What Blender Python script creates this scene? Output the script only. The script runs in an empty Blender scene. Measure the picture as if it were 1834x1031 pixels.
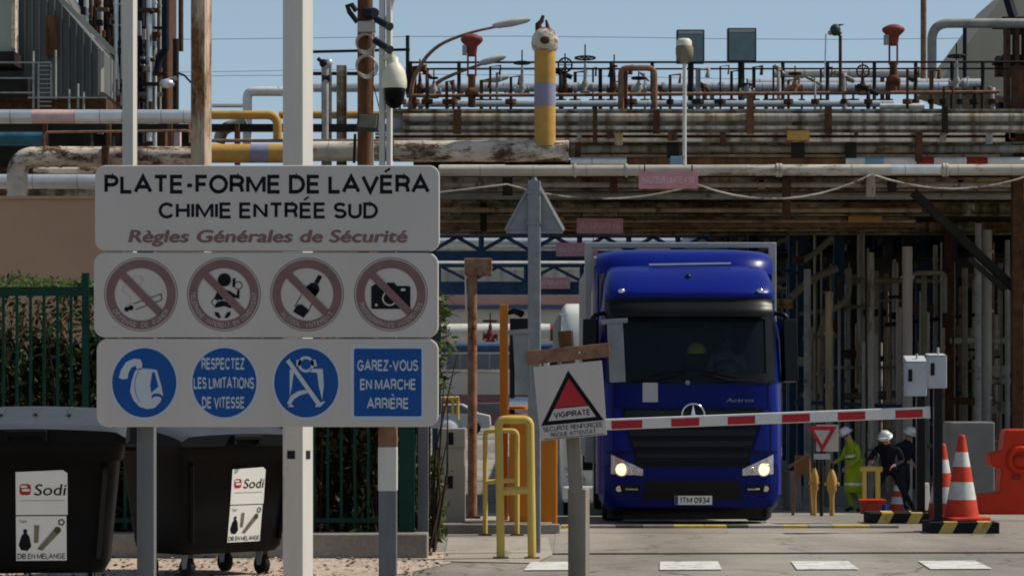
import bpy, bmesh, math, random
from mathutils import Vector, Matrix, Euler
R = math.radians
PI = math.pi
rnd = random.Random(7)
SC = bpy.context.scene
COL = SC.collection

# ------------------------------------------------------------------ camera, world, sun
F = 4550.0            # focal length in photo pixels (photo is 1834 wide)
CX, HY, CH = 917.0, 713.0, 1.75   # principal column, horizon row, eye height
cam_d = bpy.data.cameras.new('camera')
cam = bpy.data.objects.new('camera', cam_d)
COL.objects.link(cam)
cam.location = (0, 0, CH)
cam.rotation_euler = (R(90), 0, 0)
cam_d.sensor_width = 36.0
cam_d.sensor_fit = 'HORIZONTAL'
cam_d.lens = 36.0 * F / 1834.0
cam_d.shift_y = (HY - 515.5) / 1834.0
cam_d.clip_start = 0.5
cam_d.clip_end = 6000
SC.camera = cam

SUN_EL, SUN_AZ = 50.0, 80.0      # degrees; azimuth to the right of the view direction
world = bpy.data.worlds.new("World")
SC.world = world
world.use_nodes = True
wn = world.node_tree
for n in list(wn.nodes):
    wn.nodes.remove(n)
sky = wn.nodes.new('ShaderNodeTexSky')
sky.sky_type = 'NISHITA'
sky.sun_disc = False
sky.sun_elevation = R(SUN_EL)
sky.sun_rotation = R(SUN_AZ)
sky.altitude = 0
sky.air_density = 1.0
sky.dust_density = 0.35
sky.ozone_density = 2.5
bg = wn.nodes.new('ShaderNodeBackground')
bg.inputs['Strength'].default_value = 0.070
wo = wn.nodes.new('ShaderNodeOutputWorld')
mxs = wn.nodes.new('ShaderNodeMix')
mxs.data_type = 'RGBA'
mxs.inputs[7].default_value = (6.5, 8.7, 10.7, 1)
wtc = wn.nodes.new('ShaderNodeTexCoord')
wsep = wn.nodes.new('ShaderNodeSeparateXYZ')
wramp = wn.nodes.new('ShaderNodeValToRGB')
wramp.color_ramp.elements[0].position = 0.0
wramp.color_ramp.elements[0].color = (.62, .62, .62, 1)
wramp.color_ramp.elements[1].position = 0.75
wramp.color_ramp.elements[1].color = (.12, .12, .12, 1)
wn.links.new(wtc.outputs['Generated'], wsep.inputs[0])
wn.links.new(wsep.outputs['Z'], wramp.inputs['Fac'])
wn.links.new(wramp.outputs['Color'], mxs.inputs[0])
wn.links.new(sky.outputs[0], mxs.inputs[6])
wn.links.new(mxs.outputs[2], bg.inputs['Color'])
wn.links.new(bg.outputs[0], wo.inputs['Surface'])

sun_d = bpy.data.lights.new('sun', 'SUN')
sun_d.energy = 5.0
sun_d.angle = R(0.53)
sun_d.color = (1.0, 0.93, 0.82)
sun = bpy.data.objects.new('sun', sun_d)
COL.objects.link(sun)
_s = Vector((math.sin(R(SUN_AZ)) * math.cos(R(SUN_EL)), math.cos(R(SUN_AZ)) * math.cos(R(SUN_EL)), math.sin(R(SUN_EL))))
sun.rotation_euler = (-_s).to_track_quat('-Z', 'Y').to_euler()
sun.location = _s * 60

SC.view_settings.view_transform = 'Standard'
SC.view_settings.look = 'None'
SC.view_settings.gamma = 1
SC.view_settings.exposure = 0.0
SC.cycles.max_bounces = 6
SC.cycles.filter_width = 1.9
SC.cycles.transparent_max_bounces = 12

# ------------------------------------------------------------------ materials
def lin(c):
    return tuple(((x / 255.0) / 12.92 if x / 255.0 <= 0.04045 else ((x / 255.0 + 0.055) / 1.055) ** 2.4) for x in c)

def M(name, col, rough=0.6, metal=0.0, var=0.22, scale=3.0, rust=0.0, rcol=(0.13, 0.05, 0.022), streak=False, stretch=None,
      bump=0.15, bscale=40.0, coat=0.0, spec=0.14, rscale=2.2):
    """procedural paint / concrete / metal with mottling, dirt streaks and optional rust patches"""
    m = bpy.data.materials.new(name)
    m.use_nodes = True
    t = m.node_tree
    b = t.nodes['Principled BSDF']
    b.inputs['Roughness'].default_value = rough
    b.inputs['Metallic'].default_value = metal
    b.inputs['Coat Weight'].default_value = coat
    b.inputs['Coat Roughness'].default_value = 0.06
    b.inputs['Specular IOR Level'].default_value = spec
    g = t.nodes.new('ShaderNodeNewGeometry')
    mp = t.nodes.new('ShaderNodeMapping')
    mp.inputs['Scale'].default_value = stretch or ((1, 1, 0.16) if streak else (1, 1, 1))
    t.links.new(g.outputs['Position'], mp.inputs['Vector'])
    n1 = t.nodes.new('ShaderNodeTexNoise')
    n1.inputs['Scale'].default_value = scale
    n1.inputs['Detail'].default_value = 6
    n1.inputs['Roughness'].default_value = 0.65
    t.links.new(mp.outputs[0], n1.inputs['Vector'])
    rp = t.nodes.new('ShaderNodeValToRGB')
    rp.color_ramp.elements[0].position = 0.3
    rp.color_ramp.elements[1].position = 0.7
    a, c = 1 - var, 1 + var
    rp.color_ramp.elements[0].color = (col[0] * a, col[1] * a, col[2] * a * 0.96, 1)
    rp.color_ramp.elements[1].color = (min(1, col[0] * c), min(1, col[1] * c), min(1, col[2] * c), 1)
    t.links.new(n1.outputs['Fac'], rp.inputs['Fac'])
    last = rp.outputs['Color']
    if rust > 0:
        n2 = t.nodes.new('ShaderNodeTexNoise')
        n2.inputs['Scale'].default_value = rscale
        n2.inputs['Detail'].default_value = 9
        n2.inputs['Roughness'].default_value = 0.75
        t.links.new(mp.outputs[0], n2.inputs['Vector'])
        r2 = t.nodes.new('ShaderNodeValToRGB')
        p = 0.72 - 0.42 * rust
        r2.color_ramp.elements[0].position = p - 0.035
        r2.color_ramp.elements[1].position = p + 0.05
        t.links.new(n2.outputs['Fac'], r2.inputs['Fac'])
        n3 = t.nodes.new('ShaderNodeTexNoise')
        n3.inputs['Scale'].default_value = 14
        n3.inputs['Detail'].default_value = 4
        t.links.new(g.outputs['Position'], n3.inputs['Vector'])
        r3 = t.nodes.new('ShaderNodeValToRGB')
        r3.color_ramp.elements[0].position = 0.35
        r3.color_ramp.elements[1].position = 0.7
        r3.color_ramp.elements[0].color = (rcol[0] * .45, rcol[1] * .4, rcol[2] * .4, 1)
        r3.color_ramp.elements[1].color = (rcol[0] * 1.3, rcol[1] * 1.35, rcol[2] * 1.3, 1)
        t.links.new(n3.outputs['Fac'], r3.inputs['Fac'])
        mx = t.nodes.new('ShaderNodeMix')
        mx.data_type = 'RGBA'
        t.links.new(r2.outputs['Color'], mx.inputs[0])
        t.links.new(last, mx.inputs[6])
        t.links.new(r3.outputs['Color'], mx.inputs[7])
        last = mx.outputs[2]
    t.links.new(last, b.inputs['Base Color'])
    if bump > 0:
        nb = t.nodes.new('ShaderNodeTexNoise')
        nb.inputs['Scale'].default_value = bscale
        nb.inputs['Detail'].default_value = 3
        t.links.new(g.outputs['Position'], nb.inputs['Vector'])
        bp = t.nodes.new('ShaderNodeBump')
        bp.inputs['Strength'].default_value = bump
        bp.inputs['Distance'].default_value = 0.01
        t.links.new(nb.outputs['Fac'], bp.inputs['Height'])
        t.links.new(bp.outputs[0], b.inputs['Normal'])
    return m

def emit(name, col, st):
    m = bpy.data.materials.new(name)
    m.use_nodes = True
    b = m.node_tree.nodes['Principled BSDF']
    b.inputs['Base Color'].default_value = (*col, 1)
    b.inputs['Emission Color'].default_value = (*col, 1)
    b.inputs['Emission Strength'].default_value = st
    return m

def glass(name, tint=(0.45, 0.55, 0.55), clear=0.6):
    m = bpy.data.materials.new(name)
    m.use_nodes = True
    t = m.node_tree
    out = t.nodes['Material Output']
    b = t.nodes['Principled BSDF']
    b.inputs['Base Color'].default_value = (0.030, 0.044, 0.058, 1)
    b.inputs['Roughness'].default_value = 0.06
    b.inputs['Specular IOR Level'].default_value = 0.3
    tr = t.nodes.new('ShaderNodeBsdfTransparent')
    tr.inputs['Color'].default_value = (*tint, 1)
    mx = t.nodes.new('ShaderNodeMixShader')
    mx.inputs[0].default_value = clear
    t.links.new(b.outputs[0], mx.inputs[1])
    t.links.new(tr.outputs[0], mx.inputs[2])
    t.links.new(mx.outputs[0], out.inputs['Surface'])
    return m

def leafmat(name, col, var=0.5):
    m = M(name, col, rough=0.55, var=var, scale=6, bump=0)
    t = m.node_tree
    b = t.nodes['Principled BSDF']
    src = b.inputs['Base Color'].links[0].from_socket
    tl = t.nodes.new('ShaderNodeBsdfTranslucent')
    t.links.new(src, tl.inputs['Color'])
    mx = t.nodes.new('ShaderNodeMixShader')
    mx.inputs[0].default_value = 0.35
    t.links.new(b.outputs[0], mx.inputs[1])
    t.links.new(tl.outputs[0], mx.inputs[2])
    t.links.new(mx.outputs[0], t.nodes['Material Output'].inputs['Surface'])
    return m

def concrete(name, col, scale=0.6, crack=True):
    m = M(name, col, rough=0.9, var=0.14, scale=scale, bump=0.35, bscale=60, spec=0.25)
    t = m.node_tree
    b = t.nodes['Principled BSDF']
    src = b.inputs['Base Color'].links[0].from_socket
    g = t.nodes.new('ShaderNodeNewGeometry')
    n = t.nodes.new('ShaderNodeTexNoise')
    n.inputs['Scale'].default_value = 22
    n.inputs['Detail'].default_value = 8
    n.inputs['Roughness'].default_value = 0.8
    t.links.new(g.outputs['Position'], n.inputs['Vector'])
    r = t.nodes.new('ShaderNodeValToRGB')
    r.color_ramp.elements[0].position = 0.32
    r.color_ramp.elements[0].color = (0.62, 0.6, 0.58, 1)
    r.color_ramp.elements[1].position = 0.6
    r.color_ramp.elements[1].color = (1.06, 1.05, 1.03, 1)
    t.links.new(n.outputs['Fac'], r.inputs['Fac'])
    mx = t.nodes.new('ShaderNodeMix')
    mx.data_type = 'RGBA'
    mx.blend_type = 'MULTIPLY'
    mx.inputs[0].default_value = 0.8
    t.links.new(src, mx.inputs[6])
    t.links.new(r.outputs[0], mx.inputs[7])
    last = mx.outputs[2]
    # oily tyre stains
    n4 = t.nodes.new('ShaderNodeTexNoise')
    n4.inputs['Scale'].default_value = 0.35
    n4.inputs['Detail'].default_value = 5
    mp4 = t.nodes.new('ShaderNodeMapping')
    mp4.inputs['Scale'].default_value = (1.2, 0.25, 1)
    t.links.new(g.outputs['Position'], mp4.inputs['Vector'])
    t.links.new(mp4.outputs[0], n4.inputs['Vector'])
    r4 = t.nodes.new('ShaderNodeValToRGB')
    r4.color_ramp.elements[0].position = 0.4
    r4.color_ramp.elements[0].color = (0.62, 0.60, 0.60, 1)
    r4.color_ramp.elements[1].position = 0.58
    r4.color_ramp.elements[1].color = (1, 1, 1, 1)
    t.links.new(n4.outputs['Fac'], r4.inputs['Fac'])
    m4 = t.nodes.new('ShaderNodeMix')
    m4.data_type = 'RGBA'
    m4.blend_type = 'MULTIPLY'
    m4.inputs[0].default_value = 0.9
    t.links.new(last, m4.inputs[6])
    t.links.new(r4.outputs[0], m4.inputs[7])
    last = m4.outputs[2]
    if crack:
        v = t.nodes.new('ShaderNodeTexVoronoi')
        v.feature = 'DISTANCE_TO_EDGE'
        v.inputs['Scale'].default_value = 0.45
        wv = t.nodes.new('ShaderNodeTexNoise')
        wv.inputs['Scale'].default_value = 1.3
        ad = t.nodes.new('ShaderNodeVectorMath')
        ad.operation = 'MULTIPLY_ADD'
        ad.inputs[1].default_value = (1.2, 1.2, 0)
        t.links.new(g.outputs['Position'], wv.inputs['Vector'])
        t.links.new(wv.outputs['Color'], ad.inputs[0])
        t.links.new(g.outputs['Position'], ad.inputs[2])
        t.links.new(ad.outputs[0], v.inputs['Vector'])
        rc = t.nodes.new('ShaderNodeValToRGB')
        rc.color_ramp.elements[0].position = 0.004
        rc.color_ramp.elements[0].color = (0.5, 0.48, 0.46, 1)
        rc.color_ramp.elements[1].position = 0.014
        rc.color_ramp.elements[1].color = (1, 1, 1, 1)
        t.links.new(v.outputs['Distance'], rc.inputs['Fac'])
        m5 = t.nodes.new('ShaderNodeMix')
        m5.data_type = 'RGBA'
        m5.blend_type = 'MULTIPLY'
        m5.inputs[0].default_value = 0.8
        t.links.new(last, m5.inputs[6])
        t.links.new(rc.outputs[0], m5.inputs[7])
        last = m5.outputs[2]
    t.links.new(last, b.inputs['Base Color'])
    return m

MT = {}
def mk(k, *a, **kw):
    MT[k] = M(k, *a, **kw)
mk('sign_white', (0.50, 0.455, 0.425), rough=0.5, var=0.05, scale=2.5, bump=0.03, streak=True)
mk('sign_edge_sunlit', (0.72, 0.70, 0.64), rough=0.45, var=0.1, scale=8, bump=0, spec=0.45)  # pale metal that paints the sunlit right edge of the triangle
mk('ink', (0.004, 0.004, 0.008), rough=0.5, var=0.1, bump=0)
mk('faded_red', (0.19, 0.112, 0.108), rough=0.6, var=0.1, scale=9, bump=0)
mk('pale_ink', (0.42, 0.36, 0.36), rough=0.6, var=0.1, bump=0)
mk('sign_blue', (0.008, 0.070, 0.27), rough=0.45, var=0.06, scale=5, bump=0)
mk('sign_pale', (0.46,0.50,0.55), rough=0.5, var=0.05, bump=0)
mk('pole_white', (0.53, 0.505, 0.465), rough=0.5, var=0.10, scale=3, rust=0.12, streak=True, rscale=5)
mk('pole_grey', (0.135, 0.14, 0.145), rough=0.55, metal=0.2, var=0.2, scale=6, streak=True)
mk('galv', (0.21, 0.225, 0.235), rough=0.5, metal=0.35, var=0.18, scale=7)
mk('pole_tan', (0.46, 0.365, 0.27), rough=0.8, var=0.4, scale=3, rust=0.46, rcol=(0.17, 0.085, 0.035), streak=True, rscale=1.6)
mk('rust', (0.13, 0.058, 0.028), rough=0.9, var=0.6, scale=3, streak=True, rust=0.35, rcol=(0.05,0.028,0.018))
mk('rust_dark', (0.075, 0.036, 0.02), rough=0.9, var=0.5, scale=5)
mk('rust_rail', (0.22, 0.12, 0.075), rough=0.85, var=0.45, scale=6, rust=0.3)
mk('steel_brown', (0.20, 0.145, 0.088), rough=0.85, var=0.45, scale=1.3, rust=0.45, rcol=(0.16, 0.08, 0.04), stretch=(.3, 1, 1.4))
mk('steel_green', (0.215, 0.205, 0.17), rough=0.8, var=0.4, scale=1.2, rust=0.56, rcol=(0.15, 0.085, 0.04), stretch=(.3, 1, 1.4))
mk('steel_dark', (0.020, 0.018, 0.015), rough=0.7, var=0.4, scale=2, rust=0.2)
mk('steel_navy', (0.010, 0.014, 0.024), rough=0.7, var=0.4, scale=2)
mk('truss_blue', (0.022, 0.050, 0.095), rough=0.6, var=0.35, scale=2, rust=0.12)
mk('pipe_white', (0.60, 0.575, 0.53), rough=0.45, var=0.2, scale=2.2, rust=0.2, rcol=(0.24, 0.15, 0.09), streak=False, spec=0.45)
mk('pipe_worn', (0.52, 0.45, 0.37), rough=0.75, var=0.38, scale=2.6, rust=0.46, rcol=(0.12, 0.06, 0.035), rscale=2.8, stretch=(.4, 1, 1))
mk('pipe_alu', (0.62, 0.63, 0.64), rough=0.35, metal=0.55, var=0.15, scale=3, spec=0.45)
mk('pipe_grey', (0.30, 0.29, 0.27), rough=0.6, var=0.3, scale=3, rust=0.22)
mk('pipe_pink', (0.52, 0.36, 0.36), rough=0.5, var=0.2, scale=4)
mk('ochre', (0.46, 0.26, 0.065), rough=0.65, var=0.18, scale=3, rust=0.18, rcol=(0.2, 0.09, 0.03))
mk('ochre_band', (0.24, 0.23, 0.32), rough=0.6, var=0.15)
mk('orange', (0.52, 0.17, 0.02), rough=0.55, var=0.14, scale=4, rust=0.08, streak=True)
mk('yellow', (0.54, 0.375, 0.095), rough=0.55, var=0.18, scale=5, rust=0.22, rcol=(0.3, 0.14, 0.04), streak=True)
mk('red_gloss', (0.52, 0.035, 0.012), rough=0.45, var=0.12, scale=5)
mk('red_dark', (0.24, 0.028, 0.022), rough=0.6, var=0.3, scale=5)
mk('red_valve', (0.19, 0.045, 0.035), rough=0.6, var=0.3, scale=5, rust=0.25)
mk('pink_sign', (0.52, 0.24, 0.27), rough=0.55, var=0.1, scale=6)
mk('pale_pink', (0.62, 0.42, 0.43), rough=0.6, var=0.1, bump=0)
mk('black_plastic', (0.0035, 0.0035, 0.004), rough=0.6, spec=0.12, var=0.2, scale=5, bump=0.1)
mk('bin_lid', (0.036, 0.039, 0.046), rough=0.5, spec=0.3, var=0.2, scale=3, bump=0.1)
mk('rubber', (0.014, 0.014, 0.014), rough=0.85, var=0.3)
mk('sticker', (0.78, 0.76, 0.72), rough=0.45, var=0.04, bump=0)
mk('cam_cream', (0.62, 0.58, 0.47), rough=0.4, var=0.06, scale=9, rust=0.05)
mk('terracotta', (0.41, 0.255, 0.168), rough=0.9, var=0.07, scale=0.7, bump=0.2)
mk('cladding', (0.12, 0.125, 0.125), rough=0.6, var=0.3, scale=0.8, streak=True, rust=0.12)
mk('cladding_light', (0.34, 0.33, 0.29), rough=0.6, var=0.2, scale=0.8, streak=True)
mk('facade', (0.46, 0.42, 0.37), rough=0.9, var=0.1, scale=0.3)
mk('facade_pink', (0.42, 0.235, 0.20), rough=0.9, var=0.12, scale=0.4)
mk('facade_blue', (0.05, 0.09, 0.18), rough=0.8, var=0.15)
mk('win_dark', (0.09, 0.105, 0.12), rough=0.2, var=0.2, bump=0, spec=0.45)
mk('fence_green', (0.005, 0.036, 0.026), rough=0.5, var=0.2)
mk('twig', (0.045, 0.03, 0.02), rough=0.9, var=0.4)
mk('truck_blue', (0.004, 0.012, 0.165), rough=0.30, var=0.06, scale=1.5, bump=0, coat=0.0, spec=0.14)
mk('truck_blue_shaded', (0.003, 0.009, 0.115), rough=0.34, var=0.06, scale=1.5, bump=0, coat=0.0, spec=0.10)  # darker copy of the cab blue, shade painted into the front panels
mk('truck_black', (0.003, 0.003, 0.004), rough=0.4, spec=0.2, var=0.2, bump=0)
mk('truck_grille', (0.003, 0.004, 0.010), rough=0.5, spec=0.2, var=0.2, bump=0)
mk('truck_trim', (0.008, 0.010, 0.022), rough=0.45, spec=0.25, var=0.2, bump=0)
mk('chrome', (0.7, 0.7, 0.72), rough=0.18, metal=1.0, var=0.05, bump=0, spec=0.45)
mk('tarp_grey', (0.33, 0.32, 0.30), rough=0.7, var=0.15, scale=1.5)
mk('frame_grey', (0.42, 0.41, 0.39), rough=0.6, var=0.15, scale=2, bump=0)
mk('truck_white', (0.66, 0.65, 0.62), rough=0.35, var=0.06, coat=0.3, bump=0, spec=0.45)
mk('plate_white', (0.72, 0.72, 0.70), rough=0.4, var=0.04, bump=0)
mk('barrier_white', (0.66, 0.65, 0.63), rough=0.45, var=0.08, scale=6, streak=False)
mk('barrier_red', (0.42, 0.028, 0.035), rough=0.45, var=0.12, scale=6)
mk('cabinet', (0.42, 0.44, 0.46), rough=0.5, var=0.08, scale=4)
mk('cabinet_beige', (0.36, 0.315, 0.26), rough=0.7, var=0.12, scale=3, streak=True)
mk('cone_orange', (0.50, 0.05, 0.025), rough=0.65, var=0.2, scale=6, rust=0.16, rcol=(0.16, 0.07, 0.05), rscale=9)
mk('cone_white', (0.54, 0.53, 0.52), rough=0.6, var=0.2, scale=6, rust=0.22, rcol=(0.25, 0.2, 0.17), rscale=9)
mk('block_grey', (0.17, 0.165, 0.16), rough=0.9, var=0.15, scale=2)
mk('hivis', (0.24, 0.33, 0.02), rough=0.7, var=0.12, scale=6)
mk('cloth_navy', (0.008, 0.009, 0.016), rough=0.85, var=0.3)
mk('cloth_black', (0.02, 0.02, 0.024), rough=0.85, var=0.3)
mk('skin', (0.36, 0.20, 0.14), rough=0.55, var=0.08, bump=0)
mk('hair', (0.03, 0.02, 0.012), rough=0.7)
mk('helmet_white', (0.55, 0.55, 0.55), rough=0.35, var=0.05, bump=0, spec=0.45)
mk('helmet_yellow', (0.75, 0.55, 0.02), rough=0.35, var=0.05, bump=0)
mk('reflective', (0.6, 0.6, 0.58), rough=0.3, metal=0.3, var=0.05, bump=0)
mk('flood_glass', (0.13, 0.19, 0.185), rough=0.15, var=0.15, scale=4, bump=0, spec=0.45)
mk('flood_frame', (0.05, 0.055, 0.055), rough=0.5, var=0.2)
mk('olive', (0.19, 0.17, 0.12), rough=0.7, var=0.25, scale=6)
mk('beige_gallery', (0.52, 0.43, 0.32), rough=0.8, var=0.12, scale=0.5, streak=True)
mk('black_dome', (0.003, 0.003, 0.004), rough=0.12, var=0.1, bump=0, spec=0.08)
mk('wood', (0.16, 0.085, 0.045), rough=0.85, var=0.35, scale=5)
mk('mark_white', (0.54, 0.53, 0.51), rough=0.85, var=0.16, scale=3, rust=0.36, rcol=(0.3, 0.28, 0.25), bump=0.3, rscale=5)
mk('kerb_yellow', (0.50, 0.36, 0.10), rough=0.8, var=0.2, scale=5, rust=0.25, rcol=(0.2, 0.17, 0.12))
mk('kerb_black', (0.07, 0.066, 0.06), rough=0.85, var=0.3, scale=5)
mk('drain', (0.05, 0.045, 0.042), rough=0.9, var=0.4)
mk('dirt', (0.40, 0.315, 0.25), rough=0.95, var=0.25, scale=2.2, rust=0.2, rcol=(0.24, 0.16, 0.11), bump=0.8, bscale=30)
mk('car_paint', (0.16, 0.08, 0.10), rough=0.3, var=0.1, bump=0, coat=0.4)
mk('teal', (0.03, 0.11, 0.15), rough=0.6, var=0.3)
mk('lamp_grey', (0.40, 0.38, 0.36), rough=0.5, var=0.2, rust=0.15)
mk('tray_sunlit', (0.62, 0.52, 0.41), rough=0.8, var=0.35, scale=5, rust=0.38, rcol=(0.15, 0.085, 0.05), stretch=(.4, 1, 1))
mk('pale_steel', (0.215, 0.19, 0.15), rough=0.8, var=0.4, scale=1.4, rust=0.5, rcol=(0.14, 0.08, 0.04), stretch=(.3, 1, 1.4))
mk('pipe_dirty', (0.46, 0.42, 0.365), rough=0.6, var=0.3, scale=1.6, rust=0.4, rcol=(0.2, 0.14, 0.09), stretch=(.35, 1, 1.2))
mk('post_dirty', (0.20, 0.175, 0.14), rough=0.85, var=0.35, scale=5, rust=0.3, streak=True)
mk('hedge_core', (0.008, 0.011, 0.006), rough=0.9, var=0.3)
mk('box_blue', (0.18, 0.30, 0.42), rough=0.5, var=0.1)
mk('shade_grey', (0.34, 0.305, 0.255), rough=0.7, var=0.35, scale=3, rust=0.34, rcol=(0.16, 0.11, 0.07), streak=True)
mk('shade_pink', (0.44, 0.36, 0.32), rough=0.7, var=0.25, scale=3, rust=0.2, streak=True)
mk('shade_tan', (0.36, 0.265, 0.165), rough=0.8, var=0.4, scale=3, rust=0.3, streak=True)
def rack_paint(name, seed, stops, scale=0.9, gain=1.0):
    """peeling multi-coat paint on old steel: patches of grey, olive, tan and rust elongated along the member"""
    m = M(name, (0.2, 0.17, 0.12), rough=0.8, var=0.1, bump=0.25)
    t = m.node_tree
    b = t.nodes['Principled BSDF']
    g = t.nodes.new('ShaderNodeNewGeometry')
    mp = t.nodes.new('ShaderNodeMapping')
    mp.inputs['Scale'].default_value = (0.42, 1.0, 1.5)
    mp.inputs['Location'].default_value = (seed * 7.3, seed * 3.1, seed * 1.7)
    t.links.new(g.outputs['Position'], mp.inputs['Vector'])
    n = t.nodes.new('ShaderNodeTexNoise')
    n.inputs['Scale'].default_value = scale
    n.inputs['Detail'].default_value = 10
    n.inputs['Roughness'].default_value = 0.72
    t.links.new(mp.outputs[0], n.inputs['Vector'])
    r = t.nodes.new('ShaderNodeValToRGB')
    cr = r.color_ramp
    while len(cr.elements) < len(stops): cr.elements.new(0.5)
    for e, (p, c) in zip(cr.elements, stops):
        e.position = p
        e.color = (c[0] * gain, c[1] * gain, c[2] * gain, 1)
    t.links.new(n.outputs['Fac'], r.inputs['Fac'])
    n2 = t.nodes.new('ShaderNodeTexNoise')       # drips running down from joints
    n2.inputs['Scale'].default_value = 2.2
    n2.inputs['Detail'].default_value = 6
    m2 = t.nodes.new('ShaderNodeMapping')
    m2.inputs['Scale'].default_value = (2.2, 1, 0.12)
    t.links.new(g.outputs['Position'], m2.inputs['Vector'])
    t.links.new(m2.outputs[0], n2.inputs['Vector'])
    r2 = t.nodes.new('ShaderNodeValToRGB')
    r2.color_ramp.elements[0].position = 0.36
    r2.color_ramp.elements[0].color = (0.34, 0.24, 0.17, 1)
    r2.color_ramp.elements[1].position = 0.56
    r2.color_ramp.elements[1].color = (1.05, 1.05, 1.05, 1)
    t.links.new(n2.outputs['Fac'], r2.inputs['Fac'])
    mx = t.nodes.new('ShaderNodeMix')
    mx.data_type = 'RGBA'
    mx.blend_type = 'MULTIPLY'
    mx.inputs[0].default_value = 0.9
    t.links.new(r.outputs[0], mx.inputs[6])
    t.links.new(r2.outputs[0], mx.inputs[7])
    t.links.new(mx.outputs[2], b.inputs['Base Color'])
    return m
_dk, _ru, _ol, _gy, _tn, _oc = (.035, .025, .016), (.15, .07, .03), (.15, .14, .085), (.25, .245, .225), (.36, .29, .20), (.30, .19, .06)
MT['steel_green'] = rack_paint('steel_green', 1, [(.30, _ru), (.40, _ol), (.50, _gy), (.58, _gy), (.66, _ol), (.74, _ru)], gain=1.25)
MT['steel_brown'] = rack_paint('steel_brown', 2, [(.30, _dk), (.40, _ru), (.47, _ol), (.54, _tn), (.62, _oc), (.70, _ru)], gain=1.2)
MT['pale_steel'] = rack_paint('pale_steel', 3, [(.32, _ru), (.42, _gy), (.50, _gy), (.57, _tn), (.64, _ol), (.70, _ru)], scale=1.2, gain=1.15)
MT['tray_sunlit'] = rack_paint('tray_sunlit', 4, [(.32, _ru), (.42, _tn), (.50, (.60, .50, .40)), (.58, (.66, .57, .46)), (.65, _tn), (.74, _ru)], scale=1.6)  # tan lightened so the trays look sunlit on top
MT['kerb_stone'] = concrete('kerb_stone', (0.33, 0.30, 0.265), crack=False)
MT['road'] = concrete('road', (0.285, 0.262, 0.232))
MT['apron'] = concrete('apron', (0.30, 0.27, 0.235))
MT['slab'] = concrete('slab', (0.40, 0.36, 0.305))
MT['wall_base'] = concrete('wall_base', (0.29, 0.265, 0.235), crack=False)
MT['head_glow'] = emit('head_glow', (1.0, 0.74, 0.42), 1.6)
MT['head_glass'] = M('head_glass', (0.55, 0.55, 0.56), rough=0.12, metal=0.5, var=0.3, scale=14, bump=0, spec=0.45)
MT['amber_glow'] = emit('amber_glow', (1.0, 0.25, 0.05), 1.5)
MT['screen'] = glass('windscreen_glass', (0.42, 0.5, 0.56), 0.72)
MT['leaf_a'] = leafmat('leaf_a', (0.038, 0.066, 0.016))
MT['leaf_b'] = leafmat('leaf_b', (0.08, 0.115, 0.03))
MT['leaf_c'] = leafmat('leaf_c', (0.018, 0.032, 0.012))
MT['leaf_sunlit'] = leafmat('leaf_sunlit', (0.085, 0.15, 0.03))  # lighter green, sunlight on the hedge top put into the leaf colour
MT['leaf_dry'] = leafmat('leaf_dry', (0.13, 0.08, 0.045))

# ------------------------------------------------------------------ pixel helpers
def P(px, py, Y):
    return Vector(((px - CX) / F * Y, Y, CH + (HY - py) / F * Y))
def W(n, Y):
    return n * Y / F
def gz(Y):
    pts = [(-60, 0), (36, 0), (51, -0.57), (62, -0.60), (110, 0.0), (200, 0.45), (400, 0.6), (5000, 0.6)]
    for (a, za), (b, zb) in zip(pts, pts[1:]):
        if Y <= b:
            return za + (zb - za) * max(0, (Y - a)) / (b - a)
    return 0.6

# ------------------------------------------------------------------ object helpers
def wloc(o):
    v = Vector((0, 0, 0))
    while o:
        v += o.location
        o = o.parent
    return v

def tag(o, label=None, cat=None, group=None, kind=None):
    if label: o['label'] = label
    if cat: o['category'] = cat
    if group: o['group'] = group
    if kind: o['kind'] = kind
    return o

def thing(name, label, cat, loc=(0, 0, 0), group=None):
    o = bpy.data.objects.new(name, None)
    o.empty_display_size = 0.2
    COL.objects.link(o)
    o.location = loc
    return tag(o, label, cat, group)

def copy_tree(o, parent=None):
    c = o.copy()
    COL.objects.link(c)
    if parent: c.parent = parent
    for ch in list(o.children):
        copy_tree(ch, c)
    return c

def frame_for(d):
    d = d.normalized()
    u = d.orthogonal().normalized() if abs(d.z) > 0.95 else d.cross(Vector((0, 0, 1))).normalized()
    v = u.cross(d).normalized()
    return u, v

def fillet(pts, r, n=6):
    pts = [Vector(p) for p in pts]
    out = [pts[0]]
    for a, b, c in zip(pts, pts[1:], pts[2:]):
        d1, d2 = (a - b), (c - b)
        k = min(r, d1.length * 0.49, d2.length * 0.49)
        p, q = b + d1.normalized() * k, b + d2.normalized() * k
        for i in range(n + 1):
            t = i / n
            out.append((1 - t) ** 2 * p + 2 * t * (1 - t) * b + t * t * q)
    out.append(pts[-1])
    return out

_fcache = {}
def text_shape(s, bold=0.0):
    key = (s, bold)
    if key in _fcache: return _fcache[key]
    cu = bpy.data.curves.new('lettering_source', 'FONT')
    cu.body = s
    cu.size = 1.0
    cu.offset = bold
    cu.resolution_u = 4
    ob = bpy.data.objects.new('lettering_source', cu)
    COL.objects.link(ob)
    dg = bpy.context.evaluated_depsgraph_get()
    me = bpy.data.meshes.new_from_object(ob.evaluated_get(dg))
    vs = [(v.co.x, v.co.y) for v in me.vertices]
    fs = [tuple(p.vertices) for p in me.polygons]
    bpy.data.objects.remove(ob)
    bpy.data.curves.remove(cu)
    bpy.data.meshes.remove(me)
    _fcache[key] = (vs, fs)
    return vs, fs
def cap_h(bold=0.0):
    vs, _ = text_shape('H', bold)
    return max(v[1] for v in vs)


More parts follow.
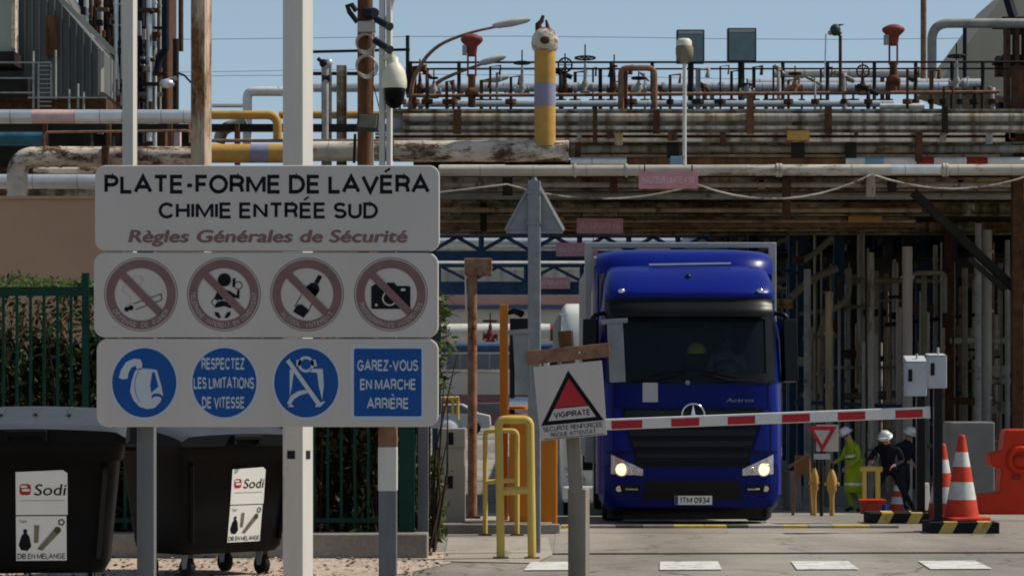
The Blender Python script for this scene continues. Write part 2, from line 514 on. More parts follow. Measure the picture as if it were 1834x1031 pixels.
# ------------------------------------------------------------------ grotesque capitals drawn as strokes
def _arc(cx, cy, rx, ry, a0, a1, n=12):
    return [(cx + rx * math.cos(R(a0 + (a1 - a0) * i / n)), cy + ry * math.sin(R(a0 + (a1 - a0) * i / n))) for i in range(n + 1)]
GLY = {
 'A': (.80, [[(0, 0), (.40, 1), (.80, 0)], [(.13, .33), (.67, .33)]]),
 'B': (.56, [[(0, 0), (0, 1), (.30, 1)] + _arc(.30, .76, .24, .24, 90, -90) + [(0, .52)], [(.30, .52)] + _arc(.32, .26, .26, .26, 90, -90) + [(0, 0)]]),
 'C': (.72, [_arc(.38, .5, .38, .5, 38, 322, 22)]),
 'D': (.66, [[(0, 0), (0, 1), (.26, 1)] + _arc(.26, .5, .40, .5, 90, -90, 18) + [(0, 0)]]),
 'E': (.54, [[(.54, 1), (0, 1), (0, 0), (.55, 0)], [(0, .52), (.50, .52)]]),
 'F': (.50, [[(.50, 1), (0, 1), (0, 0)], [(0, .50), (.44, .50)]]),
 'G': (.76, [_arc(.38, .5, .38, .5, 40, 330, 22) + [(.74, .45), (.42, .45)]]),
 'H': (.62, [[(0, 0), (0, 1)], [(.62, 0), (.62, 1)], [(0, .52), (.62, .52)]]),
 'I': (0.0, [[(0, 0), (0, 1)]]),
 'K': (.60, [[(0, 0), (0, 1)], [(.58, 1), (0, .38)], [(.20, .58), (.62, 0)]]),
 'L': (.48, [[(0, 1), (0, 0), (.50, 0)]]),
 'M': (.84, [[(0, 0), (0, 1)], [(.84, 0), (.84, 1)], [(.03, .97), (.42, .10), (.81, .97)]]),
 'N': (.64, [[(0, 0), (0, 1)], [(.64, 0), (.64, 1)], [(.02, .96), (.62, .04)]]),
 'O': (.80, [_arc(.40, .5, .40, .5, 0, 360, 28)]),
 'P': (.56, [[(0, 0), (0, 1), (.30, 1)] + _arc(.30, .73, .26, .27, 90, -90) + [(0, .46)]]),
 'Q': (.80, [_arc(.40, .5, .40, .5, 0, 360, 28), [(.48, .26), (.78, -.02)]]),
 'R': (.60, [[(0, 0), (0, 1), (.32, 1)] + _arc(.32, .74, .26, .26, 90, -90) + [(0, .48)], [(.30, .48), (.50, .40), (.54, .22), (.58, 0)]]),
 'S': (.58, [_arc(.29, .745, .27, .255, 25, 270, 14)[:-1] + _arc(.29, .255, .29, .255, 90, -158, 14)]),
 'T': (.62, [[(0, 1), (.62, 1)], [(.31, 1), (.31, 0)]]),
 'U': (.60, [[(0, 1)] + _arc(.30, .30, .30, .30, 180, 360, 14) + [(.60, 1)]]),
 'V': (.76, [[(0, 1), (.38, 0), (.76, 1)]]),
 'X': (.66, [[(0, 0), (.66, 1)], [(0, 1), (.66, 0)]]),
 'Y': (.70, [[(0, 1), (.35, .46), (.70, 1)], [(.35, .46), (.35, 0)]]),
 'Z': (.58, [[(.02, 1), (.56, 1), (0, 0), (.58, 0)]]),
 '-': (.26, [[(0, .42), (.26, .42)]]), ':': (0.0, [[(0, .02), (0, .12)], [(0, .58), (0, .68)]]), ',': (0.0, [[(.03, .08), (-.03, -.14)]]),
 '0': (.52, [_arc(.26, .5, .26, .5, 0, 360, 24)]), '1': (.26, [[(0, .74), (.22, 1), (.22, 0)]]),
 '3': (.50, [_arc(.24, .76, .22, .24, 150, -80, 12) + _arc(.24, .26, .26, .26, 80, -150, 12)]),
 '4': (.56, [[(.42, 0), (.42, 1), (0, .28), (.56, .28)]]), '5': (.52, [[(.48, 1), (.08, 1), (.04, .54)] + _arc(.24, .32, .27, .32, 110, -150, 14)]),
 '9': (.52, [_arc(.26, .70, .26, .30, 0, 360, 18), [(.52, .70), (.50, .35), (.36, .06), (.10, 0)]]),
}
GLY['É'] = (.54, GLY['E'][1] + [[(.16, 1.30), (.44, 1.54)]])
GLY['È'] = (.54, GLY['E'][1] + [[(.38, 1.30), (.10, 1.54)]])
def _thick(pts, w):
    n = len(pts); closed = n > 3 and math.hypot(pts[0][0] - pts[-1][0], pts[0][1] - pts[-1][1]) < 1e-6
    if closed: pts = pts[:-1]; n -= 1
    L, Rr = [], []
    for i, p in enumerate(pts):
        a = pts[i - 1] if (i or closed) else None
        b = pts[(i + 1) % n] if (i < n - 1 or closed) else None
        ds = []
        for q, r_ in ((a, p), (p, b)):
            if q is None or r_ is None: continue
            dx, dy = r_[0] - q[0], r_[1] - q[1]; l = math.hypot(dx, dy) or 1
            ds.append((dx / l, dy / l))
        if len(ds) == 1: nx, ny, k = -ds[0][1], ds[0][0], 1
        else:
            nx, ny = -(ds[0][1] + ds[1][1]), ds[0][0] + ds[1][0]; l = math.hypot(nx, ny) or 1
            nx, ny = nx / l, ny / l
            k = min(2.2, 1 / max(.2, nx * -ds[0][1] + ny * ds[0][0]))
        L.append((p[0] + nx * w / 2 * k, p[1] + ny * w / 2 * k)); Rr.append((p[0] - nx * w / 2 * k, p[1] - ny * w / 2 * k))
    vs = L + Rr; m = len(pts)
    return vs, [(i, (i + 1) % m, m + (i + 1) % m, m + i) for i in range(m if closed else m - 1)]
def strokes(string, wt=.15, gap=.085):
    """list of (verts, faces) in units of the cap height, and the total width"""
    out = []; x = 0; first = True
    for k_, ch in enumerate(string):
        if ch == ' ': x += .36; continue
        w, pl = GLY[ch]
        if not first: pass
        for q_, p in enumerate(pl):
            acc = ch in 'ÉÈ' and q_ == len(pl) - 1
            vs, fs = _thick([(a * 1.10, b * (1 - wt) + wt / 2) for a, b in p], wt * (.62 if acc else .82 if ch in 'MN' and q_ == 2 else 1))
            out.append(([(x + wt / 2 + a, b) for a, b in vs], fs))
        x += w * 1.10 + wt + gap
        nx = string[k_ + 1:k_ + 2]
        if ch + nx in ('AT', 'LT', 'TA', 'AV', 'VA', 'LA', 'PA', 'FO', 'VÉ', 'RA', 'LV', 'TT') : x -= .05
    return out, x - gap

class MB:
    def __init__(s):
        s.v, s.f, s.m, s.sm, s.mats = [], [], [], [], []
    def mi(s, mat):
        mat = MT[mat] if isinstance(mat, str) else mat
        if mat not in s.mats: s.mats.append(mat)
        return s.mats.index(mat)
    def add(s, vs, fs, mat, smooth=False):
        o = len(s.v)
        i = s.mi(mat)
        s.v.extend(Vector(v) for v in vs)
        for f in fs:
            s.f.append(tuple(o + k for k in f)); s.m.append(i); s.sm.append(smooth)
        return s
    def box(s, c, size, mat, rot=None, taper=1.0):
        c = Vector(c); hx, hy, hz = size[0] / 2, size[1] / 2, size[2] / 2
        vs = []
        for z in (-1, 1):
            k = taper if z > 0 else 1.0
            for x, y in ((-1, -1), (1, -1), (1, 1), (-1, 1)):
                vs.append(Vector((x * hx * k, y * hy * k, z * hz)))
        if rot is not None:
            m = Euler(rot).to_matrix() if not isinstance(rot, Matrix) else rot
            vs = [m @ v for v in vs]
        fs = [(3, 2, 1, 0), (4, 5, 6, 7), (0, 1, 5, 4), (1, 2, 6, 5), (2, 3, 7, 6), (3, 0, 4, 7)]
        return s.add([v + c for v in vs], fs, mat)
    def pbox(s, x0, y0, x1, y1, Y, depth, mat):
        """box whose front face spans the photo rectangle at distance Y"""
        a, b = P(x0, y1, Y), P(x1, y0, Y)
        return s.box(((a.x + b.x) / 2, Y + depth / 2, (a.z + b.z) / 2), (b.x - a.x, depth, b.z - a.z), mat)
    def bar(s, p, q, w, h, mat):
        p, q = Vector(p), Vector(q)
        d = q - p
        u, v = frame_for(d)
        vs = []
        for e in (p, q):
            for a, b in ((-1, -1), (1, -1), (1, 1), (-1, 1)):
                vs.append(e + u * a * w / 2 + v * b * h / 2)
        return s.add(vs, [(0, 1, 2, 3), (7, 6, 5, 4), (0, 4, 5, 1), (1, 5, 6, 2), (2, 6, 7, 3), (3, 7, 4, 0)], mat)
    def tube(s, pts, r, mat, n=10, caps=True, smooth=True):
        pts = [Vector(p) for p in pts]
        rs = r if isinstance(r, (list, tuple)) else [r] * len(pts)
        vs, fs = [], []
        u = None
        for i, p in enumerate(pts):
            d = (pts[min(i + 1, len(pts) - 1)] - pts[max(i - 1, 0)])
            if d.length < 1e-9: d = Vector((0, 0, 1))
            d.normalize()
            if u is None:
                u, _ = frame_for(d)
            u = (u - d * u.dot(d)).normalized()
            w = d.cross(u)
            for k in range(n):
                a = 2 * PI * k / n
                vs.append(p + (u * math.cos(a) + w * math.sin(a)) * rs[i])
        for i in range(len(pts) - 1):
            for k in range(n):
                fs.append((i * n + k, i * n + (k + 1) % n, (i + 1) * n + (k + 1) % n, (i + 1) * n + k))
        s.add(vs, fs, mat, smooth)
        if caps:
            s.add(vs[:n], [tuple(range(n - 1, -1, -1))], mat)
            s.add(vs[-n:], [tuple(range(n))], mat)
        return s
    def lathe(s, prof, mat, base=(0, 0, 0), axis=(0, 0, 1), n=20, smooth=True):
        """prof: list of (radius, height along axis)"""
        base = Vector(base); ax = Vector(axis).normalized()
        u, w = frame_for(ax)
        vs, fs = [], []
        for (r, h) in prof:
            for k in range(n):
                a = 2 * PI * k / n
                vs.append(base + ax * h + (u * math.cos(a) + w * math.sin(a)) * r)
        m = len(prof)
        for i in range(m - 1):
            for k in range(n):
                fs.append((i * n + k, i * n + (k + 1) % n, (i + 1) * n + (k + 1) % n, (i + 1) * n + k))
        s.add(vs, fs, mat, smooth)
        s.add(vs[:n], [tuple(range(n - 1, -1, -1))], mat)
        s.add(vs[-n:], [tuple(range(n))], mat)
        return s
    def ball(s, c, r, mat, n=14, sc=(1, 1, 1), smooth=True, z0=-1.0, z1=1.0):
        c = Vector(c)
        m = max(6, n // 2 + 1)
        vs, fs = [], []
        a0, a1 = math.asin(z0), math.asin(z1)
        for i in range(m + 1):
            t = a0 + (a1 - a0) * i / m
            for k in range(n):
                a = 2 * PI * k / n
                vs.append(c + Vector((math.cos(t) * math.cos(a) * r * sc[0], math.cos(t) * math.sin(a) * r * sc[1], math.sin(t) * r * sc[2])))
        for i in range(m):
            for k in range(n):
                fs.append((i * n + k, i * n + (k + 1) % n, (i + 1) * n + (k + 1) % n, (i + 1) * n + k))
        return s.add(vs, fs, mat, smooth)
    def torus(s, c, R0, r, mat, axis=(0, 0, 1), n=24, k=8, a0=0, a1=2 * PI):
        c = Vector(c); u, w = frame_for(Vector(axis))
        pts = [c + (u * math.cos(a0 + (a1 - a0) * i / n) + w * math.sin(a0 + (a1 - a0) * i / n)) * R0 for i in range(n + 1)]
        return s.tube(pts, r, mat, n=k)
    def prism(s, pts, vec, mat):
        """planar polygon pushed along vec"""
        pts = [Vector(p) for p in pts]; n = len(pts); vec = Vector(vec)
        vs = pts + [p + vec for p in pts]
        fs = [tuple(range(n)), tuple(range(2 * n - 1, n - 1, -1))]
        for i in range(n):
            j = (i + 1) % n
            fs.append((i, n + i, n + j, j))
        return s.add(vs, fs, mat)
    def grid(s, rows, mat, smooth=True):
        n = len(rows[0])
        vs = [p for r in rows for p in r]
        fs = []
        for i in range(len(rows) - 1):
            for k in range(n - 1):
                fs.append((i * n + k, i * n + k + 1, (i + 1) * n + k + 1, (i + 1) * n + k))
        return s.add(vs, fs, mat, smooth)
    def text(s, string, mat, O, U, V, width, cap, bold=0.01, shear=0.0, N=None):
        """lettering on a plane: O left end of the baseline, U right, V up"""
        vs, fs = text_shape(string, 0.0)
        if not vs: return s
        x0 = min(v[0] for v in vs); x1 = max(v[0] for v in vs)
        ky = cap / cap_h(0.0)
        kx = width / max(1e-6, x1 - x0) if width else ky
        O, U, V = Vector(O), Vector(U), Vector(V)
        return s.add([O + U * ((v[0] - x0) * kx + shear * v[1] * ky) + V * (v[1] * ky) for v in vs], fs, mat)
    def build(s, name, parent=None, loc=None, bevel=0.0, seg=2, fix=True, **kw):
        me = bpy.data.meshes.new(name)
        if loc is None:
            if parent is not None: loc = None
            else:
                xs = [v.x for v in s.v]; ys = [v.y for v in s.v]; zs = [v.z for v in s.v]
                loc = Vector(((min(xs) + max(xs)) / 2, (min(ys) + max(ys)) / 2, min(zs)))
        off = wloc(parent) if parent is not None else Vector(loc)
        me.from_pydata([v - off for v in s.v], [], s.f)
        for m in s.mats: me.materials.append(m)
        for p, i, k in zip(me.polygons, s.m, s.sm):
            p.material_index = i
            p.use_smooth = k
        if fix:
            bm = bmesh.new(); bm.from_mesh(me)
            bmesh.ops.recalc_face_normals(bm, faces=bm.faces)
            bm.to_mesh(me); bm.free()
        me.update()
        o = bpy.data.objects.new(name, me)
        COL.objects.link(o)
        if parent is not None: o.parent = parent
        else: o.location = off
        if bevel > 0:
            b = o.modifiers.new('bevel', 'BEVEL')
            b.width = bevel; b.segments = seg; b.limit_method = 'ANGLE'; b.angle_limit = R(40)
        return tag(o, **kw)

class Sheet:
    """flat printed layers on a plane given by a mapping (u,v)->point and an outward normal"""
    def __init__(s, mb, f, normal, step=0.0012):
        s.mb, s.f, s.n, s.step = mb, f, Vector(normal), step
    def pt(s, u, v, l):
        return s.f(u, v) + s.n * (s.step * (l + 1))
    def poly(s, pts, mat, l):
        s.mb.add([s.pt(u, v, l) for u, v in pts], [tuple(range(len(pts)))], mat)
    def disc(s, c, r, mat, l, n=40, ry=None, a0=0, a1=2 * PI):
        ry = ry or r
        full = abs(a1 - a0 - 2 * PI) < 1e-6
        k = n if full else n + 1
        s.poly([(c[0] + r * math.cos(a0 + (a1 - a0) * i / n), c[1] + ry * math.sin(a0 + (a1 - a0) * i / n)) for i in range(k)], mat, l)
    def ring(s, c, r0, r1, mat, l, n=48, a0=0, a1=2 * PI):
        vs, fs = [], []
        for i in range(n + 1):
            a = a0 + (a1 - a0) * i / n
            for r in (r0, r1):
                vs.append(s.pt(c[0] + r * math.cos(a), c[1] + r * math.sin(a), l))
        for i in range(n):
            fs.append((2 * i, 2 * i + 1, 2 * i + 3, 2 * i + 2))
        s.mb.add(vs, fs, mat)
    def line(s, p, q, w, mat, l):
        dx, dy = q[0] - p[0], q[1] - p[1]
        L = math.hypot(dx, dy); nx, ny = -dy / L * w / 2, dx / L * w / 2
        s.poly([(p[0] + nx, p[1] + ny), (q[0] + nx, q[1] + ny), (q[0] - nx, q[1] - ny), (p[0] - nx, p[1] - ny)], mat, l)
    def rrect(s, x0, y0, x1, y1, r, mat, l):
        s.poly(rrect(x0, y0, x1, y1, r), mat, l)
    def text(s, string, mat, x0, x1, base, cap, l, bold=0.01, shear=0.0, flip=-1):
        """coordinates in sheet units; flip=-1 when v grows downwards"""
        vs, fs = text_shape(string, 0.0)
        a = min(v[0] for v in vs); b = max(v[0] for v in vs)
        ky = cap / cap_h(0.0); kx = (x1 - x0) / (b - a)
        e = bold * cap * 0.9
        for i, (ex, ey) in enumerate(((0, 0), (e, 0), (-e, 0), (0, e * .6), (0, -e * .6))[:5 if bold > 0 else 1]):
            s.mb.add([s.pt(x0 + ex + (v[0] - a) * kx + shear * v[1] * ky, base + ey + flip * v[1] * ky, l + 0.12 * i) for v in vs], fs, mat)
    def caps(s, string, mat, x0, x1, base, cap, l, wt=.15, flip=-1):
        parts, w = strokes(string, wt)
        kx = (x1 - x0) / w
        for i, (vs, fs) in enumerate(parts):
            s.mb.add([s.pt(x0 + a * kx, base + flip * b * cap, l + .02 * (i % 7)) for a, b in vs], fs, mat)
    def arc_text(s, string, mat, c, r, a_left, a_right, cap, l, bold=0.005):
        """letters along the lower arc, v grows downwards; angles measured from straight down, left negative"""
        n = len(string)
        for i, ch in enumerate(string):
            if ch == ' ': continue
            th = a_left + (a_right - a_left) * (i + 0.5) / n
            parts, w = strokes(ch, .15)
            x0, x1, k = 0, w, cap
            bx, by = c[0] + r * math.sin(th), c[1] + r * math.cos(th)
            ux, uy = math.cos(th), -math.sin(th)
            vx, vy = -math.sin(th), -math.cos(th)
            kx = k * min(.9, 2 * PI * r * (a_right - a_left) / (2 * PI) / n / (w + .2) / k)
            for j, (vs, fs) in enumerate(parts):
                out = []
                for v in vs:
                    a = (v[0] - (x0 + x1) / 2) * kx; b = v[1] * k
                    out.append(s.pt(bx + ux * a + vx * b, by + uy * a + vy * b, l + .02 * j))
                s.mb.add(out, fs, mat)

def rrect(x0, y0, x1, y1, r, n=5):
    out = []
    for cx, cy, a in ((x1 - r, y0 + r, -90), (x1 - r, y1 - r, 0), (x0 + r, y1 - r, 90), (x0 + r, y0 + r, 180)):
        for i in range(n + 1):
            t = R(a + 90 * i / n)
            out.append((cx + r * math.cos(t), cy + r * math.sin(t)))
    return out

# ================================================================== SETTING
def strip(name, mat, rows, label=None):
    mb = MB()
    mb.grid(rows, mat, smooth=False)
    return mb.build(name, kind='structure', loc=(0, 0, 0))

# one sheet of worn concrete road and yard that dips behind the gate and runs to the horizon
ys = [-60, 0, 15, 25, 30, 36, 40, 44, 48, 52, 56, 60, 75, 90, 110, 150, 200, 400, 1200, 4500]
xs = [-3000, -400, -60, -20, -5, 5, 20, 60, 400, 3000]
strip('ground', 'road', [[Vector((x, y, gz(y))) for x in xs] for y in ys])

# dusty verge in front of the fence and bins
def flat(name, mat, pts, z, kind='structure', th=0.0):
    mb = MB()
    if th: mb.prism([(x, y, z - th) for x, y in pts], (0, 0, th), mat)
    else: mb.add([(x, y, z) for x, y in pts], [tuple(range(len(pts)))], mat)
    return mb.build(name, kind=kind, loc=(0, 0, 0))
flat('dirt_verge', 'dirt', [(-9, 14), (-1.2, 14), (-1.35, 24.6), (-0.95, 25.8), (-0.65, 27.0), (-0.75, 28.9), (-9, 28.9)], 0.006)
flat('pavement', 'slab', [(-0.74, 27.2), (0.25, 26.9), (0.45, 28.3), (0.45, 31.9), (-0.80, 31.9)], 0.010)
# raised island carrying the barrier cabinet and kiosk
mb = MB()
mb.prism([(-1.3, 33.0, 0.0), (0.52, 33.0, 0.0), (0.52, 36.0, 0.0), (-1.3, 36.0, 0.0)], (0, 0, 0.13), 'slab')
mb.prism([(-1.3, 32.86, 0.0), (0.62, 32.86, 0.0), (0.62, 32.997, 0.0), (-1.3, 32.997, 0.0)], (0, 0, 0.125), 'kerb_stone')
mb.build('kerb_island', kind='structure', bevel=0.012)

flat('gate_apron', 'apron', [(0.47, 28.7), (14, 29.35), (14, 35.6), (0.63, 35.6)], 0.005)
# drain joint across the gate
flat('drain_channel', 'drain', [(0.30, 28.45), (14, 29.1), (14, 29.23), (0.30, 28.58)], 0.008)

# zebra bars
for k, x0 in enumerate((0.12, 1.50, 2.90, 4.27, 5.65, 7.05)):
    flat('crossing_bar', 'mark_white', [(x0, 25.75 + x0 * .04), (x0 + 0.64, 25.80 + x0 * .04), (x0 + 0.70, 27.1 + x0 * .04), (x0 + 0.08, 27.05 + x0 * .04)], 0.012)

# yellow and black painted kerb strip under the raised arm
mb = MB()
x = 0.66
i = 0
rr = random.Random(3)
while x < 4.9:
    w = rr.uniform(0.28, 0.5)
    col = ('kerb_yellow', 'kerb_stone', 'kerb_black', 'kerb_stone')[i % 4] if i % 5 else 'kerb_yellow'
    mb.box((x + w / 2, 34.3, 0.022), (w, 0.22, 0.044), col)
    x += w + 0.003; i += 1
tag(mb.build('painted_kerb', bevel=0.01), 'low worn kerb strip painted yellow and black across the lane in front of the blue truck', 'kerb')

# leaf litter and pebbles on the verge
mb = MB()
for i in range(2600):
    x = rnd.uniform(-5.4, -0.7); y = rnd.uniform(21, 28.6)
    if x > -1.4 and y < 25: continue
    a = rnd.uniform(0, PI); s = rnd.uniform(0.008, 0.03)
    h = 0.012 + rnd.uniform(0, 0.012)
    u = Vector((math.cos(a), math.sin(a), rnd.uniform(-.4, .4))) * s; v = Vector((-math.sin(a), math.cos(a), rnd.uniform(-.4, .4))) * s * 0.6
    c = Vector((x, y, h))
    mb.add([c - u - v, c + u - v, c + u + v, c - u + v], [(0, 1, 2, 3)], rnd.choice(['leaf_dry', 'dirt', 'twig', 'dirt', 'block_grey']))
mb.build('leaf_litter', loc=(0, 0, 0), fix=False, kind='stuff', label='dry leaves and small stones scattered on the dusty verge by the bins', cat='leaf litter')

# ================================================================== ENTRANCE SIGN
YS = 16.25
sg = thing('entrance_sign', 'large three-panel off-white site rules sign with black heading and round pictograms on grey posts', 'sign', (P(478, 0, YS).x, YS, 0))
def post(px0, px1, Y, z0, z1, mat, name, parent, extra=None):
    m = MB()
    a, b = P(px0, 0, Y).x, P(px1, 0, Y).x
    m.box(((a + b) / 2, Y + (b - a) / 2, (z0 + z1) / 2), (b - a, b - a, z1 - z0), mat)
    if extra:
        for (p0, p1, mt) in extra:
            za, zb = P(0, p1, Y).z, P(0, p0, Y).z
            m.box(((a + b) / 2, Y + (b - a) / 2, (za + zb) / 2), (b - a + 0.006, b - a + 0.006, zb - za), mt)
    return m.build(name, parent, bevel=0.006)
post(245, 276, YS + 0.11, 0, 3.2, 'pole_grey', 'post', sg)
post(678, 710, YS + 0.11, 0, 3.2, 'pole_grey', 'post', sg, [(765, 800, 'rust_rail'), (800, 879, 'pole_white')])['label'] = 'grey post with a white painted band'

fS = lambda u, v: P(u, v, YS)
def panel(x0, y0, x1, y1, r):
    m = MB()
    pts = [fS(u, v) for u, v in rrect(x0, y0, x1, y1, r)]
    m.prism(pts, (0, 0.075, 0), 'sign_white')
    return m.build('panel', sg, bevel=0.008, seg=3)
p1 = panel(170, 296, 787, 449, 18)
p2 = panel(168, 452, 785, 604, 20)
p3 = panel(173, 606, 785, 764, 20)
N0 = (0, -1, 0)
m = MB(); S = Sheet(m, fS, N0)
S.caps('PLATE-FORME DE LAVÉRA', 'ink', 187, 770, 347, 34, 0, wt=.20)
m.build('lettering', p1, fix=False)
m = MB(); S = Sheet(m, fS, N0)
S.caps('CHIMIE ENTRÉE SUD', 'ink', 284, 677, 391.5, 29, 0, wt=.19)
m.build('lettering', p1, fix=False)
m = MB(); S = Sheet(m, fS, N0)
S.text('Règles Générales de Sécurité', 'faded_red', 231, 727, 433.5, 21, 0, bold=0.085, shear=0.22)
m.build('lettering', p1, fix=False)

def ring_sign(c, words, a):
    m = MB(); S = Sheet(m, fS, N0)
    S.ring(c, 64.5, 66, 'faded_red', 0)
    S.ring(c, 47, 62.5, 'faded_red', 1)
    S.arc_text(words, 'pale_ink', c, 59.3, -a, a, 8.6, 3)
    return m, S
def slash(S, c):
    S.line((c[0] - 34, c[1] - 36), (c[0] + 34, c[1] + 33), 13.5, 'faded_red', 4)
# cigarette
c = (252.5, 527); m, S = ring_sign(c, 'DEFENSE DE FUMER', 1.05)
S.disc((227, 553.5), 4.3, 'ink', 2); S.disc((234.5, 551), 4.6, 'ink', 2)
S.line((239, 544), (289, 526), 1.4, 'ink', 2); S.line((243, 554), (290, 537), 1.4, 'ink', 2)
S.line((289, 526), (290, 537), 1.4, 'ink', 2)
S.ring((224, 537), 9.5, 11, 'pale_ink', 2, a0=R(-60), a1=R(80)); S.ring((247, 503), 8, 9.5, 'pale_ink', 2)
S.ring((229, 518), 8, 9.5, 'pale_ink', 2, a0=R(100), a1=R(300))
slash(S, c); m.build('pictogram', p2, fix=False, label='round red prohibition pictogram with a smoking cigarette')
# phone while driving
c = (401, 527); m, S = ring_sign(c, 'TELEPHONE INTERDIT EN CONDUISANT', 1.65)
S.disc((402, 501), 11.8, 'ink', 2)
S.poly([(417, 498), (422, 498), (421, 514), (416, 514)], 'ink', 2)
S.ring((427, 511), 6, 7.4, 'ink', 2)
S.poly([(383, 536), (388, 524), (397, 517), (412, 521), (424, 529), (425, 519), (429, 519), (429, 535), (421, 533), (405, 530), (398, 537)], 'ink', 2)
S.poly([(384, 551), (388, 542), (397, 538), (410, 541), (417, 548), (413, 552), (402, 548), (393, 550)], 'ink', 2)
S.ring((385, 541), 5, 6.3, 'ink', 2)
S.poly([(384, 558), (391, 559), (396, 568), (392, 570), (386, 565)], 'ink', 2)
S.poly([(414, 558), (407, 559), (402, 568), (406, 570), (412, 565)], 'ink', 2)
slash(S, c); m.build('pictogram', p2, fix=False, label='round red prohibition pictogram with a driver holding a telephone')
# bottle
c = (550, 527); m, S = ring_sign(c, 'ALCOOL INTERDIT', 0.95)
S.poly([(570, 492), (577, 495), (570, 509), (563, 505)], 'ink', 2)
S.disc((561, 517), 11, 'ink', 2)
S.poly([(549, 511), (572, 521), (565, 531), (546, 521)], 'ink', 2)
S.line((540, 528), (528, 549), 1.4, 'ink', 2); S.line((560, 541), (551, 560), 1.4, 'ink', 2)
S.poly([(532, 546), (553, 556), (544, 569), (525, 558)], 'ink', 2)
S.poly([(533, 545), (541, 545), (553, 555), (541, 553)], 'ink', 3)
slash(S, c); m.build('pictogram', p2, fix=False, label='round red prohibition pictogram with a bottle')
# camera
c = (700, 527); m, S = ring_sign(c, 'PHOTOGRAPHIES INTERDITES', 1.3)
S.poly([(665, 513), (668, 511), (673, 508), (691, 511), (694, 506), (706, 506), (711, 512), (733, 512), (735, 514), (735, 551), (733, 553), (667, 553), (665, 551)], 'ink', 2)
S.ring((698, 534), 11, 13.5, 'sign_white', 3)
S.rrect(718, 516.5, 726, 521, 1.5, 'sign_white', 3); S.disc((674, 546), 2.4, 'sign_white', 3)
slash(S, c); m.build('pictogram', p2, fix=False, label='round red prohibition pictogram with a camera')

def blue_disc(c):
    m = MB(); S = Sheet(m, fS, N0)
    S.disc(c, 61.5, 'sign_pale', 0, ry=66); S.disc(c, 57.5, 'sign_blue', 1, ry=62)
    return m, S
c = (258.5, 685); m, S = blue_disc(c)
S.poly([(213, 676), (217, 662), (226, 648), (240, 642), (252, 643), (255, 652), (254, 661), (246, 662), (243, 654), (235, 658), (230, 668), (229, 677), (220, 679)], 'sign_pale', 2)
S.poly([(242, 664), (250, 659), (266, 660), (281, 662), (289, 690), (292, 706), (287, 720), (277, 730), (264, 732), (250, 728), (239, 716), (233, 700), (236, 682)], 'sign_pale', 2)
S.poly([(273, 666), (277, 666), (284, 692), (271, 703), (269, 690)], 'sign_blue', 3)
S.disc((281, 710), 9.5, 'sign_blue', 3, ry=6); S.disc((281, 713), 7.5, 'sign_pale', 4, ry=3.6)
S.ring((290, 690), 48, 49, 'sign_blue', 3, a0=R(145), a1=R(212))
m.build('pictogram', p3, fix=False, label='round blue obligation pictogram with a protective mask')
c = (402, 685); m, S = blue_disc(c)
S.caps('RESPECTEZ', 'sign_pale', 361, 438, 661.5, 21, 2, wt=.18)
S.caps('LES LIMITATIONS', 'sign_pale', 347, 455, 696, 21, 2, wt=.18)
S.caps('DE VITESSE', 'sign_pale', 362, 438, 731, 21, 2, wt=.18)
m.build('pictogram', p3, fix=False, label='round blue disc with the words Respectez les limitations de vitesse')
c = (548.5, 685); m, S = blue_disc(c)
S.disc((548, 652), 14.5, 'sign_pale', 2); S.disc((548, 652), 9.5, 'sign_blue', 3)
S.poly([(531, 644), (540, 644), (538, 654), (531, 656)], 'sign_pale', 2); S.poly([(565, 644), (556, 644), (558, 654), (568, 656)], 'sign_pale', 2)
S.poly([(519, 661), (527, 661), (523, 690), (519, 711)], 'sign_pale', 2)
S.poly([(556, 660), (578, 660), (580, 690), (577, 716), (571, 690), (568, 667), (556, 666)], 'sign_pale', 2)
S.line((516, 644), (571, 722), 9, 'sign_pale', 5); S.line((520, 643), (575, 720), 1.6, 'sign_blue', 6)
S.poly([(514, 722), (521, 708), (534, 700), (551, 697), (553, 703), (538, 707), (527, 714), (520, 725)], 'sign_pale', 2)
S.poly([(515, 728), (521, 722), (527, 728)], 'sign_pale', 2); S.poly([(564, 728), (569, 720), (583, 718), (574, 728)], 'sign_pale', 2)
m.build('pictogram', p3, fix=False, label='round blue obligation pictogram with a seat belt')
m = MB(); S = Sheet(m, fS, N0)
S.rrect(628, 617, 761, 751, 6, 'sign_pale', 0); S.rrect(634, 624, 755, 745, 3, 'sign_blue', 1)
S.caps('GAREZ-VOUS', 'sign_pale', 640, 749, 664, 20, 2, wt=.18)
S.caps('EN MARCHE', 'sign_pale', 645, 745, 698, 20, 2, wt=.18)
S.caps('ARRIÈRE', 'sign_pale', 657, 732, 732, 20, 2, wt=.18)
m.build('pictogram', p3, fix=False, label='square blue panel with the words Garez-vous en marche arrière')

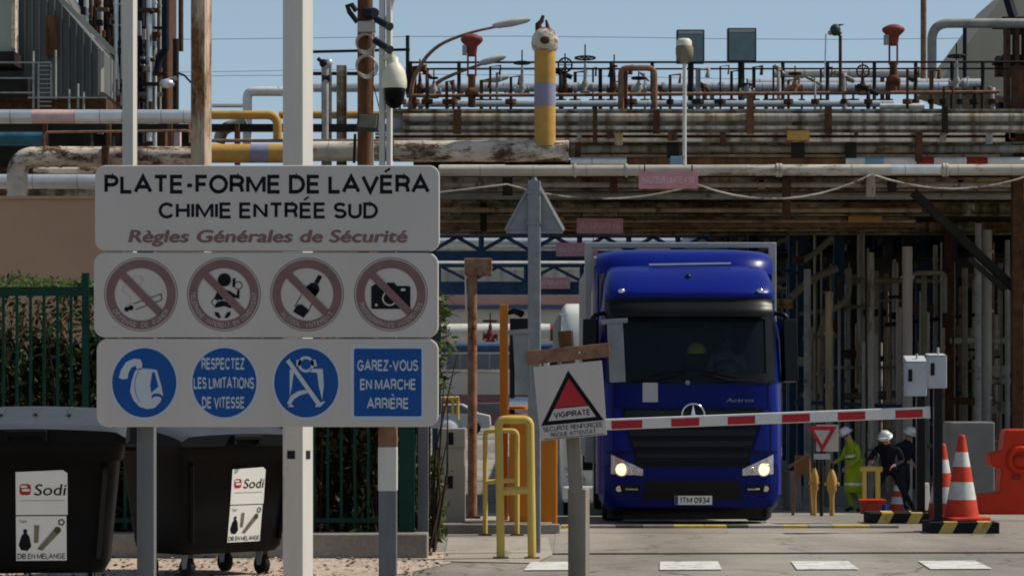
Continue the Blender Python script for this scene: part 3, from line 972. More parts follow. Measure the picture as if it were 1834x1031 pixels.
# ================================================================== SQUARE WHITE POLE IN FRONT OF THE BIN
YP = 19.0
wp = thing('square_pole', 'thick square white painted pole, nearest pole, running up behind the big sign', 'pole', (P(531.5, 0, YP).x, YP + 0.1, 0))
rot = Euler((0, 0, R(-23))).to_matrix()
wpx = 0.170
m = MB(); m.box((wp.location.x, wp.location.y, 3.2), (wpx, wpx, 6.4), 'pole_white', rot=rot)
m.build('shaft', wp, bevel=0.006)
for nrm, d in ((Vector((-math.sin(R(23)), -math.cos(R(23)), 0)), 0), (Vector((math.cos(R(23)), -math.sin(R(23)), 0)), 1)):
    tdir = Vector((0, 0, 1)).cross(nrm)
    for sx in ((0.0,) if d else (-0.012,)):
        m = MB()
        c = Vector((wp.location.x, wp.location.y, P(0, 814, YP).z)) + nrm * (wpx / 2 + 0.002) + tdir * sx
        m.box(c, (0.065, 0.004, 0.062), 'steel_navy', rot=Matrix(((tdir.x, nrm.x, 0), (tdir.y, nrm.y, 0), (0, 0, 1))))
        m.build('inspection_plate', wp)

# ================================================================== BINS
def make_bin(label):
    b = thing('waste_bin', label, 'bin')
    # body: tapered hopper with a rounded rim
    m = MB()
    def sec(z, w, d):
        return [Vector((u, v, z)) for u, v in rrect(-w / 2, -d / 2, w / 2, d / 2, 0.10, 4)]
    secs = [sec(0.24, 1.16, 0.78), sec(0.30, 1.24, 0.86), sec(0.62, 1.30, 0.95), sec(1.14, 1.40, 1.06), sec(1.15, 1.46, 1.12), sec(1.22, 1.48, 1.14), sec(1.225, 1.50, 1.16), sec(1.30, 1.50, 1.16)]
    n = len(secs[0])
    vs = [p for r in secs for p in r]
    fs = [(i * n + k, i * n + (k + 1) % n, (i + 1) * n + (k + 1) % n, (i + 1) * n + k) for i in range(len(secs) - 1) for k in range(n)]
    fs.append(tuple(range(n - 1, -1, -1)))
    m.add(vs, fs, 'black_plastic', True)
    for x in (-0.5, -0.17, 0.17, 0.5):      # moulded ribs on the back and ends
        m.box((x, 0.50, 0.75), (0.03, 0.06, 0.8), 'black_plastic')
    for x in (-0.60, 0.60):
        m.bar((x * .9, -0.455, 0.36), (x, -0.535, 1.10), 0.05, 0.03, 'black_plastic')
    m.build('body', b)
    # sloping domed lid with ribs and lip
    m = MB()
    def ztop(x, y):
        t = (y + 0.60) / 1.2
        return 1.375 + 0.20 * t ** 0.75 + 0.03 * math.cos(x / 0.8 * PI / 2) - 0.10 * max(0, (t - 0.88) / 0.12) ** 2 - 0.05 * max(0, (abs(x) - 0.66) / 0.12) ** 2
    rows = []
    for j in range(15):
        y = -0.60 + 1.2 * j / 14
        rows.append([Vector((-0.77 + 1.54 * i / 20, y, ztop(-0.77 + 1.54 * i / 20, y))) for i in range(21)])
    m.grid(rows, 'bin_lid')
    edge = rows[0] + [r[-1] for r in rows[1:]] + rows[-1][-2::-1] + [r[0] for r in rows[-2:0:-1]]
    ne = len(edge)
    low = [Vector((p.x, p.y, 1.285)) for p in edge]
    m.add(edge + low, [(k, (k + 1) % ne, ne + (k + 1) % ne, ne + k) for k in range(ne)], 'black_plastic')
    for x in (-0.52, -0.25, 0.03, 0.3):
        m.box((x, 0.12, ztop(x, 0.12) + 0.004), (0.025, 0.5, 0.022), 'bin_lid', rot=(math.atan2(0.2 * .7, 1.2), 0, 0))
    lid = m.build('lid', b)
    m = MB()
    m.box((-0.02, -0.635, 1.37), (0.34, 0.06, 0.05), 'black_plastic')
    m.box((-0.17, -0.635, 1.33), (0.04, 0.05, 0.06), 'black_plastic'); m.box((0.13, -0.635, 1.33), (0.04, 0.05, 0.06), 'black_plastic')
    m.build('handle', lid, bevel=0.01)
    for sx in (-1, 1):
        m = MB(); m.tube([(sx * 0.74, 0, 1.24), (sx * 0.86, 0, 1.24)], 0.03, 'black_plastic', 12)
        m.build('trunnion', b)
    for sx in (-1, 1):
        for sy in (-1, 1):
            m = MB(); c = Vector((sx * 0.46, sy * 0.30 + 0.03, 0.1))
            m.tube([c + Vector((-0.025, 0, 0)), c + Vector((0.025, 0, 0))], 0.10, 'rubber', 20)
            w = m.build('caster', b)
            m = MB()
            for e in (-1, 1):
                m.prism([c + Vector((e * 0.034, -0.03, 0)), c + Vector((e * 0.034, 0.03, -0.01)), c + Vector((e * 0.034, 0.06, 0.14)), c + Vector((e * 0.034, -0.06, 0.14))], (e * 0.006, 0, 0), 'galv')
            m.box(c + Vector((0, 0, 0.142)), (0.10, 0.12, 0.01), 'galv')
            m.build('fork', w)
    # two stickers on the front, following its slope
    def fy(z): return -(0.95 / 2 + (1.06 - 0.95) / 2 * (z - 0.62) / 0.52) if z > 0.62 else -(0.43 + 0.045 * (z - 0.30) / 0.32)
    X0 = 0.10
    def fb(u, v): return Vector((X0 + u, fy(v) - 0.004, v))
    m = MB(); S = Sheet(m, fb, (0, -1, 0), 0.0015)
    S.poly([(-0.205, 0.715), (0.205, 0.715), (0.205, 1.05), (0.17, 1.075), (-0.205, 1.06)], 'sticker', 0)
    S.rrect(-0.175, 0.875, -0.085, 0.965, 0.025, 'barrier_red', 1)
    S.rrect(-0.155, 0.905, -0.095, 0.925, 0.006, 'sticker', 2); S.rrect(-0.165, 0.935, -0.115, 0.952, 0.006, 'sticker', 2)
    S.text('Sodi', 'ink', -0.06, 0.185, 0.873, 0.088, 1, bold=0.02, shear=0.15, flip=1)
    S.line((-0.17, 0.83), (0.18, 0.83), 0.004, 'pole_grey', 1)
    m.build('sticker', b, fix=False, label='white sticker with a red emblem and the word Sodi')
    m = MB(); S = Sheet(m, fb, (0, -1, 0), 0.0015)
    S.poly([(-0.205, 0.345), (0.195, 0.345), (0.195, 0.705), (-0.205, 0.705)], 'sticker', 0)
    S.caps('DIB EN MELANGE', 'ink', -0.195, 0.185, 0.358, 0.045, 1, wt=.16, flip=1)
    S.poly([(-0.185, 0.47), (-0.165, 0.43), (-0.115, 0.425), (-0.085, 0.46), (-0.10, 0.54), (-0.125, 0.575), (-0.14, 0.575), (-0.165, 0.54)], 'ink', 1)
    S.poly([(-0.15, 0.575), (-0.115, 0.575), (-0.12, 0.60), (-0.145, 0.60)], 'ink', 1)
    S.poly([(-0.04, 0.44), (0.0, 0.425), (0.145, 0.575), (0.105, 0.61)], 'olive', 1); S.disc((0.124, 0.592), 0.027, 'leaf_b', 2)
    S.poly([(-0.065, 0.49), (-0.03, 0.49), (-0.02, 0.63), (-0.06, 0.635)], 'olive', 1)
    S.ring((0.155, 0.655), 0.018, 0.03, 'ink', 1, n=5); S.text('Type', 'pole_grey', -0.18, -0.12, 0.655, 0.02, 1, flip=1)
    m.build('sticker', b, fix=False, label='white sticker with drawings of a refuse sack and packaging, DIB en mélange')
    return b
bin1 = make_bin('black wheeled waste bin at the left edge with its grey lid in full view')
bin1.location = (P(34, 0, 20.3).x, 20.9, 0.10)
bin1.rotation_euler = (0, 0, R(7))
bin1['group'] = 'wheeled waste bins'
bin2 = copy_tree(bin1)
bin2['label'] = 'black wheeled waste bin behind the big sign, its sunlit stickers facing right'
bin2.location = (P(398, 0, 25).x - 0.16, 25.2, 0.0)
bin2.rotation_euler = (0, 0, R(44))
# slab under the left bin
flat('bin_slab', 'wall_base', [(-6.5, 19.6), (-2.9, 19.6), (-2.9, 22.4), (-6.5, 22.4)], 0.10, th=0.10)

# ================================================================== WALL BASE, FENCE, HEDGE
YF = 28.2
xl, xr = P(-260, 0, YF).x, P(765, 0, 27.7).x
m = MB(); m.box(((xl + xr) / 2, 28.0, 0.135), (xr - xl, 0.45, 0.27), 'wall_base')
tag(m.build('low_wall', bevel=0.015), 'low rough concrete wall under the green fence', 'wall')
fn = thing('metal_fence', 'tall dark green barred metal fence on the low concrete wall', 'fence', (P(300, 0, YF).x, YF, 0.27))
ztop = P(0, 517, YF).z
m = MB()
x = xl
while x < xr - 0.25:
    m.box((x, YF, (0.30 + ztop) / 2), (0.030, 0.030, ztop - 0.30), 'fence_green')
    x += 0.15
m.build('bars', fn)
m = MB()
for z in (0.40, 1.55, ztop - 0.03):
    m.box(((xl + xr - 0.2) / 2, YF - 0.025, z), (xr - xl - 0.2, 0.02, 0.10 if z > 2 else 0.05), 'fence_green')
m.build('rail', fn)
for px in (-240, 155, 440, 729):
    m = MB(); xx = P(px, 0, YF).x
    m.box((xx, YF - 0.05, (0.27 + ztop + 0.16) / 2), (0.075 if px < 700 else 0.17, 0.075, ztop + 0.16 - 0.27), 'fence_green')
    m.box((xx, YF - 0.05, ztop + 0.165), (0.085, 0.085, 0.012), 'fence_green')
    m.build('post', fn)
m = MB(); a, b = P(746, 0, 27.9).x, P(765, 0, 27.9).x
m.box(((a + b) / 2, 28.32, 1.6), (b - a, b - a, 3.2), 'pole_grey')
m.box(((a + b) / 2, 28.32, 0.02), (0.2, 0.2, 0.04), 'rust')
tag(m.build('end_post', bevel=0.004), 'slim grey-brown square post at the right end of the green fence', 'post')

def leaves(m, n, sampler, s0, s1, mats, up=0.35):
    for i in range(n):
        c = sampler()
        if c is None: continue
        s = rnd.uniform(s0, s1)
        d = Vector((rnd.gauss(0, 1), rnd.gauss(0, 1), rnd.gauss(up, 1))).normalized()
        u = d.orthogonal().normalized(); a = rnd.uniform(0, 2 * PI)
        w = d.cross(u)
        p = u * math.cos(a) + w * math.sin(a); q = d.cross(p)
        mat = mats[min(len(mats) - 1, int(abs(rnd.gauss(0, 1)) * len(mats) * 0.5))]
        m.add([c - p * s, c + q * s * 0.42, c + p * s, c - q * s * 0.42], [(0, 1, 2, 3)], mat)
hedge = thing('hedge', 'dense green hedge growing behind the green fence, brown twigs showing lower down', 'hedge', (P(300, 0, 29.3).x, 29.3, 0))
m = MB()
def hs():
    x = rnd.uniform(xl, xr - 0.06)
    top = 2.93 + 0.08 * math.sin(x * 2.3) + 0.07 * math.sin(x * 5.1 + 1)
    z = rnd.uniform(0.05, 1) * top
    y = rnd.uniform(28.45, 29.9)
    return Vector((x, y, z + rnd.gauss(0, 0.05)))
leaves(m, 17000, hs, 0.03, 0.07, ['leaf_c', 'leaf_a', 'leaf_dry', 'leaf_b'])
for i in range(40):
    x0_ = xl + (xr - xl - .1) * i / 40; m.ball((x0_ + .06, 29.35, 1.25 + .08 * math.sin(i * 1.7)), .5, 'hedge_core', 8, (.34, .55, 2.55))  # near-black core added behind the leaves to darken the hedge's inside
def hb():   # overhang at the right end
    z = rnd.uniform(1.75, 3.15)
    reach = 0.26 * math.sin((z - 1.65) * 2.05) + 0.06 * math.sin(z * 14)
    return Vector((xr + rnd.uniform(-0.2, max(0.03, reach)), rnd.uniform(28.3, 29.2), z))
leaves(m, 620, hb, 0.03, 0.065, ['leaf_b', 'leaf_sunlit', 'leaf_a', 'leaf_dry'])
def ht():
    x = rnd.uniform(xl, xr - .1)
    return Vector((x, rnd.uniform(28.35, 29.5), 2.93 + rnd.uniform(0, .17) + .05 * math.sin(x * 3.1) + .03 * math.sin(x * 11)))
leaves(m, 2600, ht, 0.025, 0.055, ['leaf_sunlit', 'leaf_b', 'leaf_a'])
m.build('foliage', hedge, fix=False)
m = MB()
for i in range(240):
    x = rnd.uniform(xl, xr + 0.05); y = rnd.uniform(28.6, 29.8)
    z1 = rnd.uniform(1.2, 2.9)
    m.tube([(x, y, 0), (x + rnd.uniform(-.15, .15), y, z1 * .5), (x + rnd.uniform(-.3, .3), y + rnd.uniform(-.2, .2), z1)], [0.02, 0.014, 0.006], 'twig', 5)
for i in range(22):
    z = rnd.uniform(1.9, 3.0)
    m.tube([(xr - 0.2, 28.8, z - 0.2), (xr + 0.1, 28.75, z), (xr + rnd.uniform(.1, .36), 28.7, z + rnd.uniform(-.25, .15))], [0.008, 0.006, 0.003], 'twig', 4)
m.build('stems', hedge)
m = MB()
def gs():
    a = rnd.uniform(0, 1)
    return Vector((P(779, 0, 30).x + rnd.gauss(0, 0.055), 30 + rnd.uniform(-.2, .2), 0.05 + a * 1.0))
leaves(m, 500, gs, 0.03, 0.08, ['leaf_b', 'leaf_a', 'leaf_dry'])
for i in range(12):
    m.tube([(P(779, 0, 30).x, 30, 0), (P(779, 0, 30).x + rnd.gauss(0, .05), 30 + rnd.uniform(-.1, .1), rnd.uniform(.5, 1.05))], [0.01, 0.004], 'twig', 4)
tag(m.build('weed', fix=False), 'leafy weed growing beside the end of the low wall', 'plant')

# ================================================================== TALL POLES BEHIND THE HEDGE
def pole(name, label, x0, x1, Y, ztop, mat, n=16, cat='pole', bands=()):
    m = MB(); c = P((x0 + x1) / 2, 0, Y); r = W(x1 - x0, Y) / 2
    m.tube([(c.x, Y, 0), (c.x, Y, ztop)], [r * 1.02, r], mat, n)
    for (y0, y1, mt) in bands:
        m.tube([(c.x, Y, P(0, y1, Y).z), (c.x, Y, P(0, y0, Y).z)], r + 0.003, mt, n, caps=False)
    return tag(m.build(name), label, cat)
m = MB(); a, b = P(222, 0, 31).x, P(243, 0, 31).x
m.box(((a + b) / 2, 31, 3.6), (b - a, b - a, 7.2), 'pole_white', rot=(0, 0, R(-14)))
tag(m.build('square_pole', bevel=0.01), 'slim whitish pole rising from behind the left of the big sign', 'pole')
m = MB(); a, b = P(343, 0, 31.3).x, P(378, 0, 31.3).x
m.box(((a + b) / 2, 31.3, 3.6), ((b - a) * 0.8, (b - a) * 0.8, 7.2), 'pole_tan', rot=(0, 0, R(-22)))
tag(m.build('square_pole', bevel=0.01), 'weathered tan and rust streaked pole rising above the middle left of the big sign', 'pole')

YR = 33.0
rp = thing('rusty_mast', 'rust-brown mast with junction box, coiled cables and flood lamp beside the dome camera', 'mast', (P(654, 0, YR).x, YR, 0))
m = MB(); cx = P(654, 0, YR).x; r = W(28, YR) / 2
m.tube([(cx, YR, 0), (cx, YR, 7.4)], r, 'rust', 14); m.build('shaft', rp)
m = MB(); m.pbox(640, 38, 673, 57, YR - 0.2, 0.12, 'lamp_grey'); m.build('junction_box', rp, bevel=0.01)
for (px, py, rr_) in ((653, 76, 15.5), (655, 117, 17.5)):
    m = MB(); cc = P(px, py, YR - 0.16)
    for k in range(3):
        m.torus(cc + Vector((0.01 * k, 0.02 * k, -0.012 * k)), W(rr_ + k, YR), 0.009, 'lamp_grey', axis=(0.1 * k, 1, 0.06), n=28, k=6)
    m.build('cable_coil', rp)
m = MB(); m.tube([P(640, 40, YR - .1), P(626, 22, YR - .1), P(622, 11, YR - .1), P(630, 9, YR - .1), P(638, 20, YR - .1)], 0.035, 'steel_dark', 10)
m.build('gooseneck', rp)
m = MB(); m.tube([P(654, 22, YR - .14), P(672, 24, YR - .3)], 0.065, 'steel_navy', 12); m.pbox(656, 14, 672, 34, YR - .2, .1, 'steel_navy')
m.build('lamp_back', rp)
m = MB()
m.tube([P(686, 220, YR), P(668, 150, YR - .15), P(668, 290, YR - .12)], 0.008, 'pole_tan', 6)
m.tube([P(670, 60, YR - .15), P(667, 190, YR - .15), P(664, 292, YR - .12)], 0.012, 'pole_tan', 6)
m.tube([P(636, 240, YR - .1), P(634, 292, YR - .1)], 0.02, 'steel_dark', 6)
m.build('cable', rp)
fl = MB(); c = P(660, 220, YR - 0.35)
rot = Euler((R(-14), R(4), R(-8))).to_matrix()
fl.box(c, (W(39, YR), 0.10, W(30, YR)), 'flood_frame', rot=rot)
fl.box(c + rot @ Vector((0, -0.055, 0)), (W(33, YR), 0.012, W(24, YR)), 'olive', rot=rot)
fl.bar(c + Vector((0, .05, .0)), P(655, 215, YR), 0.04, 0.04, 'flood_frame')
fl.build('flood_lamp', rp, bevel=0.008)

YC = 32.3
cp = thing('camera_mast', 'twin white square mast carrying a cream and black dome camera and two dark bullet cameras', 'mast', (P(691, 0, YC).x, YC, 0))
for (a, b, yb) in ((679, 690, -60), (692, 703, 60)):
    m = MB(); xx = P((a + b) / 2, 0, YC).x; w = W(b - a, YC)
    m.box((xx, YC, 3.6), (w * .82, w * .82, 7.2), 'pole_white', rot=(0, 0, R(-20)))
    m.build('shaft', cp, bevel=0.004)
m = MB(); m.tube([P(692, 40, YC), P(704, 2, YC), P(708, -20, YC)], 0.03, 'pole_white', 10); m.build('outrigger', cp)
for (x0, y0, x1, y1) in ((674, 35, 696, 47), (672, 73, 696, 88)):
    m = MB(); a, b = P(x0, y0, YC - .15), P(x1, y1, YC - .35)
    m.tube([a, b], 0.045, 'steel_navy', 12); m.tube([b, b + (b - a) * .12], [0.055, 0.055], 'flood_frame', 12)
    m.bar(a, P(686, (y0 + y1) / 2, YC), 0.03, 0.03, 'lamp_grey')
    m.build('bullet_camera', cp)
m = MB(); c = P(706, 155, YC - .25); k = W(1, YC)
m.lathe([(21 * k, -4 * k), (22.5 * k, 0), (22.5 * k, 8 * k), (21 * k, 20 * k), (17.5 * k, 31 * k), (12 * k, 39 * k), (8 * k, 43 * k), (7 * k, 52 * k), (0.01, 53 * k)], 'cam_cream', base=c, n=24)
m.tube([c + Vector((0, 0, 54 * k)), c + Vector((-8 * k, 0.05, 56 * k)), P(690, 103, YC)], 6 * k, 'cam_cream', 10)
dm = m.build('camera_housing', cp)
m = MB(); m.lathe([(19.5 * k, -3 * k), (19.5 * k, -12 * k), (18 * k, -22 * k), (14 * k, -32 * k), (8 * k, -38 * k), (0.002, -40 * k)], 'black_dome', base=c, n=24); m.build('dome', dm)

# ================================================================== TRIANGULAR ROAD SIGN SEEN FROM BEHIND
YT = 28.7
ts = thing('road_sign', 'triangular road sign seen from its grey metal back on a tall grey post', 'road sign', (P(956, 0, YT).x, YT, 0))
m = MB(); a, b = P(946, 0, YT).x, P(968, 0, YT).x
m.box(((a + b) / 2, YT, (P(0, 324, YT).z) / 2), (b - a, 0.06, P(0, 324, YT).z), 'galv', rot=(0, 0, R(-10)))
m.build('post', ts, bevel=0.006)
m = MB()
tri = [(951, 322), (957, 317), (963, 322), (1012, 408), (1010, 415), (1004, 417), (911, 417), (905, 414), (905, 407)]
m.prism([P(u, v, YT + 0.06) for u, v in tri], (0, 0.012, 0), 'galv')
for (p, q) in (((958, 318), (1010, 412)), ((1008, 416), (907, 416)), ((905, 412), (956, 318))):
    m.bar(P(*p, YT + 0.05), P(*q, YT + 0.05), 0.03, 0.026, 'sign_edge_sunlit' if p == (958, 318) else 'galv')
m.build('plate', ts)
for v in (345, 400):
    m = MB(); m.box(P(957, v, YT), (0.17, 0.085, 0.035), 'galv')
    m.build('clamp', ts)

# ================================================================== TILTED SECURITY ALERT SIGN
YV = 24.0
vs_ = thing('alert_sign', 'tilted white alert notice with red triangle under a rusty cross-bar', 'sign', (P(1036, 0, YV).x, YV, 0))
m = MB(); c = P(1037, 875, YV)
m.box((c.x, YV + .08, c.z / 2), (W(33, YV), W(33, YV), c.z), 'post_dirty', rot=(0, 0, R(-14)))
m.build('post', vs_, bevel=0.01)
m = MB()
a, b = P(1012, 593, YV + .02), P(1034, 882, YV + .02)
mid = (a + b) / 2; m.box(mid, (W(25, YV), .05, (a - b).length), 'post_dirty', rot=(0, R(-3.5), 0)); m.build('upright', vs_, bevel=0.004)
m = MB(); m.bar(P(944, 641, YV - .04), P(1092, 626, YV - .04), 0.05, W(25, YV), 'rust_rail')
m.bar(P(1000, 606, YV - .03), P(1024, 604, YV - .03), 0.04, W(26, YV), 'rust')
for u, v in ((1037, 632), (965, 641)): m.ball(P(u, v, YV - .075), 0.013, 'galv', 8)
m.build('cross_bar', vs_, bevel=0.004)
for (x0, y0, x1, y1, xc) in ((932, 596, 938, 706, 930), (1101, 577, 1106, 684, 1100)):
    m = MB(); mid = P((x0 + x1) / 2, (y0 + y1) / 2, YV + .03); an = math.atan2(x0 - x1, y1 - y0); m.box(mid, (W(28, YV), .05, W(y1 - y0, YV)), 'galv', rot=(0, an, 0))
    m.box(P(xc, y0 - 2, YV + .03), (W(47, YV), 0.10, W(8, YV)), 'galv', rot=(0, R(-4), 0))
    m.build('end_bracket', vs_, bevel=0.003)
cor = [(955, 657), (1078, 645), (1087, 778), (968, 789)]
def fV(u, v):
    """u,v in 0..1 over the tilted notice"""
    p, q, r_, s_ = [Vector(k) for k in cor]
    t = (p * (1 - u) + q * u) * (1 - v) + (s_ * (1 - u) + r_ * u) * v
    return P(t.x, t.y, YV - 0.075)
m = MB(); m.prism([fV(0, 0), fV(1, 0), fV(1, 1), fV(0, 1)], (0, 0.012, 0), 'sign_white')
nb = m.build('notice', vs_, bevel=0.002)
m = MB(); S = Sheet(m, fV, N0)
S.poly([(0.5, 0.09), (0.97, 0.80), (0.03, 0.80)], 'ink', 0)
S.poly([(0.5, 0.20), (0.745, 0.575), (0.255, 0.575)], 'barrier_red', 1)
S.poly([(0.245, 0.59), (0.755, 0.59), (0.855, 0.745), (0.145, 0.745)], 'sign_white', 1)
S.caps('VIGIPIRATE', 'ink', 0.235, 0.775, 0.715, 0.08, 2, wt=.2)
S.caps('SECURITE RENFORCEE', 'ink', 0.055, 0.945, 0.885, 0.065, 1, wt=.14)
S.caps('RISQUE ATTENTAT', 'ink', 0.16, 0.84, 0.965, 0.06, 1, wt=.14)
S.line((0.05, 0.985), (0.95, 0.985), 0.008, 'ink', 1)
m.build('lettering', nb, fix=False)

# ================================================================== YELLOW TUBE HOOPS
def hoop(label, x0, x1, ytop, ybase, Y, mid, rad, xshift=0):
    t = thing('tube_hoop', label, 'barrier', (P((x0 + x1) / 2, 0, Y).x, Y, 0), 'yellow tube hoops')
    m = MB()
    A, B, C, D = P(x0, ybase, Y), P(x0 - xshift, ytop, Y), P(x1 - xshift, ytop, Y), P(x1, ybase, Y)
    A.z = D.z = 0.01
    m.tube(fillet([A, B, C, D], 0.075, 6), rad, 'yellow', 12); m.build('frame', t)
    m = MB(); m.tube([P(x0, mid + 4, Y), P(x1, mid, Y)], rad * 0.95, 'yellow', 12); m.build('cross_tube', t)
    for q in (A, D):
        m = MB(); m.box((q.x, Y, 0.012), (0.17, 0.17, 0.02), 'rust')
        m.build('base_plate', t)
    return t
hoop('tall dented yellow steel hoop standing nearest, in front of the orange barrier cabinet', 897, 953, 751, 1000, 27.7, 876, 0.046, 4)
hoop('slimmer ochre yellow hoop just behind the tall yellow hoop, curved top', 869, 926, 771, 951, 32.5, 859, 0.032)

# ================================================================== BARRIER
YB = 33.3
bt = thing('barrier_gate', 'closed red and white barrier arm on an orange cabinet across the lane', 'barrier', (P(955, 0, YB).x, YB, 0.13))
m = MB(); m.pbox(912, 748, 998, 941, YB, 0.42, 'orange'); m.build('cabinet', bt, bevel=0.02)
m = MB(); m.pbox(908, 742, 1002, 750, YB - 0.03, 0.48, 'orange'); m.build('cabinet_lid', bt, bevel=0.01)
m = MB(); m.pbox(922, 775, 962, 925, YB - 0.012, 0.012, 'orange'); m.pbox(955, 842, 958, 860, YB - 0.03, 0.02, 'steel_dark')
m.build('door', bt, bevel=0.004)
pa, pb = P(1000, 763, YB - 0.08), P(1660, 738, YB - 0.08)
d = (pb - pa).normalized()
m = MB()
hA = W(20, YB)
m.bar(pa, pb, 0.055, hA, 'barrier_white')
am = m.build('arm', bt, bevel=0.012)
edges = [(1095, 1150), (1202, 1252), (1303, 1352), (1400, 1450), (1500, 1549), (1603, 1652)]
for a, b in edges:
    t0, t1 = (a - 1000) / 660.0, (b - 1000) / 660.0
    q0, q1 = pa.lerp(pb, t0), pa.lerp(pb, t1)
    m = MB()
    for sgn in (-1, 1):
        o = Vector((0, sgn * 0.0295, 0)); up = Vector((0, 0, hA * 0.30))
        up2 = Vector((0, 0, hA * 0.42))
        sh = Vector((0.02, 0, 0))
        m.prism([q0 + o - up2, q1 + o - up2 + sh * 0, q1 + o + up, q0 + o + up], (0, sgn * 0.003, 0), 'barrier_red')
    m.build('red_stripe', am)

m = MB(); m.pbox(985, 745, 1010, 785, YB - 0.10, 0.07, 'steel_dark'); m.build('arm_bracket', bt, bevel=0.01)
m = MB(); m.bar(pb - d * 0.02, pb + d * 0.04, 0.06, hA * 1.08, 'barrier_white'); m.build('end_cap', am)

# tall orange post with a small dark camera
ot = thing('orange_post', 'thin tall orange post with a small dark camera on top behind the yellow hoops', 'post', (P(902, 0, 33.8).x, 33.8, 0.13))
m = MB(); m.pbox(895, 545, 910, 936, 33.8, 0.11, 'orange'); m.build('shaft', ot, bevel=0.006)
m = MB(); m.tube([P(910, 560, 33.85), P(922, 556, 33.8), P(934, 562, 33.7)], [0.03, 0.045, 0.05], 'black_dome', 10); m.build('camera', ot)
# dark reader column with a slanted grey shield, beside it
rt = thing('reader_column', 'black card reader column with chrome roll between the orange post and the triangular sign pole', 'reader', (P(928, 0, 33.5).x, 33.5, 1.5))
m = MB(); m.pbox(913, 578, 922, 745, 33.5, .08, 'truck_black'); m.pbox(913, 570, 946, 594, 33.45, .14, 'truck_black'); m.build('column', rt, bevel=0.005)
m = MB(); m.tube([P(912, 722, 33.4), P(950, 722, 33.4)], W(11, 33.4), 'chrome', 18); m.build('roller', rt)

# kiosk and rusty post
kt = thing('kiosk_pillar', 'beige ticket pillar with two dark slots on the kerb island', 'pillar', (P(810, 0, 33.6).x, 33.6, 0.13))
m = MB(); m.pbox(788, 769, 833, 942, 33.6, 0.40, 'cabinet_beige'); m.build('body', kt, bevel=0.015)
m = MB(); m.pbox(784, 766, 834, 801, 33.56, 0.48, 'cabinet_beige'); m.build('hood', kt, bevel=0.015)
for r_ in ((803, 774, 812, 796, 33.54), (798, 852, 811, 874, 33.58)):
    m = MB(); m.pbox(*r_[:4], r_[4], 0.03, 'truck_black'); m.build('slot', kt, bevel=0.003)
m = MB(); c = P(798, 766, 33.8); m.ball(c, 0.22, 'cabinet', 16, (1, .8, .85), z0=0.0); m.build('domed_cap', kt)
rq = thing('rusty_post', 'rusty brown post with a box-shaped rusty head left of the triangular sign', 'post', (P(846, 0, 34.4).x, 34.4, 0.13))
m = MB(); a = P(846, 470, 34.4); m.tube([(a.x, 34.4, 0.13), a], W(17, 34.4) / 2, 'rust_rail', 14); m.build('shaft', rq)
m = MB(); m.pbox(832, 462, 881, 492, 34.2, 0.35, 'rust_rail'); m.build('head', rq, bevel=0.01)
m = MB(); m.tube([P(833, 462, 34.35), P(835, 560, 34.35)], 0.012, 'pole_white', 8); m.build('conduit', rq)
m = MB(); m.box((P(846, 0, 34.4).x, 34.4, 0.145), (.22, .22, .03), 'rust'); m.build('base_plate', rq)

# ================================================================== RIGHT HAND READER POSTS ON STRIPED BASES
def striped_base(x0, x1, y0, y1, Y, depth, label):
    m = MB()
    a, b = P(x0, 0, Y).x, P(x1, 0, Y).x
    h = 0.15
    n = 5
    w = (b - a)
    # rubber block with slanting yellow panels
    m.box(((a + b) / 2, Y + depth / 2, h / 2), (w, depth, h), 'rubber')
    for k in range(2):
        q0 = a + w * (0.10 + 0.5 * k); q1 = q0 + w * 0.20; s = w * 0.09
        m.prism([(q0, Y - 0.004, 0.004), (q1, Y - 0.004, 0.004), (q1 + s, Y - 0.004, h - 0.006), (q0 + s, Y - 0.004, h - 0.006)], (0, 0.003, 0), 'kerb_yellow')
        m.prism([(q0 + s, Y + 0.006, h + 0.001), (q1 + s, Y + 0.006, h + 0.001), (q1 + 2 * s, Y + depth - .01, h + 0.001), (q0 + 2 * s, Y + depth - .01, h + 0.001)], (0, 0, 0.003), 'kerb_yellow')
    return tag(m.build('striped_kerb', bevel=0.012), label, 'kerb')
striped_base(1668, 1790, 931, 956, 32.8, 0.75, 'black rubber kerb block with yellow slanting bands under the big traffic cone')
striped_base(1560, 1665, 915, 937, 35.4, 0.75, 'black rubber kerb block with yellow slanting bands behind the cone one, further left')
def reader(label, bx, px, Y, z0, slope):
    t = thing('reader_post', label, 'reader post', (P((px[0] + px[1]) / 2, 0, Y).x, Y, z0), 'grey box readers on black posts')
    m = MB(); a, b = P(px[0], 0, Y).x, P(px[1], 0, Y).x
    zt = P(0, bx[3] - 6, Y).z
    m.box(((a + b) / 2, Y, (z0 + zt) / 2), (b - a, b - a, zt - z0), 'truck_black'); m.build('post', t, bevel=0.008)
    m = MB(); x0, y0, x1, y1 = bx
    m.pbox(x0, y0 + 5, x1, y1, Y - 0.12, 0.26, 'cabinet')
    A, B = P(x0 - 1, y0 + 4, Y - .14), P(x1 + 1, y0 + 4, Y - .14)
    m.prism([A, A + Vector((0, .30, 0.09 if slope else 0.03)), A + Vector((0, .30, 0)),], (B.x - A.x, 0, 0), 'cabinet')
    bo = m.build('box', t, bevel=0.012)
    m = MB(); m.pbox(x0 + 3, y0 + 18, x0 + 10, y0 + 40, Y - 0.135, 0.02, 'truck_black'); m.build('reader_slot', bo)
    m = MB(); m.tube([P((x0 + x1) / 2, y0 + 3, Y), P((x0 + x1) / 2, y0 - 10, Y)], 0.015, 'cabinet', 8); m.build('aerial', bo)
    m = MB(); m.box(((a + b) / 2, Y, z0 + .012), (.22, .22, .02), 'truck_black'); m.build('base_plate', t)
    return t
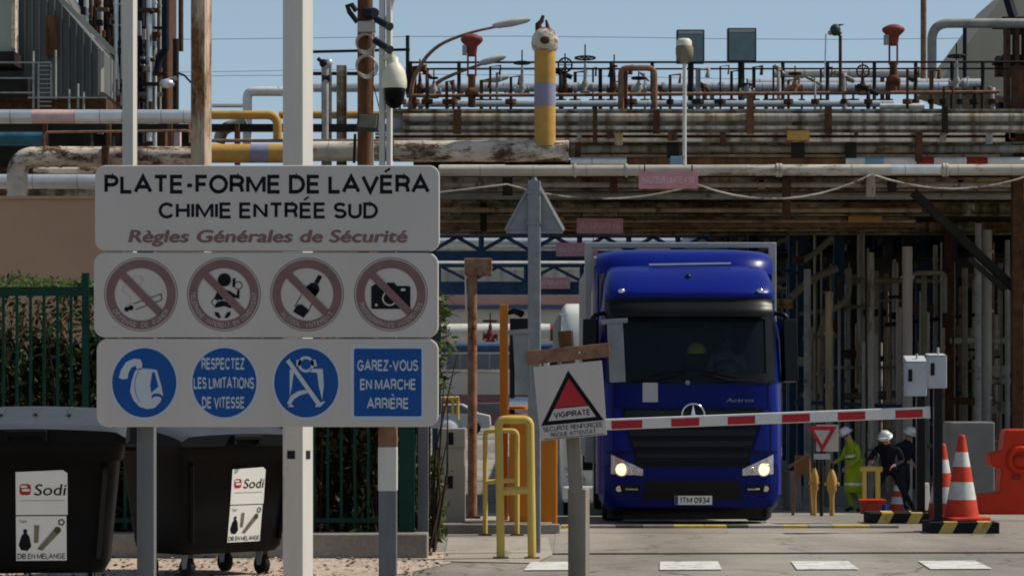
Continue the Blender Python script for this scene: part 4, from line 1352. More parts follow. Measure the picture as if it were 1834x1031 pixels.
reader('grey reader box with lit sloping top on a black post, left of the other reader', (1624, 643, 1660, 709), (1641, 1656), 35.8, 0.15, True)
reader('grey reader box higher on a black post, nearest to the big cone', (1664, 632, 1696, 695), (1672, 1687), 33.15, 0.15, False)

# ================================================================== CONES
def make_cone(label):
    t = thing('traffic_cone', label, 'cone', group='red and white traffic cones')
    m = MB(); m.prism([(u, v, 0) for u, v in rrect(-.29, -.29, .29, .29, .06)], (0, 0, 0.045), 'cone_orange'); m.build('base', t, bevel=0.012)
    H = 1.10; r0, r1 = 0.235, 0.045
    cuts = [(0.045, 0.27, 'cone_orange'), (0.27, 0.50, 'cone_white'), (0.50, 0.70, 'cone_orange'), (0.70, 0.89, 'cone_white'), (0.89, 1.10, 'cone_orange')]
    m = MB()
    for a, b, mt in cuts:
        ra, rb = r0 + (r1 - r0) * a / H, r0 + (r1 - r0) * b / H
        n = 26
        vs = [Vector((rr_ * math.cos(2 * PI * k / n), rr_ * math.sin(2 * PI * k / n), z)) for rr_, z in ((ra, a), (rb, b)) for k in range(n)]
        m.add(vs, [(k, (k + 1) % n, n + (k + 1) % n, n + k) for k in range(n)], mt, True)
    m.lathe([(r1, 1.10), (r1 * .8, 1.115), (0.02, 1.115)], 'cone_orange', n=18)
    m.build('cone_body', t)
    return t
cone = make_cone('tall red and white traffic cone standing on the striped kerb, nearest of the cones')
cone.location = (P(1726, 0, 33.2).x, 33.35, 0.156)
cone.rotation_euler = (0, 0, R(20))
c2 = copy_tree(cone); c2['label'] = 'red and white traffic cone half hidden behind the black reader post'
c2.location = (P(1688, 0, 36.3).x, 36.3, gz(36.3)); c2.rotation_euler = (0, 0, R(-9))
c3 = copy_tree(cone); c3['label'] = 'small-looking far cone glimpsed between the dark worker\'s legs'
c3.location = (P(1606, 0, 52).x, 52, gz(52)); c3.scale = (.7, .7, .62)

# ================================================================== RED WATER BARRIER AT THE RIGHT EDGE
rb = thing('water_barrier', 'bright red plastic water-filled barrier with moulded hump at the right edge', 'barrier', (P(1845, 0, 38).x, 38, gz(38)))
m = MB(); Yb = 37.6
prof = [(1796, 921), (1752, 921), (1752, 884), (1790, 882), (1794, 840), (1776, 834), (1772, 812), (1796, 806), (1800, 772), (1806, 768), (1905, 768), (1905, 921)]
m.prism([P(u, v, Yb) for u, v in prof], (0, 0.42, 0), 'red_gloss'); m.build('body', rb, bevel=0.03, seg=3)
m = MB(); m.torus(P(1828, 823, Yb - 0.02), W(20, Yb), W(6, Yb), 'red_gloss', axis=(0, 1, 0), n=20); m.ball(P(1828, 826, Yb - .02), W(15, Yb), 'red_gloss', 16, (1, .5, .8))
m.build('moulded_hump', rb)
m = MB(); m.pbox(1812, 848, 1828, 858, Yb - 0.01, .03, 'red_dark'); m.build('slot', rb)

# ================================================================== CONCRETE BLOCK, GIVE-WAY SIGN, SITE CLUTTER
m = MB(); m.pbox(1703, 755, 1782, 900, 43.5, 0.8, 'block_grey'); m.build('concrete_block_proto')
o = bpy.data.objects['concrete_block_proto']; o.name = 'concrete_block'; o.data.name = 'concrete_block'
tag(o, 'plain grey concrete block standing behind the traffic cones', 'block')
b_ = o.modifiers.new('bevel', 'BEVEL'); b_.width = 0.03; b_.segments = 2
gw = thing('give_way_sign', 'red-bordered give-way triangle on a white square plate near the truck', 'road sign', (P(1472, 0, 46).x, 46, gz(46)))
m = MB(); c = P(1472, 0, 46)
m.tube([(c.x, 46.06, gz(46)), (c.x, 46.06, P(0, 765, 46).z)], 0.035, 'steel_dark', 10); m.build('post', gw)
m = MB(); m.pbox(1462, 760, 1502, 808, 46.03, 0.02, 'sign_white'); m.build('back_plate', gw)
m = MB(); fG = lambda u, v: P(u, v, 46.0)
m.prism([fG(u, v) for u, v in ((1447, 763), (1499, 763), (1473, 808))], (0, 0.015, 0), 'barrier_red')
S = Sheet(m, fG, N0, 0.003); S.poly([(1458, 770), (1487, 770), (1472.5, 796)], 'sign_white', 0)
m.build('triangle', gw)
m = MB(); m.pbox(1458, 812, 1487, 822, 46.0, 0.02, 'cabinet'); m.build('sub_plate', gw)

def hydrant(label, px, Y, wpx, hpx):
    t = thing('hydrant', label, 'hydrant', (P(px, 0, Y).x, Y, gz(Y)), 'yellow hydrants behind the give-way sign')
    k = W(1, Y); c = Vector((P(px, 0, Y).x, Y, gz(Y))); H = hpx * k; r = wpx * k / 2
    m = MB(); m.lathe([(r * .5, 0), (r * .45, H * .35), (r * .6, H * .5), (r * .95, H * .55), (r, H * .8), (r * .6, H * .92), (r * .2, H)], 'ochre', base=c, n=16); m.build('barrel', t)
    for s in (-1, 1):
        m = MB(); m.tube([c + Vector((s * r * .7, 0, H * .68)), c + Vector((s * r * 1.4, -.02, H * .68))], r * .32, 'ochre', 12); m.build('outlet', t)
    m = MB(); m.tube([c + Vector((0, 0, H)), c + Vector((0, 0, H * 1.12))], r * .3, 'steel_dark', 8); m.build('spindle', t)
hydrant('dull yellow hydrant standing left of the give-way post', 1459, 47, 14, 86)
hydrant('dull yellow hydrant standing right of the give-way post', 1490, 46.6, 18, 84)
sh = thing('trestle', 'brown wooden trestle beside the truck wheel', 'trestle', (P(1445, 0, 48).x, 48, gz(48)))
m = MB(); m.pbox(1425, 815, 1450, 850, 48, .03, 'wood'); m.build('board', sh)
for (a, b) in ((1427, 1420), (1448, 1454)):
    m = MB(); e = P(b, 0, 48); e.z = gz(48); m.bar(P(a, 815, 48.05), e, .05, .04, 'wood'); m.build('leg', sh)
m = MB(); m.bar(P(1412, 836, 47.9), P(1450, 816, 47.9), .05, .05, 'wood'); m.build('rail', sh)
m = MB(); c = P(1562, 0, 49.5); c.z = gz(49.5)
m.prism([(c.x - .2, 49.3, c.z), (c.x + .2, 49.3, c.z), (c.x + .23, 49.3, c.z + .27), (c.x - .23, 49.3, c.z + .27)], (0, .4, 0), 'red_dark')
m.box((c.x, 49.5, c.z + .285), (.5, .44, .03), 'red_gloss')
tag(m.build('red_crate', bevel=0.012), 'dull red plastic crate on the ground between the two workers', 'crate')
m = MB(); c = P(1583, 0, 47.2); c.z = gz(47.2)
m.lathe([(.05, 0), (.055, .02), (.055, .17), (.035, .19), (.035, .21)], 'truck_blue', base=c, n=14)
tag(m.build('paint_tin'), 'small blue tin at the dark worker\'s feet', 'tin')
vt = thing('valve_stand', 'low yellow and dark valve stand between the two workers', 'valve stand', (P(1560, 0, 51).x, 51, gz(51)))
m = MB(); m.tube(fillet([P(1540, 840, 51), P(1562, 838, 51), P(1580, 840, 51)], .1), .06, 'yellow', 10); m.tube([P(1572, 838, 51), (P(1572, 0, 51).x, 51, gz(51))], .055, 'yellow', 10)
m.tube([P(1548, 838, 51), (P(1548, 0, 51).x, 51, gz(51))], .05, 'yellow', 10); m.build('pipework', vt)
m = MB(); m.torus(P(1560, 815, 51), .12, .014, 'steel_dark', axis=(.2, 1, .2), n=18, k=6); m.tube([P(1560, 815, 51), P(1560, 838, 51)], .02, 'steel_dark', 8); m.build('handwheel', vt)

# ================================================================== BLUE TRUCK
TX, TY = P(1243, 0, 35.0).x, 35.3
tk = thing('truck', 'blue lorry with headlights on waiting behind the barrier arm', 'truck', (0, 0, 0))
tz = lambda py: (945 - py) / 129.5        # photo row -> height on the truck
tx = lambda px: (px - 1242) / 129.0
PROF = [(0.18, 1.16, .10), (0.26, 1.22, .03), (0.5, 1.25, 0.0), (1.0, 1.25, 0.0), (1.6, 1.25, .02), (1.98, 1.24, .05), (2.05, 1.235, .07), (2.93, 1.21, .27), (3.12, 1.205, .31), (3.17, 1.205, .22),
        (3.25, 1.20, .27), (3.40, 1.185, .48), (3.55, 1.15, .78), (3.64, 1.10, 1.05)]
def prof(z):
    if z <= PROF[0][0]: return PROF[0][1:]
    for (a, wa, ya), (b, wb, yb) in zip(PROF, PROF[1:]):
        if z <= b:
            t = (z - a) / (b - a)
            return wa + (wb - wa) * t, ya + (yb - ya) * t
    return PROF[-1][1:]
def face(x, z, off=0.0):
    """point on the cab's rounded front"""
    w, y = prof(z)
    q = min(1.0, abs(x) / w)
    n = 4.2
    return Vector((x, y + 0.55 * (1 - (1 - q ** n) ** (1 / n)) - off, z))
cols = [-1, -.995, -.985, -.965, -.94, -.90, -.85, -.78, -.66, -.5, -.25, 0, .25, .5, .66, .78, .85, .90, .94, .965, .985, .995, 1]
WS0, WS1 = 2.05, 2.93
zs = sorted(set([p[0] for p in PROF] + [.35, .75, 1.25, 2.3, 2.6, 3.02, 3.32, 3.48]))
m = MB()
def row(z):
    w, y = prof(z)
    r_ = [Vector((-w, 2.25, z))] + [face(c * w, z) for c in cols] + [Vector((w, 2.25, z))]
    return r_
for z0, z1 in zip(zs, zs[1:]):
    a, b = row(z0), row(z1)
    for k in range(len(a) - 1):
        ck = abs(cols[k - 1]) if 0 < k else 1
        ck2 = abs(cols[k]) if k < len(cols) else 1
        if z0 >= WS0 - 1e-6 and z1 <= WS1 + 1e-6 and k >= 1 and k < len(cols) and max(ck, ck2) <= .9001:
            continue      # windscreen opening
        if z0 > 2.1 and z1 < 2.95 and (k == 0 or k == len(a) - 2):
            pass
        m.add([a[k], a[k + 1], b[k + 1], b[k]], [(0, 1, 2, 3)], 'truck_blue', True)
top = row(zs[-1]); m.add(top, [tuple(range(len(top)))], 'truck_blue')
for z0, z1 in zip(zs, zs[1:]):
    a, b = row(z0), row(z1)
    m.add([a[0], b[0], b[-1], a[-1]], [(0, 1, 2, 3)], 'truck_black')
me_cab = m.build('cab', tk)
def weld(o):
    bm = bmesh.new(); bm.from_mesh(o.data); bmesh.ops.remove_doubles(bm, verts=bm.verts, dist=0.0005); bmesh.ops.recalc_face_normals(bm, faces=bm.faces); bm.to_mesh(o.data); bm.free()
weld(me_cab)
def patch(zr, xl, xr, off, mat, name=None, parent=None, nx=14, mb=None, th=0.0):
    """panel that follows the cab front; zr rows, xl/xr edge functions or values"""
    m = mb or MB()
    rows = []
    for z in zr:
        a = xl(z) if callable(xl) else xl; b = xr(z) if callable(xr) else xr
        rows.append([face(a + (b - a) * i / nx, z, off) for i in range(nx + 1)])
    m.grid(rows, mat)
    if th:      # rim going back to the body
        e = rows[0] + [r[-1] for r in rows[1:]] + rows[-1][-2::-1] + [r[0] for r in rows[-2:0:-1]]
        lo = [p + Vector((0, th, 0)) for p in e]; n = len(e)
        m.add(e + lo, [(k, (k + 1) % n, n + (k + 1) % n, n + k) for k in range(n)], mat)
    if name: return m.build(name, parent or tk)
def fr(a, b, n): return [a + (b - a) * i / n for i in range(n + 1)]
# windscreen, black surround, visor band
ws = patch(fr(WS0, WS1, 8), -1.11, 1.11, 0.004, 'screen', 'windscreen', tk)
m = MB()
for s in (-1, 1):
    patch(fr(2.0, 3.1, 8), *( (-1.19, -1.04) if s < 0 else (1.04, 1.19)), 0.012, 'truck_black', mb=m, nx=6)
patch(fr(2.86, 3.14, 4), -1.19, 1.19, 0.014, 'truck_black', mb=m, nx=24)
patch(fr(1.96, 2.10, 3), -1.19, 1.19, 0.016, 'truck_black', mb=m, nx=24)
m.build('screen_surround', me_cab)
m = MB()       # tinted sun visor jutting out below the roof
rows = []
for t in fr(0, 1, 5):
    rows.append([face(x, 3.15 - 0.26 * t, 0.03 + 0.16 * math.sin(t * PI * .62)) for x in fr(-1.14, 1.14, 24)])
m.grid(rows, 'truck_black'); m.build('sun_visor', tk)
for s in (-1, 1):
    m = MB()
    m.tube([face(s * .55, 2.0, .04), face(s * .1, 2.09, .03)], .012, 'truck_black', 6); m.tube([face(s * .62, 2.05, .03), face(s * .02, 2.16, .025)], .009, 'truck_black', 6)
    m.build('wiper', ws)
# interior
m = MB(); m.box((0, 1.0, 1.98), (2.2, .7, .16), 'truck_trim'); m.box((0, 2.1, 2.5), (2.2, .05, 1.2), 'truck_trim'); m.box((0, 1.3, 3.1), (2.2, 1.6, .04), 'truck_trim')
m.box((.06, .62, 2.2), (.30, .16, .36), 'truck_black'); m.build('dashboard', tk, bevel=.02)
for s in (-1, 1):
    m = MB(); m.box((s * .6, 1.75, 2.35), (.5, .14, .75), 'cloth_black'); m.box((s * .6, 1.72, 2.82), (.28, .1, .18), 'cloth_black'); m.build('seat', tk, bevel=.04)
m = MB(); m.torus((.6, 1.22, 2.12), .22, .018, 'truck_black', axis=(0, -.8, .6), n=20, k=6); m.build('steering_wheel', tk)
m = MB(); m.ball((.10, .60, 2.42), .135, 'helmet_yellow', 16, (1, 1.1, .9), z0=-.25); m.lathe([(.16, -.04), (.16, -.03)], 'helmet_yellow', base=(.10, .60, 2.42), n=16)
tag(m.build('hard_hat', loc=(.10, .62, 2.38)), 'yellow hard hat lying on the dashboard behind the windscreen', 'helmet')
hat = bpy.data.objects['hard_hat']
# roof fairing over the cab
m = MB()
rows = []
for (z, w, y, h) in ((3.585, 1.27, 1.25, 0), (3.72, 1.285, 1.32, 0), (3.83, 1.28, 1.45, 0), (3.91, 1.26, 1.7, 0), (3.95, 1.24, 2.3, 0)):
    rows.append([Vector((x * w, y + .30 * abs(x) ** 5, z - .05 * abs(x) ** 6)) for x in [c for c in cols]])
m.grid(rows, 'truck_blue')
for s in (-1, 1):
    m.prism([(s * 1.27, 1.6, 3.60), (s * 1.22, 2.2, 3.78), (s * 1.29, 2.5, 3.7), (s * 1.29, 2.5, 1.2), (s * 1.26, 2.2, 1.2), (s * 1.26, 1.9, 2.4)], (-s * .03, 0, 0), 'truck_blue')
m.build('roof_fairing', tk)
m = MB(); m.tube([(-.55, 1.02, 3.655), (.62, 1.02, 3.675)], .02, 'chrome', 8); m.build('light_bar', tk)
for s in (-1, 1):
    m = MB(); m.ball(face(s * .97, 3.25, .02), .05, 'chrome', 12, (1, .7, .8)); m.build('marker_lamp', tk)
m = MB(); m.ball(face(-.02, 3.46, .01), .045, 'truck_black', 10, (1, .6, 1)); m.build('horn', tk)
# bonnet panel, sticker, small roundel
patch(fr(1.62, 1.95, 5), lambda z: -1.07, lambda z: 1.07, .010, 'truck_blue_shaded', 'bonnet', tk, nx=20, th=.012)
bon = tk.children[-1]
m = MB(); patch(fr(tz(725), tz(690), 3), tx(1153), tx(1180), .016, 'cabinet', mb=m, nx=3); m.build('paper_pass', bon)
m = MB(); m.tube([face(-.065, tz(690), .008), face(-.065, tz(690), .02)], .034, 'galv', 16); m.build('roundel', bon)
m = MB(); m.text('Actros', 'galv', face(tx(1302), tz(725), .035) + Vector((0, -.02, 0)), (1, 0.03, 0), (0, .05, 1), .38, .055, bold=.01, shear=.3); m.build('lettering', bon, fix=False)
# grille with slats and star
gxl = lambda z: -(0.80 + .16 * min(1, max(0, (z - .95) / .5)))
m = MB(); patch(fr(.82, 1.61, 10), gxl, lambda z: -gxl(z), .006, 'truck_grille', mb=m, nx=16)
gr = m.build('grille', tk)
for k, z in enumerate((.93, 1.08, 1.23, 1.50)):
    m = MB(); patch([z, z + .03, z + .075, z + .085], lambda q: gxl(q) + .03, lambda q: -gxl(q) - .03, .035, 'truck_trim', mb=m, nx=16, th=.03)
    m.build('slat', gr)
m = MB(); c = face(tx(1243), tz(748), .06)
m.torus(c, .155, .013, 'chrome', axis=(0, 1, 0), n=36, k=8)
for a in (90, 210, 330):
    dv = Vector((math.cos(R(a)), 0, math.sin(R(a)))); nv = Vector((-dv.z, 0, dv.x))
    m.add([c + dv * .15, c + nv * .028, c + Vector((0, -.02, 0)), c - nv * .028], [(0, 1, 2), (0, 2, 3)], 'chrome')
m.build('star_emblem', gr)
# cheeks beside the grille
for s in (-1, 1):
    a, b = (-1.19, None) if s < 0 else (None, 1.19)
    xl_ = (lambda z: -1.20) if s < 0 else (lambda z: -gxl(z) + .02)
    xr_ = (lambda z: gxl(z) - .02) if s < 0 else (lambda z: 1.20)
    patch(fr(1.02, 1.60, 6), xl_, xr_, .022, 'truck_blue', 'cheek_panel', tk, nx=8, th=.02)
# shut lines, corner vanes and grab handles
m = MB()
for s in (-1, 1):
    patch(fr(1.0, 2.0, 8), *((-1.105, -1.09) if s < 0 else (1.09, 1.105)), .028, 'truck_black', mb=m, nx=2)
patch([1.60, 1.615], -1.1, 1.1, .03, 'truck_black', mb=m, nx=16)
patch([.985, 1.005], -1.2, 1.2, .05, 'truck_black', mb=m, nx=20)
patch([.805, .83], -1.2, 1.2, .05, 'truck_black', mb=m, nx=20)
m.build('shut_lines', me_cab)
for s in (-1, 1):
    m = MB(); rows = []
    for z in fr(.40, 3.40, 14):
        k_ = 1 - max(0, (z - 2.6) / .8) * .12
        rows.append([Vector((s * (1.165 + .15 * math.sin(t * PI / 2)) * k_, .26 + .62 * t ** 1.6 + max(0, z - 1.9) * .26 + max(0, z - 3.1) * .9, z)) for t in fr(0, 1, 8)])
    m.grid(rows, 'truck_blue'); m.build('corner_vane', tk)  # vane widened and angled to catch the sun as a lit edge
    m = MB(); m.tube([face(s * .86, 1.99, .03), face(s * .6, 2.0, .05), face(s * .34, 1.99, .03)], .012, 'truck_black', 6); m.build('grab_handle', tk)
# bumper
m = MB(); patch(fr(.24, .80, 8), -1.215, 1.215, .045, 'truck_blue_shaded', mb=m, nx=30, th=.05); bu = m.build('bumper', tk)
m = MB(); patch(fr(.34, .62, 5), lambda z: -.70 + (z - .34) * .2, lambda z: .70 - (z - .34) * .2, .052, 'truck_black', mb=m, nx=14); m.build('lower_grille', bu)
m = MB(); patch(fr(.07, .25, 3), -1.16, 1.16, .03, 'truck_black', mb=m, nx=20, th=.05); m.build('spoiler_lip', bu)  # black lip carried down low to stand for shadow under the bumper
for s in (-1, 1):
    # headlamp: dark bezel, bright lens, glowing bulb
    xa, xb = (-1.14, -.70) if s < 0 else (.70, 1.14)
    m = MB()
    lo = lambda q: .66 + .0 * q
    rows = []
    for t in fr(0, 1, 6):
        row_ = []
        for i in range(11):
            u = i / 10; x = (-1.13 + .44 * u) if s < 0 else (1.13 - .44 * u)
            zt = .97 - .20 * u; zb = .70 - .02 * u
            row_.append(face(x, zb + (zt - zb) * t, .062))
        rows.append(row_)
    m.grid(rows, 'head_glass')
    hl = m.build('headlight', tk)
    m = MB(); c = face(s * .985, .765, .075); m.torus(c, .092, .012, 'chrome', axis=(0, 1, 0), n=20, k=6)
    m.ball(c + Vector((0, .01, 0)), .082, 'head_glow', 14, (1, .3, 1)); m.build('bulb', hl)
    m = MB(); c = face(s * .80, .745, .07); m.torus(c, .05, .012, 'chrome', axis=(0, 1, 0), n=18, k=6); m.build('reflector', hl)
    m = MB(); patch(fr(.44, .55, 3), *((-1.10, -.74) if s < 0 else (.74, 1.10)), .056, 'truck_black', mb=m, nx=8); fg = m.build('fog_recess', bu)
    m = MB(); c = face(s * 1.02, .495, .062); m.tube([c, c + Vector((0, .03, 0))], .042, 'head_glass', 14); m.build('fog_lamp', fg)
    m = MB(); m.tube([face(s * .93, .49, .062), face(s * .76, .49, .062)], .012, 'cabinet', 6); m.build('trim_strip', fg)
m = MB(); c = face(0, .34, .085); m.box(c + Vector((tx(1243), 0, 0)), (.52, .012, .125), 'plate_white')
pl = m.build('number_plate', bu, bevel=.003)
m = MB(); m.box(c + Vector((tx(1243) - .235, -.008, 0)), (.045, .003, .12), 'sign_blue'); m.build('country_band', pl)
m = MB(); cc = c + Vector((tx(1243) - .19, -.0075, -.042)); S = Sheet(m, lambda u, v: cc + Vector((u, 0, v)), (0, -1, 0)); S.caps('1TM 0934', 'ink', 0, .42, 0, .085, 0, wt=.17, flip=1); m.build('lettering', pl, fix=False)
# mirrors
for s in (-1, 1):
    m = MB()
    c0 = Vector((s * 1.40, .55, 2.42))
    m.box(c0, (.20, .20, .88), 'truck_black', rot=(R(-6), 0, s * R(12)))
    m.tube(fillet([Vector((s * 1.2, .6, 2.95)), Vector((s * 1.36, .52, 2.93)), Vector((s * 1.41, .55, 2.7))], .1), .035, 'truck_black', 8)
    m.tube([Vector((s * 1.2, .6, 2.02)), Vector((s * 1.4, .55, 2.06))], .03, 'truck_black', 8)
    m.build('wing_mirror', tk, bevel=.05, seg=3)
# side windows and door lines
for s in (-1, 1):
    m = MB(); m.prism([(s * 1.243, .78, 2.1), (s * 1.243, 1.7, 2.1), (s * 1.222, 1.7, 2.85), (s * 1.222, .95, 2.85)], (s * .008, 0, 0), 'win_dark'); m.build('side_window', tk)
# wheels
def wheel(x, y, r=.51, w=.32):
    m = MB(); zc = r - .02
    m.lathe([(r * .62, -w / 2), (r * .95, -w / 2), (r, -w * .36), (r, w * .36), (r * .95, w / 2), (r * .62, w / 2)], 'rubber', base=(x, y, zc), axis=(1, 0, 0), n=32)
    return m.build('wheel', tk)
for s in (-1, 1):
    for y in (1.45, 5.3):
        wl = wheel(s * 1.04, y)
        m = MB(); m.lathe([(.30, -.17), (.27, -.10), (.12, -.06), (.10, .10), (.3, .165)], 'galv', base=(s * 1.04, y, .49), axis=(1, 0, 0), n=20); m.build('rim', wl)
m = MB(); m.box((0, 3.9, .75), (.9, 6.2, .25), 'steel_dark'); m.box((0, 1.4, .42), (1.7, 1.6, .5), 'truck_black'); m.build('chassis', tk)
# box trailer body
m = MB(); m.box((.0, 6.4, 2.32), (2.62, 7.4, 3.1), 'tarp_grey'); bx = m.build('cargo_box', tk, bevel=.03)
m = MB()
for s in (-1, 1):
    m.box((s * 1.37, 2.55, 2.40), (.11, .10, 3.2), 'frame_grey')
m.box((0, 2.55, 4.03), (2.85, .10, .075), 'frame_grey')
m.build('front_frame', bx, bevel=.01)
tk.location = (TX, TY, 0)
hat.location = hat.location + Vector((TX, TY, 0))
for o in tk.children:
    if o.name.startswith('bumper'): pass

# ================================================================== WHITE LORRY BEHIND THE BLUE ONE
def white_truck():
    t = thing('truck', 'white lorry mostly hidden behind the blue lorry, only its left side showing', 'truck', (0, 0, 0))
    m = MB(); w = 1.22
    def rw(z, y, ww): return [Vector((-ww, 2.2, z))] + [Vector((c * ww, y + .4 * (1 - (1 - abs(c) ** 9) ** (1 / 9)), z)) for c in cols] + [Vector((ww, 2.2, z))]
    lv = [(.3, .05, 1.2), (.6, 0, 1.24), (1.6, 0, 1.24), (2.1, .08, 1.22), (3.0, .25, 1.22), (3.4, .32, 1.22), (3.8, .42, 1.21), (3.98, .62, 1.19), (4.03, .9, 1.15)]
    m.grid([rw(*l) for l in lv], 'truck_white'); m.add(rw(*lv[-1]), [tuple(range(len(cols) + 2))], 'truck_white')
    m.build('cab', t)
    m = MB(); m.grid([[Vector((c * 1.1, y - .015 + .4 * (1 - (1 - (abs(c) * .9) ** 5) ** .2), z)) for c in cols] for z, y in ((2.05, .08), (2.5, .18), (2.95, .29))], 'win_dark'); m.build('windscreen', t)
    m = MB(); m.grid([[Vector((c * .85, -.012, z)) for c in cols] for z in (.9, 1.5)], 'truck_black'); m.build('grille', t)
    m = MB(); m.box((0, -.06, .48), (2.46, .3, .26), 'truck_white'); m.build('bumper', t, bevel=.04)
    for s in (-1, 1):
        m = MB(); m.prism([(s * 1.2, -.03, .62), (s * .85, -.05, .62), (s * .80, -.05, .74), (s * 1.0, -.05, .92), (s * 1.2, .0, .95)], (0, .06, 0), 'head_glass'); h = m.build('headlight', t)
        m = MB(); m.ball((s * 1.1, -.05, .82), .06, 'chrome', 10); m.build('bulb', h)
        m = MB(); m.tube(fillet([Vector((s * 1.15, .6, 3.1)), Vector((s * 1.5, .3, 3.15)), Vector((s * 1.52, .3, 2.6))], .2), .06, 'truck_white', 10); m.box((s * 1.42, .35, 2.6), (.22, .16, .7), 'truck_black'); m.build('wing_mirror', t, bevel=.03)
        m = MB(); m.lathe([(.3, -.16), (.5, -.16), (.52, -.1), (.52, .1), (.5, .16), (.3, .16)], 'rubber', base=(s * 1.02, 1.4, .52), axis=(1, 0, 0), n=28); m.build('wheel', t)
    m = MB(); m.box((0, 6.2, 2.4), (2.5, 7.0, 3.0), 'tarp_grey'); m.build('cargo_box', t, bevel=.03)
    m = MB(); m.box((0, 4.5, .8), (1.8, 8.6, .4), 'steel_dark'); m.build('chassis', t)
    return t
wt = white_truck()
wt.location = (P(1008, 0, 47.3).x + 1.22, 47.3, gz(48) - .03)

# ================================================================== PEOPLE
def skin_body(name, parent, J, bones, matof, sub=1):
    """one continuous skinned surface through named joints; materials per bone"""
    names = list(J)
    bm = bmesh.new()
    lay = bm.verts.layers.skin.verify()
    vv = {}
    for n in names:
        p, r = J[n]
        v = bm.verts.new(p); v[lay].radius = (r[0], r[1]) if isinstance(r, tuple) else (r, r)
        vv[n] = v
    for a, b in bones: bm.edges.new((vv[a], vv[b]))
    vv[names[0]][lay].use_root = True
    me = bpy.data.meshes.new('figure_source'); bm.to_mesh(me); bm.free()
    ob = bpy.data.objects.new('figure_source', me); COL.objects.link(ob)
    sk = ob.modifiers.new('skin', 'SKIN'); sk.use_smooth_shade = True; sk.branch_smoothing = 0.6
    ss = ob.modifiers.new('sub', 'SUBSURF'); ss.levels = sub; ss.render_levels = sub
    dg = bpy.context.evaluated_depsgraph_get()
    out = bpy.data.meshes.new_from_object(ob.evaluated_get(dg))
    bpy.data.objects.remove(ob); bpy.data.meshes.remove(me)
    mats = []
    for b in bones:
        if matof(b) not in mats: mats.append(matof(b))
    out.materials.clear()
    for k in mats: out.materials.append(MT[k])
    for p in out.polygons:
        c = p.center; best = None
        for a, b in bones:
            A, B = Vector(J[a][0]), Vector(J[b][0]); d = B - A
            t = max(0, min(1, (c - A).dot(d) / max(1e-9, d.length_squared)))
            dist = (c - (A + d * t)).length
            if best is None or dist < best[0]: best = (dist, (a, b))
        p.material_index = mats.index(matof(best[1])); p.use_smooth = True
    out.name = name
    o = bpy.data.objects.new(name, out); COL.objects.link(o); o.parent = parent
    return o

